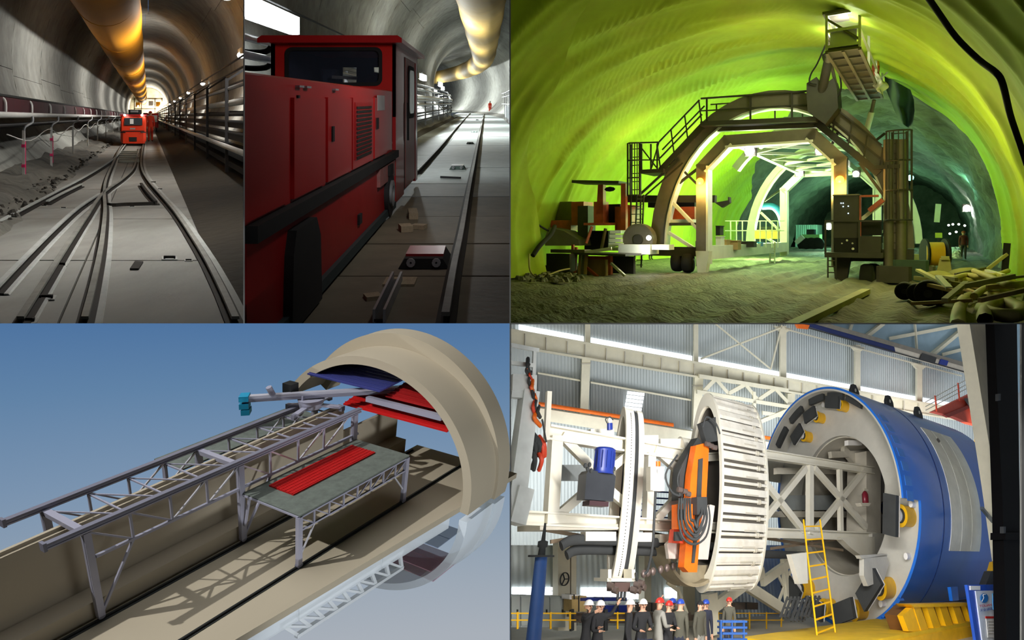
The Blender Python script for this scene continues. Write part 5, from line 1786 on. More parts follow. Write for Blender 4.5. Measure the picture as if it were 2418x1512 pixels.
def ring4(x0, x1, ri, ro, a0, a1, m, nm, root, flip=1, n=56, kz=1.0):
    g = MB(F4)
    vs, fs, fl_ = [], [], []
    for i in range(n + 1):
        t = a0 + (a1 - a0) * i / n
        for (r, x) in ((ri, x0), (ro, x0), (ro, x1), (ri, x1)):
            z = AC[1] + r * math.sin(t) * kz
            vs.append((x, AC[0] + r * math.cos(t), flip * z))
    for i in range(n):
        p, q = 4 * i, 4 * i + 4
        fs += [(p + 1, p + 2, q + 2, q + 1), (p + 3, p, q, q + 3)]
        fl_ += [(p, p + 1, q + 1, q), (p + 2, p + 3, q + 3, q + 2)]
    g._add(vs, fs, True)
    g._add(vs, fl_ + [(0, 1, 2, 3), (4 * n, 4 * n + 1, 4 * n + 2, 4 * n + 3)])
    return g.build(nm, m, root)


ring4(7.28, 8.45, 3.5, 3.76, -.11, 2.55, m_tan, 'front_ring', rg4)
ring4(8.40, 8.95, 3.2, 3.84, -.11, 2.62, m_tan, 'rear_ring', rg4, kz=1.09)
MB(F4).box((7.9, 3.45, 0), (9.3, 3.66, .5)).build('ring_foot', m_tan2, rg4)

# ---------------------------------------------------------------- gantry
gt = thing('launching_gantry', 'grey twin-truss gantry on four legs straddling the model trench', 'gantry', F4, (3.3, 0, 0))
ZT4, ZB4 = 2.54, 1.75


def chord(x0, x1, y, z, nm='top_chord'):
    MB(F4).bar((x0, y, z + .035), (x1, y, z + .035), .13, .05).build(nm, m_lild, gt)
    MB(F4).bar((x0, y, z - .02), (x1, y, z - .02), .07, .07).build(nm + '_web', m_lil, gt)
    MB(F4).bar((x0, y, z - .07), (x1, y, z - .07), .11, .035).build(nm + '_flange', m_lil, gt)


for y in (0.0, -1.55):
    chord(-.68, 7.15, y, ZT4)
    MB(F4).box((-.74, y - .08, ZT4 - .1), (-.68, y + .08, ZT4 + .1)).build('end_plate', m_lild, gt)
    MB(F4).bar((.1, y, ZB4), (7.1, y, ZB4), .07).build('bottom_chord', m_lil, gt)
    nx = [0.0 + .838 * i for i in range(9)]
    for i, x in enumerate(nx[:-1]):
        if i:
            MB(F4).bar((x, y, ZB4), (x, y, ZT4 - .08), .045).build('vertical', m_lil, gt)
        if i < 4:
            a, b = ((x, ZT4 - .08), (x + .838, ZB4)) if i < 2 else ((x, ZB4), (x + .838, ZT4 - .08))
        else:
            a, b = ((x, ZT4 - .08), (x + .838, ZB4)) if i < 6 else ((x, ZB4), (x + .838, ZT4 - .08))
        MB(F4).bar((a[0], y, a[1]), (b[0], y, b[1]), .04).build('diagonal', mat('model_shiny', (190, 190, 198), .3, .3, var=.1, scale=20) if i > 1 else m_lil, gt)
for i, x in enumerate(nx):
    if x < 7.2:
        big = i in (0, 4)
        MB(F4).bar((x, -1.55, ZT4 - .12), (x, 0, ZT4 - .12), .14 if big else .035, .12 if big else .035).build('cross_beam', m_lil, gt)
        if i < 8:
            MB(F4).bar((x, -1.55, ZT4 - .12), (x + .838, 0, ZT4 - .12), .03).build('top_brace', m_lil, gt)
for x in (0.0, 3.36, 6.95):
    for y in (0.0, -1.55):
        zb_ = .07 if y == 0 else .5
        lg = MB(F4)
        lg.bar((x, y, zb_ + .08), (x, y, ZT4 - .1), .05, .15, up=(1, 0, 0))
        lg = lg.build('leg', m_lil, gt)
        for dy in (-.05, .05):
            MB(F4).bar((x, y + dy, zb_ + .08), (x, y + dy, ZT4 - .1), .14, .022, up=(0, 1, 0)).build('leg_flange', m_lil, lg)
        MB(F4).cyl((x, y - .05, zb_ + .07), (x, y + .05, zb_ + .07), .075, n=16).build('wheel', m_lild, lg)
for x, s_ in ((0, 1), (3.36, 1)):
    MB(F4).bar((x + .06, 0, .25), (x + .84, 0, ZB4), .05).build('knee_brace', m_lil, gt)

# near side platform with its truss
pf = thing('side_platform', 'grey-green platform on truss legs beside the gantry', 'platform', F4, (5.1, 1, 0))
MB(F4).box((3.36, .05, 1.57), (6.98, 1.98, 1.615)).build('deck_plate', m_deck, pf)
for z in (1.53, 1.13):
    MB(F4).bar((3.36, 1.95, z), (6.95, 1.95, z), .06, .05).build('edge_chord', m_lil, pf)
for i in range(9):
    x = 3.36 + .44875 * i
    if i:
        MB(F4).bar((x, 1.95, 1.13), (x, 1.95, 1.53), .035).build('vertical', m_lil, pf)
    if i < 8:
        a, b = (1.53, 1.13) if i < 4 else (1.13, 1.53)
        MB(F4).bar((x, 1.95, a), (x + .449, 1.95, b), .028).build('diagonal', m_lil, pf)
for x, kx in ((3.38, .45), (6.92, -.45)):
    l = MB(F4).bar((x, 1.95, .1), (x, 1.95, 1.55), .12, .1).build('leg', m_lil, pf)
    MB(F4).cyl((x, 1.9, .08), (x, 2.0, .08), .08, n=14).build('wheel', m_lild, l)
    MB(F4).bar((x + .04, 1.95, .35), (x + kx, 1.95, 1.13), .035).build('knee_brace', mat('model_shiny', (190, 190, 198), .3, .3), pf)
MB(F4).bar((3.36, .05, 1.56), (3.36, 1.95, 1.56), .05).build('end_beam', m_lil, pf)
MB(F4).bar((3.36, .1, .6), (3.36, .3, 1.55), .05).build('end_strut', m_lil, pf)
MB(F4).bar((6.95, .05, 1.56), (6.95, 1.95, 1.56), .05).build('end_beam', m_lil, pf)
# far platform
pf2 = thing('side_platform', 'grey-green platform hidden behind the far truss of the gantry', 'platform', F4, (5, -2.6, .5))
MB(F4).box((2.95, -2.75, 1.95), (7.1, -1.65, 2.0)).build('deck_plate', m_deck, pf2)
for x in (3.1, 5.0, 6.9):
    MB(F4).bar((x, -2.6, .4), (x, -2.6, 1.95), .09).build('leg', m_lil, pf2)
MB(F4).bar((3.0, -2.7, 1.9), (7.1, -2.7, 1.9), .05).build('edge_chord', m_lil, pf2)


# corrugated panels made of planks
def plank_panel(name, label, x0, x1, y0, y1, z, n, m, along='x', tilt=0.0, t=.045, group=None):
    r = thing(name, label, 'panel', F4, ((x0 + x1) / 2, (y0 + y1) / 2, z), group)
    for i in range(n):
        if along == 'x':
            a, b = y0 + (y1 - y0) * i / n, y0 + (y1 - y0) * (i + .94) / n
            za, zb_ = z + tilt * i / n, z + tilt * (i + .94) / n
            g = MB(F4)
            g._add([(x0, a, za), (x1, a, za), (x1, b, zb_), (x0, b, zb_), (x0, a, za + t), (x1, a, za + t), (x1, b, zb_ + t), (x0, b, zb_ + t)],
                   [(0, 3, 2, 1), (4, 5, 6, 7), (0, 1, 5, 4), (1, 2, 6, 5), (2, 3, 7, 6), (3, 0, 4, 7)])
            g.box((x0, (a + b) / 2 - .012, za + t), (x1, (a + b) / 2 + .012, zb_ + t + .012))
        else:
            a, b = x0 + (x1 - x0) * i / n, x0 + (x1 - x0) * (i + .94) / n
            za, zb_ = z + tilt * i / n, z + tilt * (i + .94) / n
            g = MB(F4)
            g._add([(a, y0, za), (b, y0, zb_), (b, y1, zb_), (a, y1, za), (a, y0, za + t), (b, y0, zb_ + t), (b, y1, zb_ + t), (a, y1, za + t)],
                   [(0, 3, 2, 1), (4, 5, 6, 7), (0, 1, 5, 4), (1, 2, 6, 5), (2, 3, 7, 6), (3, 0, 4, 7)])
            g.box(((a + b) / 2 - .012, y0, za + t), ((a + b) / 2 + .012, y1, zb_ + t + .012))
        g.build('plank', m, r)
    return r


plank_panel('red_plank_sheet', 'red ribbed panel lying on the near platform deck', 3.9, 6.58, .3, 1.16, 1.615, 7, m_redp)
plank_panel('red_plank_sheet', 'red ribbed panel hung low across the mouth of the ring', 7.35, 8.3, -.85, 2.82, 2.42, 6, m_redp, 'y', .25, group='red panels hung in the ring')
plank_panel('red_plank_sheet', 'red ribbed panel hung higher under the ring crown', 7.5, 8.6, .55, 2.25, 2.95, 7, mat('panel_red_dark', (150, 8, 10), .6, var=.03), 'y', .25, group='red panels hung in the ring')
plank_panel('navy_plank_sheet', 'navy ribbed panel hung under the ring crown', 7.2, 8.5, -2.15, .6, 3.22, 7, m_bluepn, 'y', .1)
MB(F4).bar((7.45, -.05, 2.78), (7.45, 2.55, 2.78), .13, .16).build('pale_beam', m_lil, label='pale grey beam lying over the low red panel', cat='beam')
# crane arm
ca = thing('slewing_crane', 'long grey crane arm on a turntable crossing the gantry top', 'crane', F4, (6.3, -.9, 2.6))
e0, e1 = F4.at(573, 945, z=2.95), F4.at(975, 920, z=2.95)
MB(F4).bar(e0, e1, .2, .1).build('arm_lower', m_lild, ca)
MB(F4).bar((e0.x, e0.y, e0.z + .09), (e1.x - .05, e1.y - .05, e1.z + .09), .15, .09).build('arm_upper', mat('model_pale', (168, 168, 180), .4, .2), ca)
MB(F4).bar((e1.x - .25, e1.y - .25, e1.z + .15), e1 + Vector((.02, .02, .13)), .06, .05).build('arm_tip', m_lil, ca)
u = (e1 - e0).normalized()
for k_, (dz, l0, l1) in enumerate([(.08, -.12, .12), (-.16, -.12, .12), (-.36, -.08, .14)]):
    c = e0 + u * .05
    MB(F4).bar(c + u * l0 + Vector((0, 0, dz)), c + u * l1 + Vector((0, 0, dz)), .34, .17).build('counterweight', m_cyan, ca)
tt = F4.at(735, 945, z=2.8)
MB(F4).cyl((tt.x, tt.y, 2.56), (tt.x, tt.y, 2.86), .3, .36, 24).build('turntable', m_lil, ca)
for dx, dy in ((-.75, .2), (.75, -.1), (-.3, -.55), (.35, .8)):
    MB(F4).bar((tt.x, tt.y, 2.66), (tt.x + dx, tt.y + dy, 2.62), .16, .06).build('outrigger', m_lil, ca)
    MB(F4).box((tt.x + dx - .06, tt.y + dy - .06, 2.5), (tt.x + dx + .06, tt.y + dy + .06, 2.66)).build('outrigger_foot', m_lild, ca)
q = F4.at(686, 916, z=3.15)
MB(F4).box((q.x - .13, q.y - .17, q.z - .14), (q.x + .13, q.y + .17, q.z + .16)).build('control_box', m_blk, ca)
q = F4.at(660, 932, z=3.05)
MB(F4).cyl((q.x - .12, q.y - .1, q.z - .02), (q.x - .25, q.y - .12, q.z + .3), .08, n=12).build('winch_drum', m_lil, ca)
MB(F4).bar((tt.x - .2, tt.y - .1, 2.86), (tt.x - .2, tt.y - .1, 3.0), .1).build('arm_saddle', m_lil, ca)
MB(F4).bar((tt.x + .25, tt.y + .2, 2.86), (tt.x + .25, tt.y + .2, 3.0), .1).build('arm_saddle', m_lil, ca)

# ---------------------------------------------------------------- pale glassy mirror images below the slab
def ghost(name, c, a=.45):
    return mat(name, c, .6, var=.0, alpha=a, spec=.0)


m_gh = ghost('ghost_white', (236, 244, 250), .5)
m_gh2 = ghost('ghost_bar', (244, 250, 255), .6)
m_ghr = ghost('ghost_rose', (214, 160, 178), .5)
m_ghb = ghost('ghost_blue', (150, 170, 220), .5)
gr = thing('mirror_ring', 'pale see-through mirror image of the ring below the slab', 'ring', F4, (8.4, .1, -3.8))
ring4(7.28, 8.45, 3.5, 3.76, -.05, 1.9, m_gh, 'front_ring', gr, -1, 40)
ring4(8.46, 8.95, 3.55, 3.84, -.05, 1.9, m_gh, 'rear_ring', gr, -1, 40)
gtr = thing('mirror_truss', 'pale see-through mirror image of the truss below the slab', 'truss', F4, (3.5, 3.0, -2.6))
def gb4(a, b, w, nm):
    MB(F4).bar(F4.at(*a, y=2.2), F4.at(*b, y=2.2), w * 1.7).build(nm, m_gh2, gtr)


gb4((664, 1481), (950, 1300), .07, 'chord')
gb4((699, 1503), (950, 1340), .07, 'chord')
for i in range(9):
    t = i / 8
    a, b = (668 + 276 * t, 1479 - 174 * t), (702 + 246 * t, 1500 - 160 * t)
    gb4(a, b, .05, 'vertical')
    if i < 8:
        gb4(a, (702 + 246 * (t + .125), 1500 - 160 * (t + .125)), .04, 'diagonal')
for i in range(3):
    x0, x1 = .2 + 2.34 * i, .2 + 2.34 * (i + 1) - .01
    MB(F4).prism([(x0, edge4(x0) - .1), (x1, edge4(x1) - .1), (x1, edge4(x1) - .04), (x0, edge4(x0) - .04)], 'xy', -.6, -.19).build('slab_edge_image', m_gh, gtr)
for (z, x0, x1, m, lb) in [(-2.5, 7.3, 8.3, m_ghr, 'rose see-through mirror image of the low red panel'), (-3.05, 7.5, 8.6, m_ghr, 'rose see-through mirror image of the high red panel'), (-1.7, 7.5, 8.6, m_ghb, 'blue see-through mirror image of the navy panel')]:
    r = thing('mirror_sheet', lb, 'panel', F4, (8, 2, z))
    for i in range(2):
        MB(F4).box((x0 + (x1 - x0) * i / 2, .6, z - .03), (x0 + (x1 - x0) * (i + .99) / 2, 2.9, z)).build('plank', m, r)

# ---------------------------------------------------------------- added unseen lamps lighting the model
dloc = Vector((1.77, 1.32, -2.54))
dw = F4.D(dloc).normalized()
ctr = F4.W((4.0, .6, .8))
light('SPOT', ctr - dw * 3.6 * K, 385, (1, .985, .96), .02, target=ctr, name='model_sun_spot', spot=math.radians(44), blend=.25)  # unseen spot added as a stand-in for the sun on the model
light('AREA', ctr + Vector((-.15 * K, -.35 * K, .9 * K)), 5.5, (.97, .98, 1), .8, target=ctr, name='model_top_fill')  # unseen fill added above the model
light('AREA', CAM + Vector((1.3, .25, -.75)) * K, 6.5, (.95, .98, 1), .7, target=F4.W((8.0, 2.0, -1.5)), name='model_side_fill')  # unseen fill added for the ring's far side
gpos = CAM + Vector((.5, .1, -1.25)) * K
light('SPOT', gpos, 75, (.95, .98, 1), .05, target=F4.W((7.0, 2.2, -2.2)), name='mirror_fill', spot=math.radians(36), blend=.5)  # unseen spot added to brighten the mirror images
# ================================================================= DIORAMA 5: boring machine in the assembly hall
S5 = 0.5 * K
CL5 = (plane_px(XB, 'R'), plane_py(YM, 'below'))
F5 = Frame(CAM + rayv(1480, 1165) * 20 * S5, rayv(3100, 1320).normalized() * S5, rayv(400, 1320).normalized() * S5 * .66, rayv(1767, -2719).normalized() * S5, CL5)
FB = Frame(CAM + rayv(1205, 1400) * 44 * S5, rayv(4500, 1400).normalized() * S5, Vector((0, 1, 0)) * S5, Vector((0, 0, 1)) * S5, CL5)
m_cream = mat('cream_steel', (222, 216, 192), 0.55, var=0.06, scale=3)
m_mach = mat('machine_white', (226, 222, 206), 0.45, var=0.06, scale=3, dirt=(190, 178, 152), dirt_scale=1.5, dirt_amt=.35)
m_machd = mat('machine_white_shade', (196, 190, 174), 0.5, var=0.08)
m_seg = mat('segment_white', (224, 220, 208), 0.5, var=0.08, scale=5, dirt=(186, 176, 152), dirt_scale=3, dirt_amt=.4)
m_sblue = mat('shield_blue', (34, 112, 214), 0.32, var=0.06, scale=1.2, coat=.2)
m_flange = mat('flange_grey', (190, 188, 178), 0.55, var=0.08, scale=3)
m_ylw = mat('paint_yellow', (232, 178, 20), 0.5, var=0.1, scale=4)
m_oran = mat('paint_orange', (232, 108, 22), 0.45, var=0.1, scale=4)
m_pad = mat('rubber_pad', (52, 54, 54), 0.85, var=0.15)
m_grey5 = mat('cabinet_grey', (176, 184, 180), 0.5, var=0.05)
m_blue5 = mat('motor_blue', (30, 50, 130), 0.4, var=0.08)
m_bpost = mat('post_blue', (44, 84, 148), 0.5, var=0.15, scale=4)
m_red5 = mat('crane_red', (206, 66, 36), 0.5, var=0.1)
m_floor5 = mat('hall_floor', (186, 178, 160), 0.6, var=0.12, scale=1)
m_day = mat('daylight_pane', (250, 252, 255), 0.5, var=0, emit=1.6, ecol=(246, 250, 255))
m_jean = mat('cloth_navy', (32, 36, 52), .85, var=.15)
m_coat = mat('cloth_black', (26, 26, 28), .85, var=.15)
m_greyc = mat('cloth_grey', (132, 130, 122), .85, var=.1)
m_olive = mat('cloth_olive', (74, 72, 60), .85, var=.12)
m_hred = mat('helmet_red', (206, 44, 36), .4, var=.05)
m_hblue = mat('helmet_blue', (40, 70, 160), .4, var=.05)
m_hwhite = mat('helmet_white', (236, 234, 230), .4, var=.03)


def siding(name, c, n=1):
    m = mat(name, c, .6, var=.05, scale=.6)
    nt = m.node_tree
    N, L = nt.nodes, nt.links
    wv = N.new('ShaderNodeTexWave')
    wv.inputs['Scale'].default_value = 2.6 / K
    wv.bands_direction = 'X'
    tc = N.new('ShaderNodeTexCoord')
    L.new(tc.outputs['Object'], wv.inputs['Vector'])
    bp = N.new('ShaderNodeBump')
    bp.inputs['Strength'].default_value = .55
    bp.inputs['Distance'].default_value = .06 * K
    L.new(wv.outputs['Fac'], bp.inputs['Height'])
    L.new(bp.outputs[0], N['Principled BSDF'].inputs['Normal'])
    return m


m_side = siding('siding_grey', (188, 196, 196))
m_side2 = siding('siding_pale', (206, 216, 214))


def wq(px, py, y=0.0):
    return FB.at(px, py, y=y)


def wquad(pts, y, t, name, m, label=None, root=None, kind='structure'):
    ps = [wq(a, b, y) for a, b in pts]
    n = len(ps)
    g = MB(FB)
    g._add([tuple(p) for p in ps] + [(p.x, p.y + t, p.z) for p in ps],
           [tuple(range(n)), tuple(range(2 * n - 1, n - 1, -1))] + [(i, (i + 1) % n, n + (i + 1) % n, n + i) for i in range(n)])
    return g.build(name, m, root, label=label, kind=None if root else kind)


# ---------------------------------------------------------------- hall shell
wb = thing('wall_back', 'tall grey ribbed metal wall of the assembly hall', None, FB, wq(1400, 1490, .5), kind='structure')
bays = [1190, 1385, 1642, 1850, 2027, 2175, 2330, 2480]
for i in range(len(bays) - 1):
    a, b = bays[i], bays[i + 1]
    wquad([(a, 1500), (b, 1500), (b, 700), (a, 700)], 1.2, .1, 'wall_panel', m_side, root=wb)


def gline(px, y0=785.0, sl=.177):     # height of the crane girder line on the wall
    return y0 + (px - 1205) * sl


# lower wall under the ledge: shade put into a darker siding colour
ledge = thing('trim_ledge', 'cream ledge line on the hall wall under the girder', None, FB, wq(1400, 930, 1), kind='structure')
for a, b in [(1270, 1370), (1395, 1632)]:
    wquad([(a, gline(a, 868)), (b, gline(b, 868)), (b, gline(b, 872)), (a, gline(a, 872))], .6, .4, 'ledge_bar', m_cream, root=ledge)
    wquad([(a, gline(a, 872, .175)), (b, gline(b, 872, .175)), (b, gline(b, 955, .15)), (a, gline(a, 955, .15))], .9, .2, 'lower_shade_panel', siding('siding_shaded', (132, 136, 134)), root=ledge)
# daylight strip above the girder
st = thing('window_1', 'long bright daylight strip above the crane girder', None, FB, wq(1700, 820, 1), kind='structure')
xs_ = [1225, 1290, 1335, 1380, 1396, 1440, 1480, 1520, 1560, 1600, 1636, 1650, 1690, 1730, 1770, 1810, 1846, 1858, 1900, 1960, 2020, 2034, 2090, 2168, 2182, 2260]
for a, b in zip(xs_, xs_[1:]):
    if b - a > 18:
        wquad([(a, gline(a) - 22 + (a - 1205) * .004), (b - 1.5, gline(b) - 22 + (b - 1205) * .004), (b - 1.5, gline(b) - 6), (a, gline(a) - 6)], 1.0, .15, 'pane', m_day, root=st)
# crane girder with stiffeners
gd = thing('crane_girder', 'long cream crane girder with stiffener ribs along the hall wall', 'girder', FB, wq(1700, 870, 0))
for a, b in [(1200, 1380), (1380, 1642), (1642, 1850), (1850, 2060), (2060, 2290)]:
    wquad([(a, gline(a) - 4), (b, gline(b) - 4), (b, gline(b) + 26 - (b - 1205) * .008), (a, gline(a) + 30 - (a - 1205) * .008)], 0, .35, 'girder_web', m_cream, root=gd)
wquad([(1200, gline(1200) - 9), (2290, gline(2290) - 8), (2290, gline(2290) - 3), (1200, gline(1200) - 3)], -.25, .8, 'top_flange', m_cream, root=gd)
wquad([(1200, gline(1200) + 29), (2290, gline(2290) + 18), (2290, gline(2290) + 22), (1200, gline(1200) + 35)], -.25, .8, 'bottom_flange', m_cream, root=gd)
for a in [1240, 1290, 1340, 1382, 1432, 1476, 1520, 1562, 1605, 1640, 1683, 1720, 1757, 1795, 1830, 1862, 1895, 1930, 1962, 1995, 2030, 2062, 2098, 2135, 2170]:
    wquad([(a - 1, gline(a) - 3), (a + 1, gline(a) - 3), (a + 1, gline(a) + 27 - (a - 1205) * .007), (a - 1, gline(a) + 27 - (a - 1205) * .007)], -.18, .2, 'stiffener', m_machd, root=gd)
# wall columns
for i, (a, w, y0, y1, lab) in enumerate([(1384, 9, 836, 985, 'between the girder and the orange pipe'), (1650, 9, 888, 1015, 'beside the segment ring'), (1868, 8, 930, 1060, 'beside the blue shield top')]):
    c = thing('wall_column', 'cream wall column ' + lab, 'column', FB, wq(a, y1), 'cream wall columns')
    wquad([(a - w, y0), (a + w + 2, y0), (a + w - 4, y1), (a - w - 5, y1)], .1, .5, 'shaft', m_cream, root=c)
    wquad([(a - w - 1, y0 + 22), (a + w + 2, y0 + 22), (a + w + 1, y0 + 25), (a - w - 2, y0 + 25)], .05, .6, 'joint_plate', m_machd, root=c)
for i, (a, w, top) in enumerate([(1388, 6, 762), (1644, 5, 762), (1850, 7, 770), (2026, 6, 815), (2172, 6, 858)]):
    c = thing('upper_column', 'slim cream column above the girder, ' + ['first', 'second', 'third', 'fourth', 'fifth'][i] + ' along the hall wall', 'column', FB, wq(a, gline(a)), 'slim cream columns above the girder')
    wquad([(a - w, top), (a + w, top), (a + w, gline(a)), (a - w, gline(a))], .4, .3, 'shaft', m_cream, root=c)
    if i > 1:
        wquad([(a - w * 3, top), (a + w * 3, top + 6), (a + w, top + 16), (a - w, top + 14)], .35, .35, 'bracket', m_cream, root=c)
# wall bracing
br = thing('wall_bracing', 'crossed cream wind braces high on the hall wall', 'brace', FB, wq(1760, 830))
for a, b in [((1688, 764), (1820, 872)), ((1655, 848), (1850, 772)), ((1820, 872), (1846, 768)), ((1856, 778), (2270, 888))]:
    MB(FB).bar(wq(*a, .3), wq(*b, .3), .16, .12).build('brace_bar', m_cream, br)
# orange pipe and lower cream runway
rw = thing('runway_beam', 'cream lower runway beam with an orange pipe along its top', 'beam', FB, wq(1500, 1010, -1))
wquad([(1272, 964), (1640, 1020), (1640, 1050), (1272, 992)], -1, .5, 'beam_web', m_cream, root=rw)
wquad([(1800, 1042), (1850, 1050), (1850, 1078), (1800, 1070)], -1, .5, 'beam_web', m_cream, root=rw)
MB(FB).tube([wq(1272, 954, -1.3), wq(1590, 1004, -1.3)], .14, 10).build('orange_pipe', m_oran, rw)
MB(FB).tube([wq(1796, 1032, -1.3), wq(1850, 1040, -1.3)], .14, 10).build('orange_pipe', m_oran, rw)
# little bright window in the dark zone
wn = thing('window_2', 'small bright louvred window between the columns', None, FB, wq(1498, 960, .6), kind='structure')
for i in range(5):
    wquad([(1482 - i * 1.6, 924 + i * 9), (1522 - i * 1.6, 929 + i * 9), (1521 - i * 1.6, 936 + i * 9), (1481 - i * 1.6, 931 + i * 9)], .7, .1, 'pane', m_day, root=wn)
# open roof truss behind the segment ring
tr5 = thing('roof_truss', 'cream lattice truss showing above and beside the segment ring', 'truss', FB, wq(1750, 950, -.5))
for a, b, w in [((1650, 888), (1860, 922), .35), ((1645, 925), (1868, 962), .3), ((1780, 925), (1782, 1010), .3), ((1660, 926), (1690, 895), .12), ((1690, 895), (1720, 930), .12), ((1720, 930), (1760, 908), .12), ((1760, 908), (1790, 945), .12), ((1790, 945), (1830, 918), .12), ((1830, 918), (1860, 950), .12), ((1785, 1000), (1868, 965), .3), ((1800, 975), (1866, 985), .2)]:
    MB(FB).bar(wq(*a, -.5), wq(*b, -.5), w, .3).build('truss_bar', m_cream, tr5)
# roof
MB(FB)._add([tuple(wq(1190, 700, 1.3)), tuple(wq(2480, 700, 1.3)), tuple(wq(2480, 560, -26)), tuple(wq(1190, 560, -26))], [(0, 1, 2, 3)]).build('ceiling_roof', mat('roof_blue_grey', (150, 176, 190), .6, var=.05), label='pale blue-grey roof of the assembly hall', kind='structure')
rf5 = wquad([(1880, 700), (2480, 700), (2480, 960), (2310, 885), (2110, 815), (1880, 762)], .2, .1, 'ceiling_slope', mat('roof_blue_grey', (150, 176, 190), .6, var=.05), label='sloping blue-grey roof sheet above the travelling crane')
rb5 = thing('roof_ribs', 'cream roof ribs fanning out above the travelling crane', 'roof ribs', FB, wq(2150, 800))
for a, b, w in [((2045, 795), (2085, 764), .5), ((2200, 838), (2290, 764), .55), ((2100, 800), (2290, 764), .12), ((2005, 785), (2012, 764), .2), ((2165, 828), (2160, 764), .14), ((2225, 838), (2300, 818), .12), ((2280, 870), (2330, 800), .5)]:
    MB(FB).bar(wq(*a, -.1), wq(*b, -.1), w, .3).build('rib', m_cream, rb5)
# travelling crane
cr5 = thing('travelling_crane', 'navy and grey travelling crane girder under the roof', 'crane', FB, wq(2100, 830, -1))
wquad([(1905, 757), (2110, 812), (2115, 834), (1898, 768)], -1.2, .7, 'navy_girder', mat('crane_navy', (26, 40, 92), .5), root=cr5)
wquad([(2110, 812), (2312, 874), (2312, 890), (2115, 834)], -1.2, .7, 'grey_girder', m_machd, root=cr5)
wquad([(1905, 750), (2312, 866), (2312, 876), (1905, 760)], -1.3, .9, 'top_rail', mat('crane_grey', (120, 116, 106), .6), root=cr5)
wquad([(2178, 834), (2212, 845), (2208, 858), (2172, 848)], -1.35, .2, 'dark_plate', m_pad, root=cr5)
wquad([(2222, 848), (2240, 853), (2236, 864), (2218, 860)], -1.35, .2, 'blue_plate', m_blue5, root=cr5)
wquad([(1880, 764), (1912, 768), (1908, 778), (1886, 776)], -1.4, .4, 'hoist', m_oran, root=cr5)
MB(FB).bar(wq(1900, 772, -1.2), wq(2310, 888, -1.2), .12, .1).build('lower_cable', m_pad, cr5)
# floor
MB(F5).box((-14, -9, -4.75), (48, 60, -4.55)).build('floor_hall', m_floor5, label='pale floor of the assembly hall', kind='structure')
# added unseen fill lights for the machine and the hall wall
def hp(px, py, d):
    return CAM + rayv(px, py) * d * S5


light('AREA', hp(1640, 850, 9.5), 50, (1, .98, .95), 2.0, target=F5.W((3, 0, -.5)), size_y=.25)
light('AREA', hp(2060, 850, 13), 430, (1, .98, .96), 2.5, target=F5.W((15, -2, .5)), size_y=.25)
light('AREA', hp(2500, 1150, 10), 180, (1, .98, .96), 1.5, target=F5.W((24, -6, 1)))
light('AREA', hp(2200, 1600, 10), 170, (1, .98, .96), 1.5, target=F5.W((19, -5, .5)))
light('AREA', hp(1650, 1580, 11), 16, (1, .98, .95), 1.5, target=F5.W((4, -3, -2)))
light('AREA', FB.W((10, -9, 9)), 350, (.95, .98, 1), 8, target=FB.W((11, 1, 7)), size_y=3)
light('AREA', FB.W((26, -9, 12)), 380, (.95, .98, 1), 8, target=FB.W((27, 1, 10)), size_y=3)
light('AREA', FB.W((46, -10, 14)), 480, (.95, .98, 1), 8, target=FB.W((47, 1, 12)), size_y=3)
light('AREA', FB.W((3, -7, 3)), 70, (1, .98, .95), 5, target=FB.W((4, 1, 0)))
# closing boards of the hall
g = MB(WF)
a, b = hx(XB, WY), hx(XB, 70 * K)
g._add([(a, WY, -.02), (b, 70 * K, -.02), (b, 70 * K, -60), (a, WY, -60)], [(0, 1, 2, 3)])
g.build('wall_hall_side', mat('hall_side_white', (220, 218, 210), .7), label='white side board of the assembly hall', kind='structure', clip=False)
MB(WF).box((-.5, 70 * K, -70), (140, 70 * K + .3, 4)).build('wall_hall_far', mat('hall_side_white', (220, 218, 210), .7), label='white far board of the assembly hall', kind='structure', clip=False)
MB(WF).box((hx(2470, 70 * K), WY, -70), (hx(2470, 70 * K) + .3, 70 * K, 2)).build('wall_hall_right', mat('hall_side_white', (220, 218, 210), .7), label='white outer board of the assembly hall', kind='structure', clip=False)
g = MB(WF)
g._add([(0.01, 12 * K, hz(YM, 12 * K) + .02), (hx(2470, 70 * K), 12 * K, hz(YM, 12 * K) + .02), (hx(2470, 70 * K), 70 * K, hz(YM, 70 * K) + .02), (0.01, 70 * K, hz(YM, 70 * K) + .02)], [(0, 1, 2, 3)])
g.build('ceiling_hall_top', mat('hall_side_white', (220, 218, 210), .7), label='white top board of the assembly hall', kind='structure', clip=False)


# ---------------------------------------------------------------- helper: bars by picture columns on a plane of the machine
def mb5(a, b, w, h, y, m, nm, root, y2=None):
    return MB(F5).bar(F5.at(*a, y=y), F5.at(*b, y=y if y2 is None else y2), w, h, up=(0, 0, 1)).build(nm, m, root)


def mi5(a, b, w, h, y, m, nm, root):
    return MB(F5).ibeam(F5.at(*a, y=y), F5.at(*b, y=y), w, h).build(nm, m, root)


def q5(px, py, y):
    return F5.at(px, py, y=y)


def poly5(pts, y, t, m, nm, root, label=None, cat=None):
    ps = [q5(a, b, y) for a, b in pts]
    return MB(F5).prism([(p.x, p.z) for p in ps], 'xz', y, y + t).build(nm, m, root, label=label, cat=cat)


def box5(px0, py0, px1, py1, y, t, m, nm, root, label=None, cat=None):
    return poly5([(px0, py1), (px1, py1), (px1, py0), (px0, py0)], y, t, m, nm, root, label, cat)


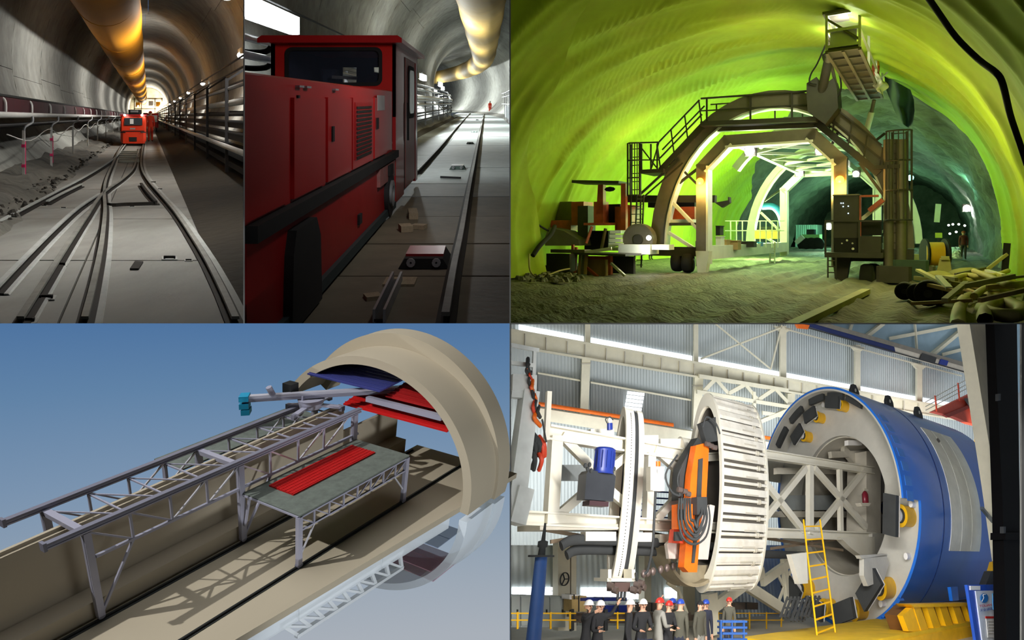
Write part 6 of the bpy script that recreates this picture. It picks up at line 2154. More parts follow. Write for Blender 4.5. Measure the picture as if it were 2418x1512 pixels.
# ---------------------------------------------------------------- main frame of the machine
mf = thing('machine_truss', 'long white steel truss frame carrying the rings of the machine', 'frame', F5, q5(1500, 1290, 0))
for y in (-.1, 1.5):
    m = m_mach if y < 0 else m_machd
    mi5((1292, 1022), (1650, 1082), .5, .42, y, m, 'top_beam', mf)
    mi5((1650, 1082), (1800, 1070), .4, .3, y + .6, m, 'top_beam', mf)
    mi5((1800, 1073), (2058, 1112), .5, .34, y, m, 'top_beam', mf)
    mi5((1205, 1222), (1700, 1248), .5, .36, y, m, 'bottom_beam', mf)
    mi5((1790, 1258), (2062, 1268), .5, .36, y, m, 'bottom_beam', mf)
    mb5((1312, 1030), (1300, 1238), .42, .42, y, m, 'post', mf)
    mb5((1535, 1070), (1530, 1240), .38, .38, y, m, 'post', mf)
    mb5((1912, 1100), (1912, 1262), .34, .34, y, m, 'post', mf)
    for a, b in [((1325, 1030), (1405, 1112)), ((1395, 1150), (1312, 1222)), ((1438, 1110), (1480, 1075)), ((1545, 1062), (1612, 1120)), ((1610, 1162), (1548, 1228)), ((1440, 1160), (1480, 1195)),
                 ((1806, 1140), (1895, 1252)), ((1805, 1225), (1902, 1106)), ((1922, 1106), (2045, 1245)), ((1928, 1250), (2040, 1112)), ((1982, 1108), (1985, 1258))]:
        mb5(a, b, .28, .26, y, m, 'diagonal', mf)
box5(1275, 1238, 1700, 1252, -.3, 2, m_machd, 'under_plate', mf)
for a, b in [((1290, 1252), (1480, 1285)), ((1480, 1252), (1300, 1280)), ((1520, 1256), (1690, 1290)), ((1810, 1272), (1990, 1300)), ((1990, 1272), (1820, 1296))]:
    mb5(a, b, .1, .1, .3, mat('frame_brown', (120, 104, 84), .7), 'under_lattice', mf)
for a in (1395, 1500, 1560):
    box5(a, 1000 + (a - 1300) * .14, a + 55, 1022 + (a - 1300) * .14, -.1, .8, m_mach, 'bearing_block', mf)
box5(1383, 1256, 1455, 1278, -.4, .4, m_mach, 'guide_plate', mf)
box5(1500, 1258, 1540, 1280, -.4, .4, m_mach, 'guide_plate', mf)
box5(1558, 1262, 1582, 1282, -.4, .4, m_mach, 'guide_plate', mf)
poly5([(1985, 1270), (2065, 1268), (2068, 1330), (2050, 1325), (2010, 1295)], -.4, .5, m_mach, 'corner_gusset', mf)
box5(2046, 1066, 2080, 1290, -.1, 1.6, m_machd, 'end_column', mf)
box5(2060, 1260, 2110, 1320, -.4, 1.0, m_flange, 'end_bracket', mf)
for z in (1160, 1175, 1190, 1205, 1220):
    mb5((1510, z), (1680, z + 8), .05, .05, 1.8, [m_red5, m_pad, m_blue5][z % 3], 'service_pipe', mf)
box5(1310, 1098, 1400, 1135, 1.6, .3, mat('duct_metal', (150, 156, 156), .4, .4), 'metal_duct', mf)
box5(1800, 1170, 2045, 1205, 1.9, .4, mat('duct_metal', (150, 156, 156), .4, .4), 'metal_duct', mf)
box5(1800, 1208, 2045, 1222, 1.9, .4, m_machd, 'metal_duct', mf)
box5(1835, 1105, 1990, 1120, 1.9, .3, m_machd, 'metal_duct', mf)

# stacked frame at the left edge with hoses
sf = thing('edge_scaffold', 'white box-section frame with hose bundles at the edge of the hall', 'frame', F5, q5(1240, 1240, -2))
for a, b, w in [((1262, 830), (1258, 925), .1), ((1205, 815), (1272, 828), .1), ((1205, 857), (1262, 864), .1), ((1250, 925), (1212, 1215), .5), ((1205, 925), (1256, 930), .3), ((1205, 905), (1262, 908), .4), ((1212, 1100), (1240, 1104), .1), ((1205, 1190), (1240, 1200), .8)]:
    mb5(a, b, w, w, -2.2, mat('frame_white', (206, 210, 206), .5), 'frame_bar', sf)
mb5((1296, 925), (1290, 1040), .16, .16, -1.9, m_mach, 'frame_bar', sf)
random.seed(5)
for i in range(14):
    t = i / 13
    a0 = (1243 + 26 * t + 6 * rnd(), 840 + 120 * t + 10 * rnd())
    a1 = (a0[0] + 8 * rnd(), a0[1] + 16 + 26 * rnd())
    MB(F5).tube(smooth_path([q5(a0[0], a0[1], -2.3), q5(a0[0] - 8 + 10 * rnd(), (a0[1] + a1[1]) / 2, -2.6), q5(a1[0], a1[1], -2.3)], 4), .035 + .03 * rnd(), 6).build('hose', [m_pad, m_oran, m_pad, m_red5][i % 4], sf)
for i in range(9):
    a0 = (1250 + 25 * rnd(), 1015 + 50 * rnd())
    MB(F5).tube(smooth_path([q5(a0[0], a0[1], -2.0), q5(a0[0] + 12, a0[1] + 20, -2.3), q5(a0[0] + 4 + 10 * rnd(), a0[1] + 45, -2.0)], 4), .07, 6).build('hose', [m_pad, m_red5, m_pad][i % 3], sf)
mb5((1280, 990), (1290, 1045), .04, .04, -2.4, m_pad, 'hose', sf)

# thin ring
R1 = thing('gauge_ring', 'slim white ring with a black band circling the machine frame', 'ring', F5, (0, 0, -2.5))


def ring5(x0, x1, zc, ri, ro, ky, m, nm, root, a0=0.0, a1=2 * PI, n=72, smooth=True):
    return MB(F5).arc((0, 0, zc), 'x', ri, ro, x0, x1, a0, a1, n, ky, smooth).build(nm, m, root)


ring5(-.42, -.02, .06, 2.3, 2.52, .2, m_mach, 'left_band', R1)
ring5(-.02, .16, .06, 2.3, 2.46, .2, m_pad, 'black_band', R1)
ring5(.16, .42, .06, 2.3, 2.52, .2, m_mach, 'right_band', R1)
ring5(-.46, -.42, .06, 2.25, 2.56, .2, m_machd, 'edge_plate', R1)
g = MB(F5)
for i in range(60):
    t = PI * (.62 + .76 * i / 59)
    g.ball((-.2, .2 * 2.535 * math.cos(t), .06 + 2.535 * math.sin(t)), .02, 6)
g.build('bolt_row', m_pad, R1).__setitem__('kind', 'stuff')
cl = thing('ring_clamp', 'hydraulic clamp gear hanging at the foot of the slim ring', 'clamp', F5, q5(1470, 1420, -.8))
box5(1434, 1366, 1506, 1374, -.9, 1, m_mach, 'clamp_beam', cl)
box5(1436, 1345, 1444, 1372, -.9, .6, m_mach, 'clamp_arm', cl)
box5(1492, 1345, 1500, 1372, -.9, .6, m_mach, 'clamp_arm', cl)
for i, (a, b) in enumerate([(1436, 1382), (1446, 1392), (1498, 1380), (1508, 1376), (1490, 1392), (1512, 1385), (1500, 1392)]):
    MB(F5).cyl(q5(a, b, -1), q5(a + 12, b + 4, -1.2), .09, n=10).build('valve_body', mat('clamp_metal', (110, 96, 90), .4, .4), cl)
box5(1452, 1376, 1488, 1398, -.9, .6, mat('clamp_brown', (92, 72, 66), .6), 'jaw', cl)
for a in (1460, 1468, 1476):
    MB(F5).tube([q5(a, 1395, -.8), q5(a - 2, 1418, -.9)], .05, 6).build('hose', m_pad, cl)
mb5((1505, 1375), (1502, 1352), .06, .06, -1, m_pad, 'antenna', cl)

# second slim ring, only its top shows
R2 = thing('erector_ring', 'half hidden white ring arching behind the orange erector', 'ring', F5, (2.6, 0, -1))
x2 = q5(1620, 1100, 0).x
for k_, (d0, d1) in enumerate(((-.38, -.06), (-.04, .28))):
    ring5(x2 + d0, x2 + d1, .02, 1.75, 1.98, .34, m_mach, 'ring_band', R2)
ring5(x2 - .42, x2 - .38, .02, 1.5, 2.0, .34, m_machd, 'ring_plate', R2)

# segment ring of slats and rods
SR = thing('segment_ring', 'big white ring of slats and rods standing beside the orange erector', 'ring', F5, (5.5, 0, -2.9))
X0, X1, ZC, RR, KY = 4.0, 7.0, .45, 3.3, .4
ring5(X0, X0 + .12, ZC, 2.85, 3.34, KY, m_mach, 'left_rim', SR)
ring5(X1 - .12, X1, ZC, 2.85, 3.34, KY, m_mach, 'right_rim', SR)
ring5(X0 + .1, X0 + .16, ZC, 2.8, 2.95, KY, m_machd, 'inner_lip', SR)
NS = 68
for i in range(NS):
    t = 2 * PI * (i + .5) / NS
    dt = PI / NS
    if i % 2 == 0:
        MB(F5).arc((0, 0, ZC), 'x', 3.14, 3.3, X0 + .12, X1 - .12, t - dt * .78, t + dt * .78, 2, KY, False).build('slat', m_seg, SR)
        MB(F5).arc((0, 0, ZC), 'x', 3.3, 3.33, X0 + 1.5, X0 + 2.3, t + dt * .4, t + dt * .78, 1, KY, False).build('slat_tab', m_machd, SR)
    else:
        yy_, zz_ = KY * 3.17 * math.cos(t), ZC + 3.17 * math.sin(t)
        MB(F5).cyl((X0 + .12, yy_, zz_), (X1 - .12, yy_, zz_), .06, n=8).build('rod', m_seg, SR)
        for d in (2.3, 2.42):
            MB(F5).cyl((X0 + d, yy_, zz_), (X0 + d + .06, yy_, zz_), .095, n=8).build('rod_collar', m_machd, SR)
ring5(X0 + .14, X1 - .14, ZC, 2.9, 2.95, KY, mat('liner_gap_shade', (96, 90, 80), .7), 'inner_liner', SR)  # liner colour darkened so the gaps between slats look shaded

# orange erector arm
ER = thing('segment_erector', 'tall orange erector arm draped with black hoses', 'erector', F5, q5(1630, 1360, -1.8))
poly5([(1644, 1052), (1668, 1046), (1674, 1060), (1668, 1180), (1655, 1235), (1646, 1352), (1626, 1352), (1615, 1340), (1624, 1230), (1632, 1120)], -1.9, .4, m_oran, 'main_beam', ER)
poly5([(1650, 1085), (1660, 1082), (1655, 1200), (1640, 1330), (1634, 1330), (1645, 1190)], -1.95, .06, m_pad, 'chain_slot', ER)
poly5([(1598, 1192), (1622, 1188), (1640, 1192), (1632, 1252), (1598, 1250)], -2.0, .35, m_oran, 'gripper_plate', ER)
poly5([(1592, 1250), (1618, 1250), (1614, 1284), (1588, 1282)], -1.8, .3, m_red5, 'gripper_foot', ER)
box5(1605, 1203, 1616, 1228, -2.05, .1, m_pad, 'cut_out', ER)
box5(1594, 1256, 1612, 1278, -2.05, .1, m_pad, 'cut_out', ER)
poly5([(1575, 1285), (1678, 1192), (1688, 1195), (1672, 1322), (1580, 1320)], -1.2, .2, mat('plate_pinkish', (206, 196, 186), .5), 'back_plate', ER)
poly5([(1606, 1105), (1630, 1062), (1648, 1034), (1656, 1042), (1640, 1080), (1622, 1122), (1616, 1180), (1602, 1182)], -1.4, .5, m_pad, 'black_arm', ER)
for i in range(6):
    a, b, c_ = 1604 + 5 * i, 1676 - 3 * i - 4 * (i % 2), 1286 - 6 * i - 5 * (i % 3)
    MB(F5).tube(smooth_path([q5(a, 1178, -2.2), q5(a - 2 + 2 * (i % 3), 1225, -2.4 - .06 * i), q5(a + 9, c_ - 16, -2.6 + .05 * (i % 4)), q5((a + b) / 2 + 3 * (i % 2), c_, -2.6), q5(b - 9, c_ - 18, -2.55), q5(b, 1228 - 3 * i, -2.4), q5(b - 3, 1195, -2.2)], 4), .036 + .012 * (i % 2), 6).build('hose', m_pad, ER)
box5(1646, 1174, 1670, 1216, -2.3, .4, m_pad, 'valve_block', ER)
for a, b in [(1612, 1160), (1620, 1166), (1600, 1156), (1666, 1048), (1674, 1052), (1682, 1056)]:
    MB(F5).cyl(q5(a, b, -2.1), q5(a + 10, b + 2, -2.1), .08, n=10).build('coupling', mat('clamp_metal', (110, 96, 90), .4, .4), ER)
for pts in [[(1600, 1075), (1572, 1120), (1585, 1160), (1604, 1172)], [(1660, 1010), (1668, 985), (1690, 1000), (1700, 1025)], [(1612, 1100), (1600, 1130), (1606, 1172)]]:
    MB(F5).tube(smooth_path([q5(a, b, -2.0) for a, b in pts], 5), .035, 6).build('hose', m_pad, ER)
poly5([(1655, 1000), (1690, 985), (1694, 1042), (1668, 1045)], -1.6, .3, m_pad, 'top_bracket', ER)
# lower bow plate under the erector
bw = thing('bow_plate', 'dirty curved trough plate under the orange erector', 'plate', F5, q5(1620, 1390, -.5))
c5 = q5(1640, 1240, -.4)
MB(F5).arc((c5.x, -.4, c5.z), 'y', 1.75, 1.85, -.3, .8, PI * 1.12, PI * 1.62, 16).build('trough', mat('plate_dirty', (150, 138, 112), .5, var=.2), bw)
box5(1606, 1335, 1672, 1384, -.2, .2, mat('plate_dirty', (150, 138, 112), .5, var=.2), 'end_plate', bw)
for a in (1560, 1575, 1590, 1520, 1530, 1542):
    MB(F5).ball(q5(a, 1338 + (1590 - a) * .25, -.9), .12, 8).build('valve', mat('clamp_metal', (110, 96, 90), .4, .4), bw)
MB(F5).tube(smooth_path([q5(1548, 1160, -1.8), q5(1545, 1220, -1.9), q5(1541, 1290, -1.9), q5(1530, 1345, -1.6), q5(1522, 1355, -1.5)], 5), .05, 6).build('hanging_hose', m_pad, label='thick black hose hanging from the white junction box', cat='hose')

# black pipes under the frame
for k_, pts in enumerate([[(1325, 1290), (1345, 1278), (1380, 1275), (1460, 1278), (1580, 1284), (1800, 1300)], [(1338, 1312), (1358, 1300), (1400, 1298), (1480, 1300), (1600, 1304), (1900, 1312)]]):
    MB(F5).tube(smooth_path([q5(a, b, -.2 + .3 * k_) for a, b in pts], 4), .14, 12).build('black_pipe', m_pad, label=['upper black pipe with a bent end under the frame', 'lower black pipe with a bent end under the frame'][k_], cat='pipe', group='black pipes under the frame')
# motor, cowl, junction box
mo = thing('blue_motor', 'navy blue upright motor in front of the white frame', 'motor', F5, q5(1425, 1120, -1.8))
MB(F5).lathe(q5(1424, 1120, -1.8), (0, 0, 1), [(0, .38), (.04, .36), (.1, .36), (.58, .36), (.62, .38), (.66, .38), (.7, .3)], 22).build('casing', m_blue5, mo)
for i in range(8):
    t = PI + PI * i / 7
    p = q5(1424, 1118, -1.8)
    MB(F5).bar((p.x + .37 * math.cos(t), p.y + .37 * math.sin(t), p.z + .12), (p.x + .37 * math.cos(t), p.y + .37 * math.sin(t), p.z + .58), .02).build('cooling_fin', m_blue5, mo)
mc = thing('small_motor', 'small dark motor standing on top of the white frame', 'motor', F5, q5(1440, 1015, -1))
MB(F5).cyl(q5(1440, 1016, -1), q5(1440, 1000, -1), .11, n=14).build('casing', m_blue5, mc)
MB(F5).ball(q5(1440, 993, -1), .1, 10).build('fan_cowl', m_mach, mc)
MB(F5).tube(smooth_path([q5(1434, 1000, -1.1), q5(1430, 990, -1.1), q5(1440, 985, -1.1), q5(1448, 992, -1.1)], 4), .02, 6).build('cable', m_pad, mc)
cw = thing('black_cowl', 'dark rounded cowl hanging under the navy motor', 'cowl', F5, q5(1410, 1180, -1.8))
c = q5(1412, 1150, -1.8)
MB(F5).prism([(c.x - .56, c.z - .36), (c.x + .54, c.z - .36), (c.x + .56, c.z + .3), (c.x + .44, c.z + .38), (c.x - .48, c.z + .38), (c.x - .58, c.z + .28)], 'xz', -2.0, -1.4).build('shell', mat('cowl_black', (60, 62, 66), .35, .2), cw)
MB(F5).box((c.x - .38, -2.02, c.z - .5), (c.x + .36, -1.5, c.z - .38)).build('lower_lip', mat('cowl_brown', (60, 36, 40), .6), cw)
for a, b in [(1382, 1100), (1388, 1108), (1392, 1098), (1396, 1112), (1450, 1108), (1446, 1116)]:
    MB(F5).ball(q5(a, b, -2), .07, 8).build('valve', m_pad, cw)
jb = thing('junction_box', 'white junction box with an orange beacon on the frame post', 'box', F5, q5(1554, 1160, -1.8))
box5(1542, 1102, 1569, 1160, -1.9, .35, m_hwhite, 'body', jb)
MB(F5).cyl(q5(1554, 1102, -1.75), q5(1554, 1090, -1.75), .09, n=12).build('beacon', m_oran, jb)
MB(F5).cyl(q5(1556, 1112, -1.9), q5(1556, 1112, -2.0), .07, n=12).build('dial', m_machd, jb)
box5(1536, 1102, 1542, 1158, -1.85, .3, m_machd, 'side_flange', jb)

# ---------------------------------------------------------------- shield
SH = thing('tunnel_shield', 'huge blue shield drum with a grey flanged mouth', 'shield', F5, (20, 0, -4.5))
SX, SZ, SRR, SK = 14.5, .45, 5.0, 1.1
ring5(SX, 26.5, SZ, 4.86, 5.0, SK, m_sblue, 'shell', SH, n=96)
ring5(12.75, SX, SZ, 4.9, 5.0, SK, m_sblue, 'overhang_shell', SH, .25, PI + .03, 60)
ring5(12.74, SX, SZ, 4.82, 4.9, SK, m_flange, 'overhang_lining', SH, .25, PI + .03, 60)
ring5(SX + .05, SX + .35, SZ, 3.0, 4.9, SK, m_flange, 'flange', SH, n=80)
ring5(SX + .35, SX + 4.5, SZ, 2.95, 3.1, SK, m_machd, 'inner_tube', SH, n=60)
ring5(SX + 4.5, SX + 4.7, SZ, .3, 3.1, SK, mat('bulkhead_dark', (70, 68, 64), .7), 'bulkhead', SH, n=40)
ring5(26.5, 26.7, SZ, .3, 5.0, SK, m_sblue, 'rear_plate', SH, n=60)
# seams, white band and pale patches on the drum
for x in (17.0, 17.06):
    ring5(x, x + .03, SZ, 5.0, 5.012, SK, mat('seam_dark', (20, 50, 110), .6), 'seam', SH, PI * .3, PI * 1.45, 50)
for k_ in range(3):
    ring5(17.9 + 1.35 * k_, 17.9 + 1.35 * k_ + 1.3, SZ, 5.0, 5.03, SK, mat('band_white', (240, 240, 228), .5, var=.08), 'white_patch', SH, PI * .765, PI * 1.13, 24)
for i in range(7):
    t = PI * (.77 + .032 * i * 1.15)
    ring5(13.1, 13.75, SZ, 5.0, 5.02, SK, mat('patch_blue', (60, 120, 200) if i not in (5, 6) else (160, 190, 225), .4), 'square_patch', SH, t, t + .075, 3)
for t, x in ((PI * .60, 18.2), (PI * .665, 20.2), (PI * .56, 15.2)):
    c = (x, SK * 5.0 * math.cos(t), SZ + 5.0 * math.sin(t))
    lug = MB(F5)
    lug.prism([(c[0] - .35, c[2] - .15), (c[0] + .45, c[2] - .15), (c[0] + .4, c[2] + .2), (c[0] + .1, c[2] + .5), (c[0] - .2, c[2] + .5), (c[0] - .4, c[2] + .2)], 'xz', c[1] - .12, c[1] + .12)
    lug = lug.build('lifting_lug', m_pad, SH)
    MB(F5).cyl((c[0], c[1] - .14, c[2] + .22), (c[0], c[1] - .12, c[2] + .22), .09, n=12).build('lug_hole', m_flange, lug)
for px, py in ((2145, 1048), (2207, 1045), (2222, 1090)):
    p = q5(px, py, -4.4)
    MB(F5).bar((p.x, p.y, p.z - .12), (p.x + .15, p.y - .25, p.z + .12), .16, .2).build('weld_lug', mat('lug_brown', (70, 66, 62), .6), SH)
p = q5(2232, 1405, -5)
MB(F5).prism([(p.x - .35, p.z - .2), (p.x + .35, p.z - .2), (p.x + .4, p.z + .3), (p.x - .4, p.z + .3)], 'xz', -5.6, -5.4).build('side_lug', m_sblue, SH)
for k_ in range(5):
    ring5(15.5, 26, SZ, 5.0, 5.04, SK, mat('skid_blue', (24, 62, 130), .5), 'skid_strip', SH, PI * (1.30 + .026 * k_), PI * (1.313 + .026 * k_), 2)
# gusset cradle brackets on the flange near side
for pts in [[(2100, 1135), (2155, 1128), (2158, 1150), (2112, 1190), (2098, 1188)], [(2040, 1320), (2092, 1310), (2100, 1330), (2088, 1370), (2050, 1385), (2040, 1360)], [(1868, 1310), (1905, 1305), (1908, 1378), (1888, 1380)], [(2030, 1312), (2095, 1308), (2096, 1314), (2034, 1320)]]:
    poly5(pts, -3.4, .3, m_flange, 'gusset', SH)
for i in range(10):
    p = F5.W((0, 0, 0))
for t in (PI * 1.02, PI * 1.16, PI * 1.33, PI * .62, PI * .9, PI * .45):
    c = (SX - .1, SK * 4.6 * math.cos(t), SZ + 4.6 * math.sin(t))
    MB(F5).cyl((c[0] - .25, c[1], c[2]), (c[0] + .2, c[1], c[2]), .13, n=12).build('stub_pipe', m_hwhite, SH)
for i in range(9):
    t = PI * (1.27 + .028 * i)
    ring5(SX - .15, SX + .3, SZ, 4.95, 5.1, SK, m_sblue, 'tooth_block', SH, t, t + .035, 2)


# thrust cylinders with shoes
def thrust(k_, t, rad, sz=1.0):
    cy_, cz_ = SK * rad * math.cos(t), SZ + rad * math.sin(t)
    r = thing('thrust_cylinder', 'yellow thrust cylinder with a black shoe, ' + ['at mid height on the near flange', 'low on the near flange', 'at the foot of the flange', 'low down behind the yellow ladder', 'low on the far flange', 'high on the far flange', 'second highest on the far flange', 'near the crown of the flange'][k_], 'cylinder', F5, (SX - 1, cy_, cz_), 'thrust cylinders on the shield flange')
    L_ = 2.3 * sz
    MB(F5).cyl((SX - .9 * sz, cy_, cz_), (SX + .3, cy_, cz_), .42 * sz, n=22).build('barrel', m_ylw, r)
    MB(F5).arc((SX - 1.0 * sz, cy_, cz_), 'x', .2 * sz, .46 * sz, 0, .14 * sz, n=22).build('end_collar', m_ylw, r)
    MB(F5).cyl((SX - 1.2 * sz, cy_, cz_), (SX - .95 * sz, cy_, cz_), .3 * sz, n=18).build('gland', m_pad, r)
    MB(F5).cyl((SX - 1.75 * sz, cy_, cz_), (SX - 1.2 * sz, cy_, cz_), .26 * sz, n=18).build('piston_rod', m_hwhite, r)
    rad_ = Vector((0, math.cos(t), math.sin(t)))
    tan_ = Vector((0, -math.sin(t), math.cos(t)))
    c = Vector((SX - 1.85 * sz, cy_, cz_))
    vs = []
    for dx in (-.3 * sz, .0):
        for (u_, v_) in ((-.42, -.8), (.42, -.8), (.42, .8), (-.42, .8)):
            vs.append(c + Vector((dx, 0, 0)) + rad_ * (u_ * sz) + tan_ * (v_ * sz))
    MB(F5)._add(vs, [(0, 1, 2, 3), (7, 6, 5, 4), (0, 4, 5, 1), (1, 5, 6, 2), (2, 6, 7, 3), (3, 7, 4, 0)]).build('shoe', m_pad, r)
    MB(F5)._add([v + Vector((.42 * sz if i < 4 else .12 * sz, 0, 0)) for i, v in enumerate(vs)], [(0, 1, 2, 3), (7, 6, 5, 4), (0, 4, 5, 1), (1, 5, 6, 2), (2, 6, 7, 3), (3, 7, 4, 0)]).build('shoe_backing', m_hwhite, r)


def ang(px, py, rad=4.2):
    p = F5.at(px, py, x=SX - .5)
    return math.atan2(p.z - SZ, p.y / SK), math.hypot(p.z - SZ, p.y / SK)


for k_, (px, py, sz) in enumerate([(2150, 1222, .95), (2092, 1395, .95), (2028, 1455, .9), (1950, 1455, .8), (1898, 1398, .85), (1900, 1030, .62), (1930, 985, .62), (1985, 955, .66)]):
    t_, r_ = ang(px, py)
    thrust(k_, t_, min(r_, 4.35), sz)
for i, (px, py) in enumerate([(1868, 1042), (1898, 985), (1945, 945), (1990, 938), (2030, 968)]):
    t_, r_ = ang(px, py)
    rd, tn = Vector((0, math.cos(t_) * SK, math.sin(t_))), Vector((0, -math.sin(t_) * SK, math.cos(t_)))
    c = Vector((13.3, 0, SZ)) + rd * 4.7
    vs = [c + Vector((dx, 0, 0)) + rd * u_ + tn * v_ for dx in (-.12, .12) for (u_, v_) in ((-.2, -.55), (.2, -.55), (.2, .55), (-.2, .55))]
    MB(F5)._add(vs, [(0, 1, 2, 3), (7, 6, 5, 4), (0, 4, 5, 1), (1, 5, 6, 2), (2, 6, 7, 3), (3, 7, 4, 0)]).build('bearing_pad', m_pad, SH)
# inner structure seen in the mouth
for a, b, w in [((2010, 1040), (2075, 1065), .5), ((1990, 1060), (2050, 1130), .35), ((1960, 1075), (2080, 1070), .3)]:
    mb5(a, b, w, w, 1.0, m_machd, 'inner_beam', SH)
box5(2003, 1040, 2035, 1052, -.6, .3, m_hwhite, 'inner_lamp', SH)
fx = thing('fire_extinguisher', 'dark red extinguisher on the end column of the frame', 'extinguisher', F5, q5(2043, 1190, -1.4))
MB(F5).lathe(q5(2044, 1190, -1.4), (0, 0, 1), [(0, .16), (.03, .2), (.4, .2), (.5, .12), (.54, .05)], 16).build('bottle', mat('ext_red', (110, 24, 40), .35), fx)
MB(F5).bar(q5(2040, 1156, -1.4), q5(2050, 1158, -1.4), .08).build('valve', m_machd, fx)
poly5([(2032, 1188), (2058, 1188), (2052, 1196), (2036, 1196)], -1.6, .4, m_machd, 'shelf', fx)

# ---------------------------------------------------------------- ground pieces
yp = thing('yellow_platform', 'broad yellow working platform under the shield', 'platform', F5, q5(1950, 1505, -6))
MB(F5).box((4.6, -6.6, -4.4), (25, -2.0, -4.08)).build('deck', mat('deck_yellow', (216, 178, 28), .6, var=.12), yp)
MB(F5).box((4.6, -6.7, -4.6), (25, -6.6, -4.2)).build('front_face', m_ylw, yp)
MB(F5).box((4.55, -6.6, -4.6), (4.6, -2, -4.2)).build('end_face', m_ylw, yp)
cd = thing('yellow_cradle', 'yellow box cradle with slanted ribs under the drum', 'cradle', F5, q5(2210, 1500, -7))
poly5([(2132, 1455), (2158, 1430), (2290, 1428), (2296, 1490), (2146, 1492)], -6.2, 1.0, mat('cradle_brown', (110, 72, 30), .7), 'back_box', cd)
for i in range(5):
    a = 2156 + 31 * i
    poly5([(a, 1430), (a + 16, 1430), (a + 38, 1491), (a + 20, 1491)], -6.5, .35, m_ylw, 'slanted_rib', cd)
poly5([(2132, 1455), (2158, 1430), (2180, 1492), (2146, 1492)], -6.45, .3, m_ylw, 'end_face', cd)
poly5([(2150, 1428), (2292, 1424), (2292, 1432), (2158, 1435)], -6.6, .8, m_ylw, 'top_plate', cd)
# yellow ladder
la = thing('yellow_ladder', 'yellow ladder leaning up to the frame before the shield mouth', 'ladder', F5, q5(1930, 1505, -3.4))
for a, b in [((1897, 1228), (1930, 1512)), ((1936, 1228), (1972, 1495))]:
    mb5(a, b, .07, .07, -2.6, m_ylw, 'stile', la, -4.0)
for i in range(9):
    t = (i + .5) / 9
    mb5((1897 + 33 * t, 1228 + 284 * t), (1936 + 36 * t, 1228 + 267 * t), .05, .05, -2.6 - 1.4 * t, m_ylw, 'rung', la)
# slatted grey pallets beside the shield foot
for k_, (a, b) in enumerate([(1842, 1462), (1868, 1470), (1890, 1460)]):
    pt = thing('slatted_pallet', ['grey slatted pallet farthest from the ladder', 'grey slatted pallet in the middle of the leaning three', 'grey slatted pallet nearest the ladder'][k_], 'pallet', F5, q5(a, b, -2.8), 'grey pallets leaning by the shield')
    for i in range(4):
        mb5((a + i * 9, b - 2), (a + i * 9 + 18, b - 52), .1, .05, -2.9 - .2 * k_, m_pad, 'slat', pt)
    for d in (-6, -26, -46):
        mb5((a - 2 - d * .35, b + d), (a + 32 - d * .35, b + d), .06, .05, -2.85 - .2 * k_, m_pad, 'cross_bar', pt)
# lattice stand behind the seg ring
ls = thing('lattice_stand', 'cream lattice props behind the people and the segment ring', 'prop', F5, q5(1760, 1470, 3))
for a, b, w in [((1670, 1445), (1800, 1350), .4), ((1765, 1385), (1850, 1440), .4), ((1800, 1375), (1890, 1310), .35), ((1850, 1320), (1862, 1440), .3), ((1600, 1390), (1622, 1450), .12), ((1575, 1375), (1602, 1395), .12), ((1830, 1345), (1870, 1420), .12), ((1870, 1340), (1835, 1430), .12), ((1675, 1402), (1678, 1500), .6)]:
    mb5(a, b, w, w, 3.0, m_cream, 'prop_bar', ls)
# blue post
bp5 = thing('blue_post', 'blue round post with a dark top plate and black jack screw', 'post', F5, q5(1272, 1530, -3.5))
p0, p1 = q5(1258, 1530, -3.5), q5(1278, 1316, -3.5)
MB(F5).cyl(p0, p1, .20, .17, 18).build('shaft', m_bpost, bp5)
MB(F5).cyl((p1.x, p1.y, p1.z), (p1.x, p1.y, p1.z + .04), .36, n=20).build('top_plate', m_pad, bp5)
MB(F5).lathe((p1.x, p1.y, p1.z + .04), (0, 0, 1), [(0, .1), (.15, .09), (.17, .14), (.28, .14), (.3, .06), (.66, .03)], 12).build('jack_screw', m_pad, bp5)
for d in (-.17, .17):
    MB(F5).prism([(p0.x, p0.z + .1), (p0.x + d, p0.z + .1), (p0.x + d * .3, p0.z + 1.1), (p0.x + d * .2, p0.z + 1.1)], 'xz', -3.55, -3.5).build('gusset', m_bpost, bp5)

# lower hall wall: white siding bays, windows, cabinets, stock, railings
lw = thing('wall_lower', 'pale ribbed lower wall of the hall behind the people', None, F5, q5(1400, 1480, 8), kind='structure')
for a, b in [(1200, 1330), (1332, 1352), (1358, 1500), (1505, 1620), (1625, 1700), (1700, 1800), (1800, 1900)]:
    box5(a, 1288, b - 1, 1478, 9, .2, m_side2, 'wall_panel', lw)
for a, w, lb in [(1332, 14, 'beside the grey lockers'), (1355, 6, 'next to the wall fan'), (1530, 8, 'behind the bow plate'), (1627, 14, 'behind the workers in blue helmets')]:
    box5(a - w, 1282, a + w, 1490, 7.6, .6, m_cream, 'floor_column', None, 'cream floor column ' + lb, 'column')
wfan = thing('wall_fan', 'small dark fan on the cream floor column', 'fan', F5, q5(1332, 1375, 7.4))
c = q5(1332, 1368, 7.4)
MB(F5).arc((c.x, 7.3, c.z), 'y', .2, .23, 0, .1, n=20).build('cage', m_pad, wfan)
for i in range(3):
    t = i * 2.1
    MB(F5).bar((c.x, 7.35, c.z), (c.x + .19 * math.cos(t), 7.35, c.z + .19 * math.sin(t)), .09, .03).build('blade', m_pad, wfan)
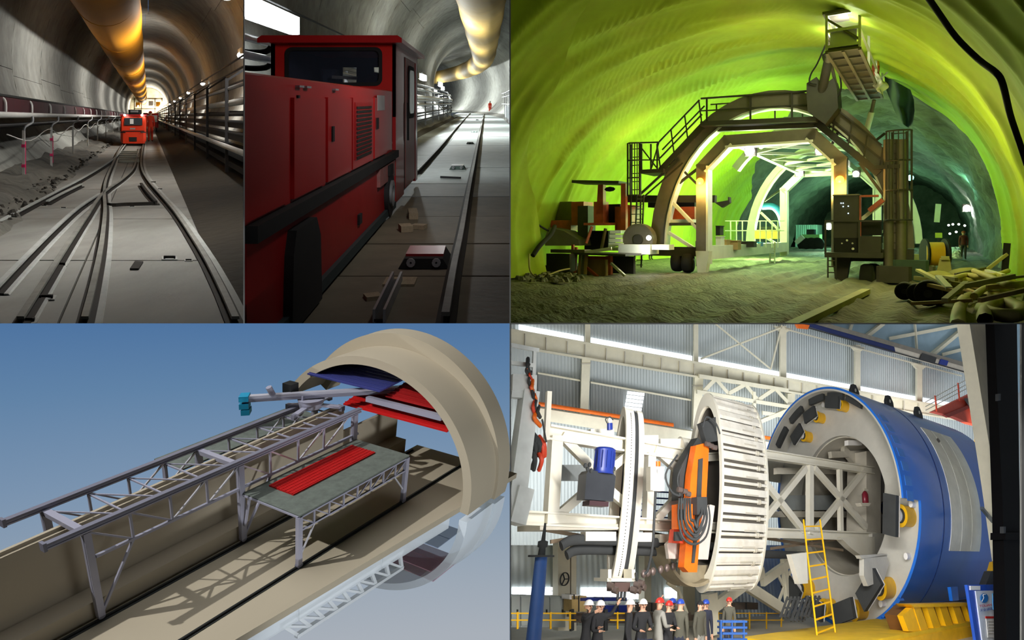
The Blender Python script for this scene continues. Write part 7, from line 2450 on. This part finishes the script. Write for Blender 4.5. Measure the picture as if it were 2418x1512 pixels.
for k_, (a, b, y0, y1, n_) in enumerate([(1210, 1306, 1386, 1406, 6), (1373, 1512, 1387, 1416, 8), (1572, 1610, 1387, 1414, 3), (1212, 1240, 1388, 1404, 0)]):
    if not n_:
        continue
    w_ = thing('window_%d' % (k_ + 3), ['bright low window row above the grey lockers', 'bright low window row behind the ring clamp', 'bright low window behind the bow plate'][k_], None, F5, q5((a + b) / 2, y1, 8.8), kind='structure')
    for i in range(n_):
        for r_ in range(2):
            box5(a + (b - a) * i / n_ + 1, y0 + (y1 - y0) * r_ / 2 + 1, a + (b - a) * (i + 1) / n_ - 1, y0 + (y1 - y0) * (r_ + 1) / 2 - .6, 8.85, .1, m_day, 'pane', w_)
for k_, (a, b) in enumerate([(1206, 1228), (1229, 1262), (1263, 1297), (1298, 1335)]):
    cb5 = thing('grey_locker', ['cut by the picture divider', 'behind the blue post', 'second from the cream column', 'nearest the cream column'][k_].join(('grey steel locker ', '')), 'locker', F5, q5((a + b) / 2, 1482, 6), 'grey lockers along the hall wall')
    box5(a, 1406 + k_, b, 1482, 6, 1.2, m_grey5, 'body', cb5)
    box5(a + 2, 1410 + k_, b - 2, 1478, 5.95, .06, m_grey5, 'door', cb5)
    box5(b - 6, 1440, b - 4, 1450, 5.85, .1, m_pad, 'handle', cb5)
for k_, (a, y0, b, y1, m, lb) in enumerate([(1350, 1408, 1385, 1445, m_ply, 'wooden crate behind the pair with white helmets'), (1345, 1405, 1368, 1416, m_hwhite, 'white sheet bundle on the wooden crate'), (1430, 1430, 1490, 1450, m_blue5, 'blue tarpaulin bale on the stock rack'), (1370, 1412, 1480, 1420, m_blue5, 'long blue tarpaulin bale under the window'), (1520, 1425, 1560, 1445, mat('stock_brown', (96, 84, 74), .8, var=.3), 'brown stock bundle beside the tarpaulin'), (1735, 1424, 1790, 1440, mat('stock_brown', (96, 84, 74), .8, var=.3), 'dark brown sheet stack near the lattice prop')]):
    bx = thing('stock_bale', lb, 'stock', F5, q5((a + b) / 2, y1, 5))
    box5(a, y0, b, y1, 5, .8, m, 'bale', bx)
    box5((a + b) / 2 - 1, y0 - .5, (a + b) / 2 + 1, y1, 4.95, .9, m_pad, 'strap', bx)
rk5 = thing('stock_rack', 'dark stock rack heaped with steel bars behind the people', 'rack', F5, q5(1450, 1490, 4.5))
for i in range(12):
    mb5((1340 + 6 * i, 1452 + (i * 7) % 20), (1540 + 10 * i, 1450 + (i * 5) % 22), .12, .12, 4.6 + .1 * (i % 3), mat('stock_brown', (96, 84, 74), .8, var=.3), 'steel_bar', rk5)
for a in (1350, 1430, 1510, 1590):
    mb5((a, 1440), (a, 1490), .15, .15, 4.5, m_pad, 'upright', rk5)
hr = thing('yellow_railing', 'yellow hand railing running along the hall behind the people', 'railing', F5, q5(1500, 1490, 3.5))
for a in (1222, 1300, 1346, 1458, 1650, 1696, 1730, 1770, 1810, 1845):
    mb5((a, 1446), (a, 1486), .06, .06, 3.4, m_ylw, 'post', hr)
for b in (1449, 1465):
    mb5((1205, b), (1360, b), .035, .035, 3.4, m_ylw, 'rail', hr)
    mb5((1440, b), (1475, b), .035, .035, 3.4, m_ylw, 'rail', hr)
    mb5((1650, b), (1850, b), .035, .035, 3.4, m_ylw, 'rail', hr)
MB(F5).box((-14, 2.6, -4.55), (4, 2.9, -4.35)).build('floor_kerb', m_blue5, label='dark blue kerb line across the hall floor', kind='structure')
MB(F5).box((-14, .4, -4.55), (4, .6, -4.45)).build('floor_channel', m_pad, label='dark floor channel across the hall floor', kind='structure')
sb = thing('step_bench', 'blue steel steps beside the platform and the lone worker', 'steps', F5, q5(1730, 1512, -5))
for b in (1468, 1482, 1496, 1510):
    mb5((1700, b), (1758, b), .3, .05, -4.8, m_bpost, 'tread', sb)
for a in (1702, 1728, 1756):
    mb5((a, 1465), (a, 1530), .06, .06, -4.9, m_bpost, 'upright', sb)

# ---------------------------------------------------------------- nearer things at the right edge
co = thing('big_column', 'tall cream box column leaning in at the edge of the hall', 'column', F5, q5(2400, 1400, -7.5))
ps = [(2288, 755), (2322, 755), (2402, 1400), (2385, 1400), (2345, 1100)]
poly5([(2288, 755), (2325, 755), (2410, 1420), (2392, 1420), (2352, 1150)], -7.5, .9, m_cream, 'shaft', co)
poly5([(2322, 790), (2352, 770), (2352, 780), (2326, 802)], -7.4, .3, m_cream, 'bracket', co)
dp = thing('dark_pole', 'thick black pole running up the whole picture edge', 'pole', F5, q5(2390, 1500, -9.5))
poly5([(2347, 750), (2401, 750), (2414, 1560), (2378, 1560), (2368, 1200)], -9.0, .6, mat('pole_black', (10, 9, 9), .8, spec=.1), 'shaft', dp)
box5(2374, 1258, 2416, 1275, -9.2, .8, mat('pole_black', (10, 9, 9), .8, spec=.1), 'collar', dp)
for k_, (px, py) in enumerate([(2360, 938), (2372, 1252)]):
    box5(px - 2, py - 8, px + 3, py + 8, -9.2, .2, m_pad, 'hook', dp)
rp = thing('red_gangway', 'orange-red crane gangway with handrail behind the drum', 'gangway', F5, q5(2290, 1000, 6))
poly5([(2205, 972), (2330, 912), (2345, 955), (2340, 1012), (2290, 1000), (2255, 985)], 5, .6, m_red5, 'side_plate', rp)
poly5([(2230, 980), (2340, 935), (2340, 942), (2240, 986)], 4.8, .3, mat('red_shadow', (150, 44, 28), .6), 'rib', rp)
for a, b, c in [(2208, 935, 972), (2262, 905, 948), (2318, 880, 915)]:
    mb5((a, b), (a + 4, c), .14, .14, 4.8, m_red5, 'post', rp)
for d in (0, 12, 22):
    mb5((2185, 950 + d * .9), (2335, 868 + d), .06, .06, 4.8, m_machd, 'handrail', rp)
poly5([(2285, 940), (2318, 942), (2320, 975), (2305, 968)], 4.2, .5, mat('lamp_grey', (74, 84, 84), .5), 'flood_lamp', rp)
box5(2310, 1022, 2335, 1045, 5, .5, m_ylw, 'yellow_block', rp)
gb = thing('gas_strut', 'dark slanted strut with a yellow joint against the drum', 'strut', F5, q5(2370, 1420, -7))
mb5((2318, 1200), (2385, 1280), .2, .12, -7.0, mat('strut_glass', (90, 100, 110), .2), 'tube', gb)
poly5([(2352, 1328), (2372, 1322), (2372, 1352), (2345, 1355)], -7.2, .4, m_ylw, 'joint', gb)
poly5([(2340, 1350), (2368, 1345), (2340, 1400), (2322, 1398)], -7.2, .4, m_pad, 'lower_arm', gb)
# sign board
sg5 = thing('sign_board', 'blue and white notice board with a logo and paper sheets', 'sign', F5, q5(2340, 1540, -8))
poly5([(2284, 1382), (2420, 1380), (2420, 1560), (2312, 1560)], -8.0, .15, mat('sign_blue', (34, 84, 190), .5), 'frame_panel', sg5)
poly5([(2304, 1396), (2420, 1394), (2420, 1560), (2326, 1560)], -8.06, .06, mat('sign_white', (216, 222, 230), .5), 'white_panel', sg5)
box5(2292, 1384, 2315, 1394, -8.06, .06, m_hwhite, 'corner_label', sg5)
poly5([(2352, 1404), (2420, 1402), (2420, 1440), (2348, 1442), (2346, 1412)], -8.12, .05, mat('sign_blue', (34, 84, 190), .5), 'blue_field', sg5)
MB(F5).tube(smooth_path([q5(2345, 1440, -8.13), q5(2344, 1412, -8.13), q5(2352, 1401, -8.13), q5(2420, 1398, -8.13)], 5), .025, 6).build('cyan_line', mat('sign_cyan', (90, 170, 225), .5), sg5)
box5(2357, 1419, 2383, 1433, -8.18, .03, m_hwhite, 'field_label', sg5)
poly5([(2325 + 9 * math.cos(i * PI / 10), 1413 + 11 * math.sin(i * PI / 10)) for i in range(20)], -8.12, .04, mat('logo_blue', (40, 120, 190), .5), 'logo_disc', sg5)
g = MB(F5)
g.tube(smooth_path([q5(2319, 1420, -8.17), q5(2323, 1412, -8.17), q5(2321, 1406, -8.17), q5(2327, 1404, -8.17)], 4), .018, 5)
g.build('logo_curve', m_hwhite, sg5)
for (a, b, w) in [(2328, 1456, 44), (2380, 1454, 40)]:
    poly5([(a, b), (a + w, b), (a + w + 3, b + 50), (a + 5, b + 50)], -8.12, .03, m_hwhite, 'paper_sheet', sg5)
    poly5([(a, b), (a + w, b), (a + w, b + 5), (a, b + 5)], -8.15, .03, m_hred, 'red_header', sg5)
    for i in range(5):
        poly5([(a + 6, b + 12 + 7 * i), (a + w - 8, b + 12 + 7 * i), (a + w - 8, b + 13 + 7 * i), (a + 6, b + 13 + 7 * i)], -8.15, .02, m_machd, 'text_line', sg5)


def text5(body, px, py, size_px, y, m, root, align='CENTER'):
    cu = bpy.data.curves.new('sign_text', 'FONT')
    cu.body = body
    cu.align_x = align
    cu.size = 1.0
    cu.extrude = 0.02
    o = bpy.data.objects.new('sign_text', cu)
    COL.objects.link(o)
    p = q5(px, py, y)
    u = size_px / (F5.pix((p.x + 1, y, p.z))[0] - F5.pix((p.x, y, p.z))[0])
    dg = bpy.context.evaluated_depsgraph_get()
    me = bpy.data.meshes.new_from_object(o.evaluated_get(dg))
    uz = size_px / (F5.pix((p.x, y, p.z))[1] - F5.pix((p.x, y, p.z + 1))[1])
    vs = [(p.x + v.co.x * u, y - v.co.z * .1 - .01, p.z + v.co.y * uz) for v in me.vertices]
    fs = [tuple(q.vertices) for q in me.polygons]
    bpy.data.objects.remove(o)
    bpy.data.curves.remove(cu)
    g = MB(F5)
    g._add(vs, fs)
    bpy.data.meshes.remove(me)
    return g.build('lettering', m, root)


m_sgred = mat('letter_red', (190, 40, 60), .6)
m_sgblue = mat('letter_blue', (40, 80, 160), .6)
text5('TOLIAN', 2328, 1433, 8.0, -8.13, m_sgred, sg5)
text5('天业通联', 2329, 1442.5, 7.2, -8.13, m_sgblue, sg5)
text5('施工二', 2370, 1430, 9, -8.2, m_sgblue, sg5)
# white edge strips of the hall opening
for nm, a, b, c, d, lb in [('trim_4', 2412.5, 764, 2432, 1530, 'white strip at the outer edge of the hall view'), ('trim_5', 1204.5, 764, 1207, 1530, 'thin white strip beside the hall view'), ('trim_6', 1204.5, 764, 2432, 766, 'thin pale strip above the hall view')]:
    MB(WF).box((hx(a, WY + .1), WY + .1, hz(d, WY + .1)), (hx(b * 0 + c, WY + .1), WY + .13, hz(b, WY + .1))).build(nm, m_tr, label=lb, kind='structure', clip=False)

# ---------------------------------------------------------------- people looking up at the machine
def man(px, head_y, label, shirt, tr, yaw=0.0, helmet=None, hair=None, arms=None, h=1.78, y=-3.0, legs=None, lean=0.0, ht=0.0):
    p = q5(px, head_y, y)
    z0 = p.z - h
    b = F5.at(px, head_y, y=y)
    return person(F5, (b.x, y, z0), h, label, shirt, tr, yaw, arms, legs, helmet, hair, lean, ht, 'visitors in front of the machine', kb=1.2)


FOLD = (((-.05, -.06, -.15), (.03, -.15, -.14)), ((.05, -.06, -.15), (-.03, -.15, -.13)))
UPR = (((-.04, -.04, -.16), (.0, -.14, -.16)), ((.07, -.08, .02), (.10, -.16, .15)))
UPL = (((-.07, -.08, -.02), (-.02, -.19, .06)), ((.04, -.04, -.16), (0, -.14, -.14)))
HOLD = (((-.05, -.03, -.16), (.02, -.15, -.18)), ((.05, -.03, -.16), (-.02, -.15, -.17)))
man(1391, 1417, 'man in black coat and white helmet, outermost of the group, hand raised to his face', m_coat, m_jean, .5, m_hwhite, None, UPL, 1.75, ht=-.3)
man(1418, 1418, 'man in black coat and white helmet pointing up at the ring clamp', m_coat, m_jean, .2, m_hwhite, None, UPR, 1.75, ht=-.3)
man(1488, 1416, 'man in dark coat and white helmet turned to his neighbour', m_coat, m_jean, .9, m_hwhite, None, None, 1.8)
man(1519, 1415, 'man in dark coat and white helmet holding his hands together', m_coat, m_jean, -.2, m_hwhite, None, HOLD, 1.8)
man(1558, 1412, 'man in pale grey jacket and red helmet seen from the side', m_greyc, m_greyc, 1.6, m_hred, None, UPR, 1.85)
man(1580, 1419, 'man in black coat and red helmet with folded hands', m_coat, m_coat, .1, m_hred, None, HOLD, 1.72)
man(1588, 1413, 'man with blue helmet half hidden behind the folded hands man', m_olive, m_jean, .1, m_hblue, None, None, 1.8, y=-2.5)
man(1607, 1415, 'man in grey-green jacket and blue helmet with his back half turned', m_olive, m_jean, 2.4, m_hblue, None, None, 1.82)
man(1654, 1417, 'bareheaded man in olive jacket and grey trousers', m_olive, m_greyc, .1, None, m_coat, None, 1.78)
man(1667, 1416, 'man with blue helmet behind the bareheaded man', m_jean, m_jean, -.3, m_hblue, None, None, 1.75, y=-2.4)
man(1722, 1411, 'lone worker in dark jacket and red helmet beside the blue steps', m_olive, m_jean, -.7, m_hred, None, None, 1.5, y=-3.4)
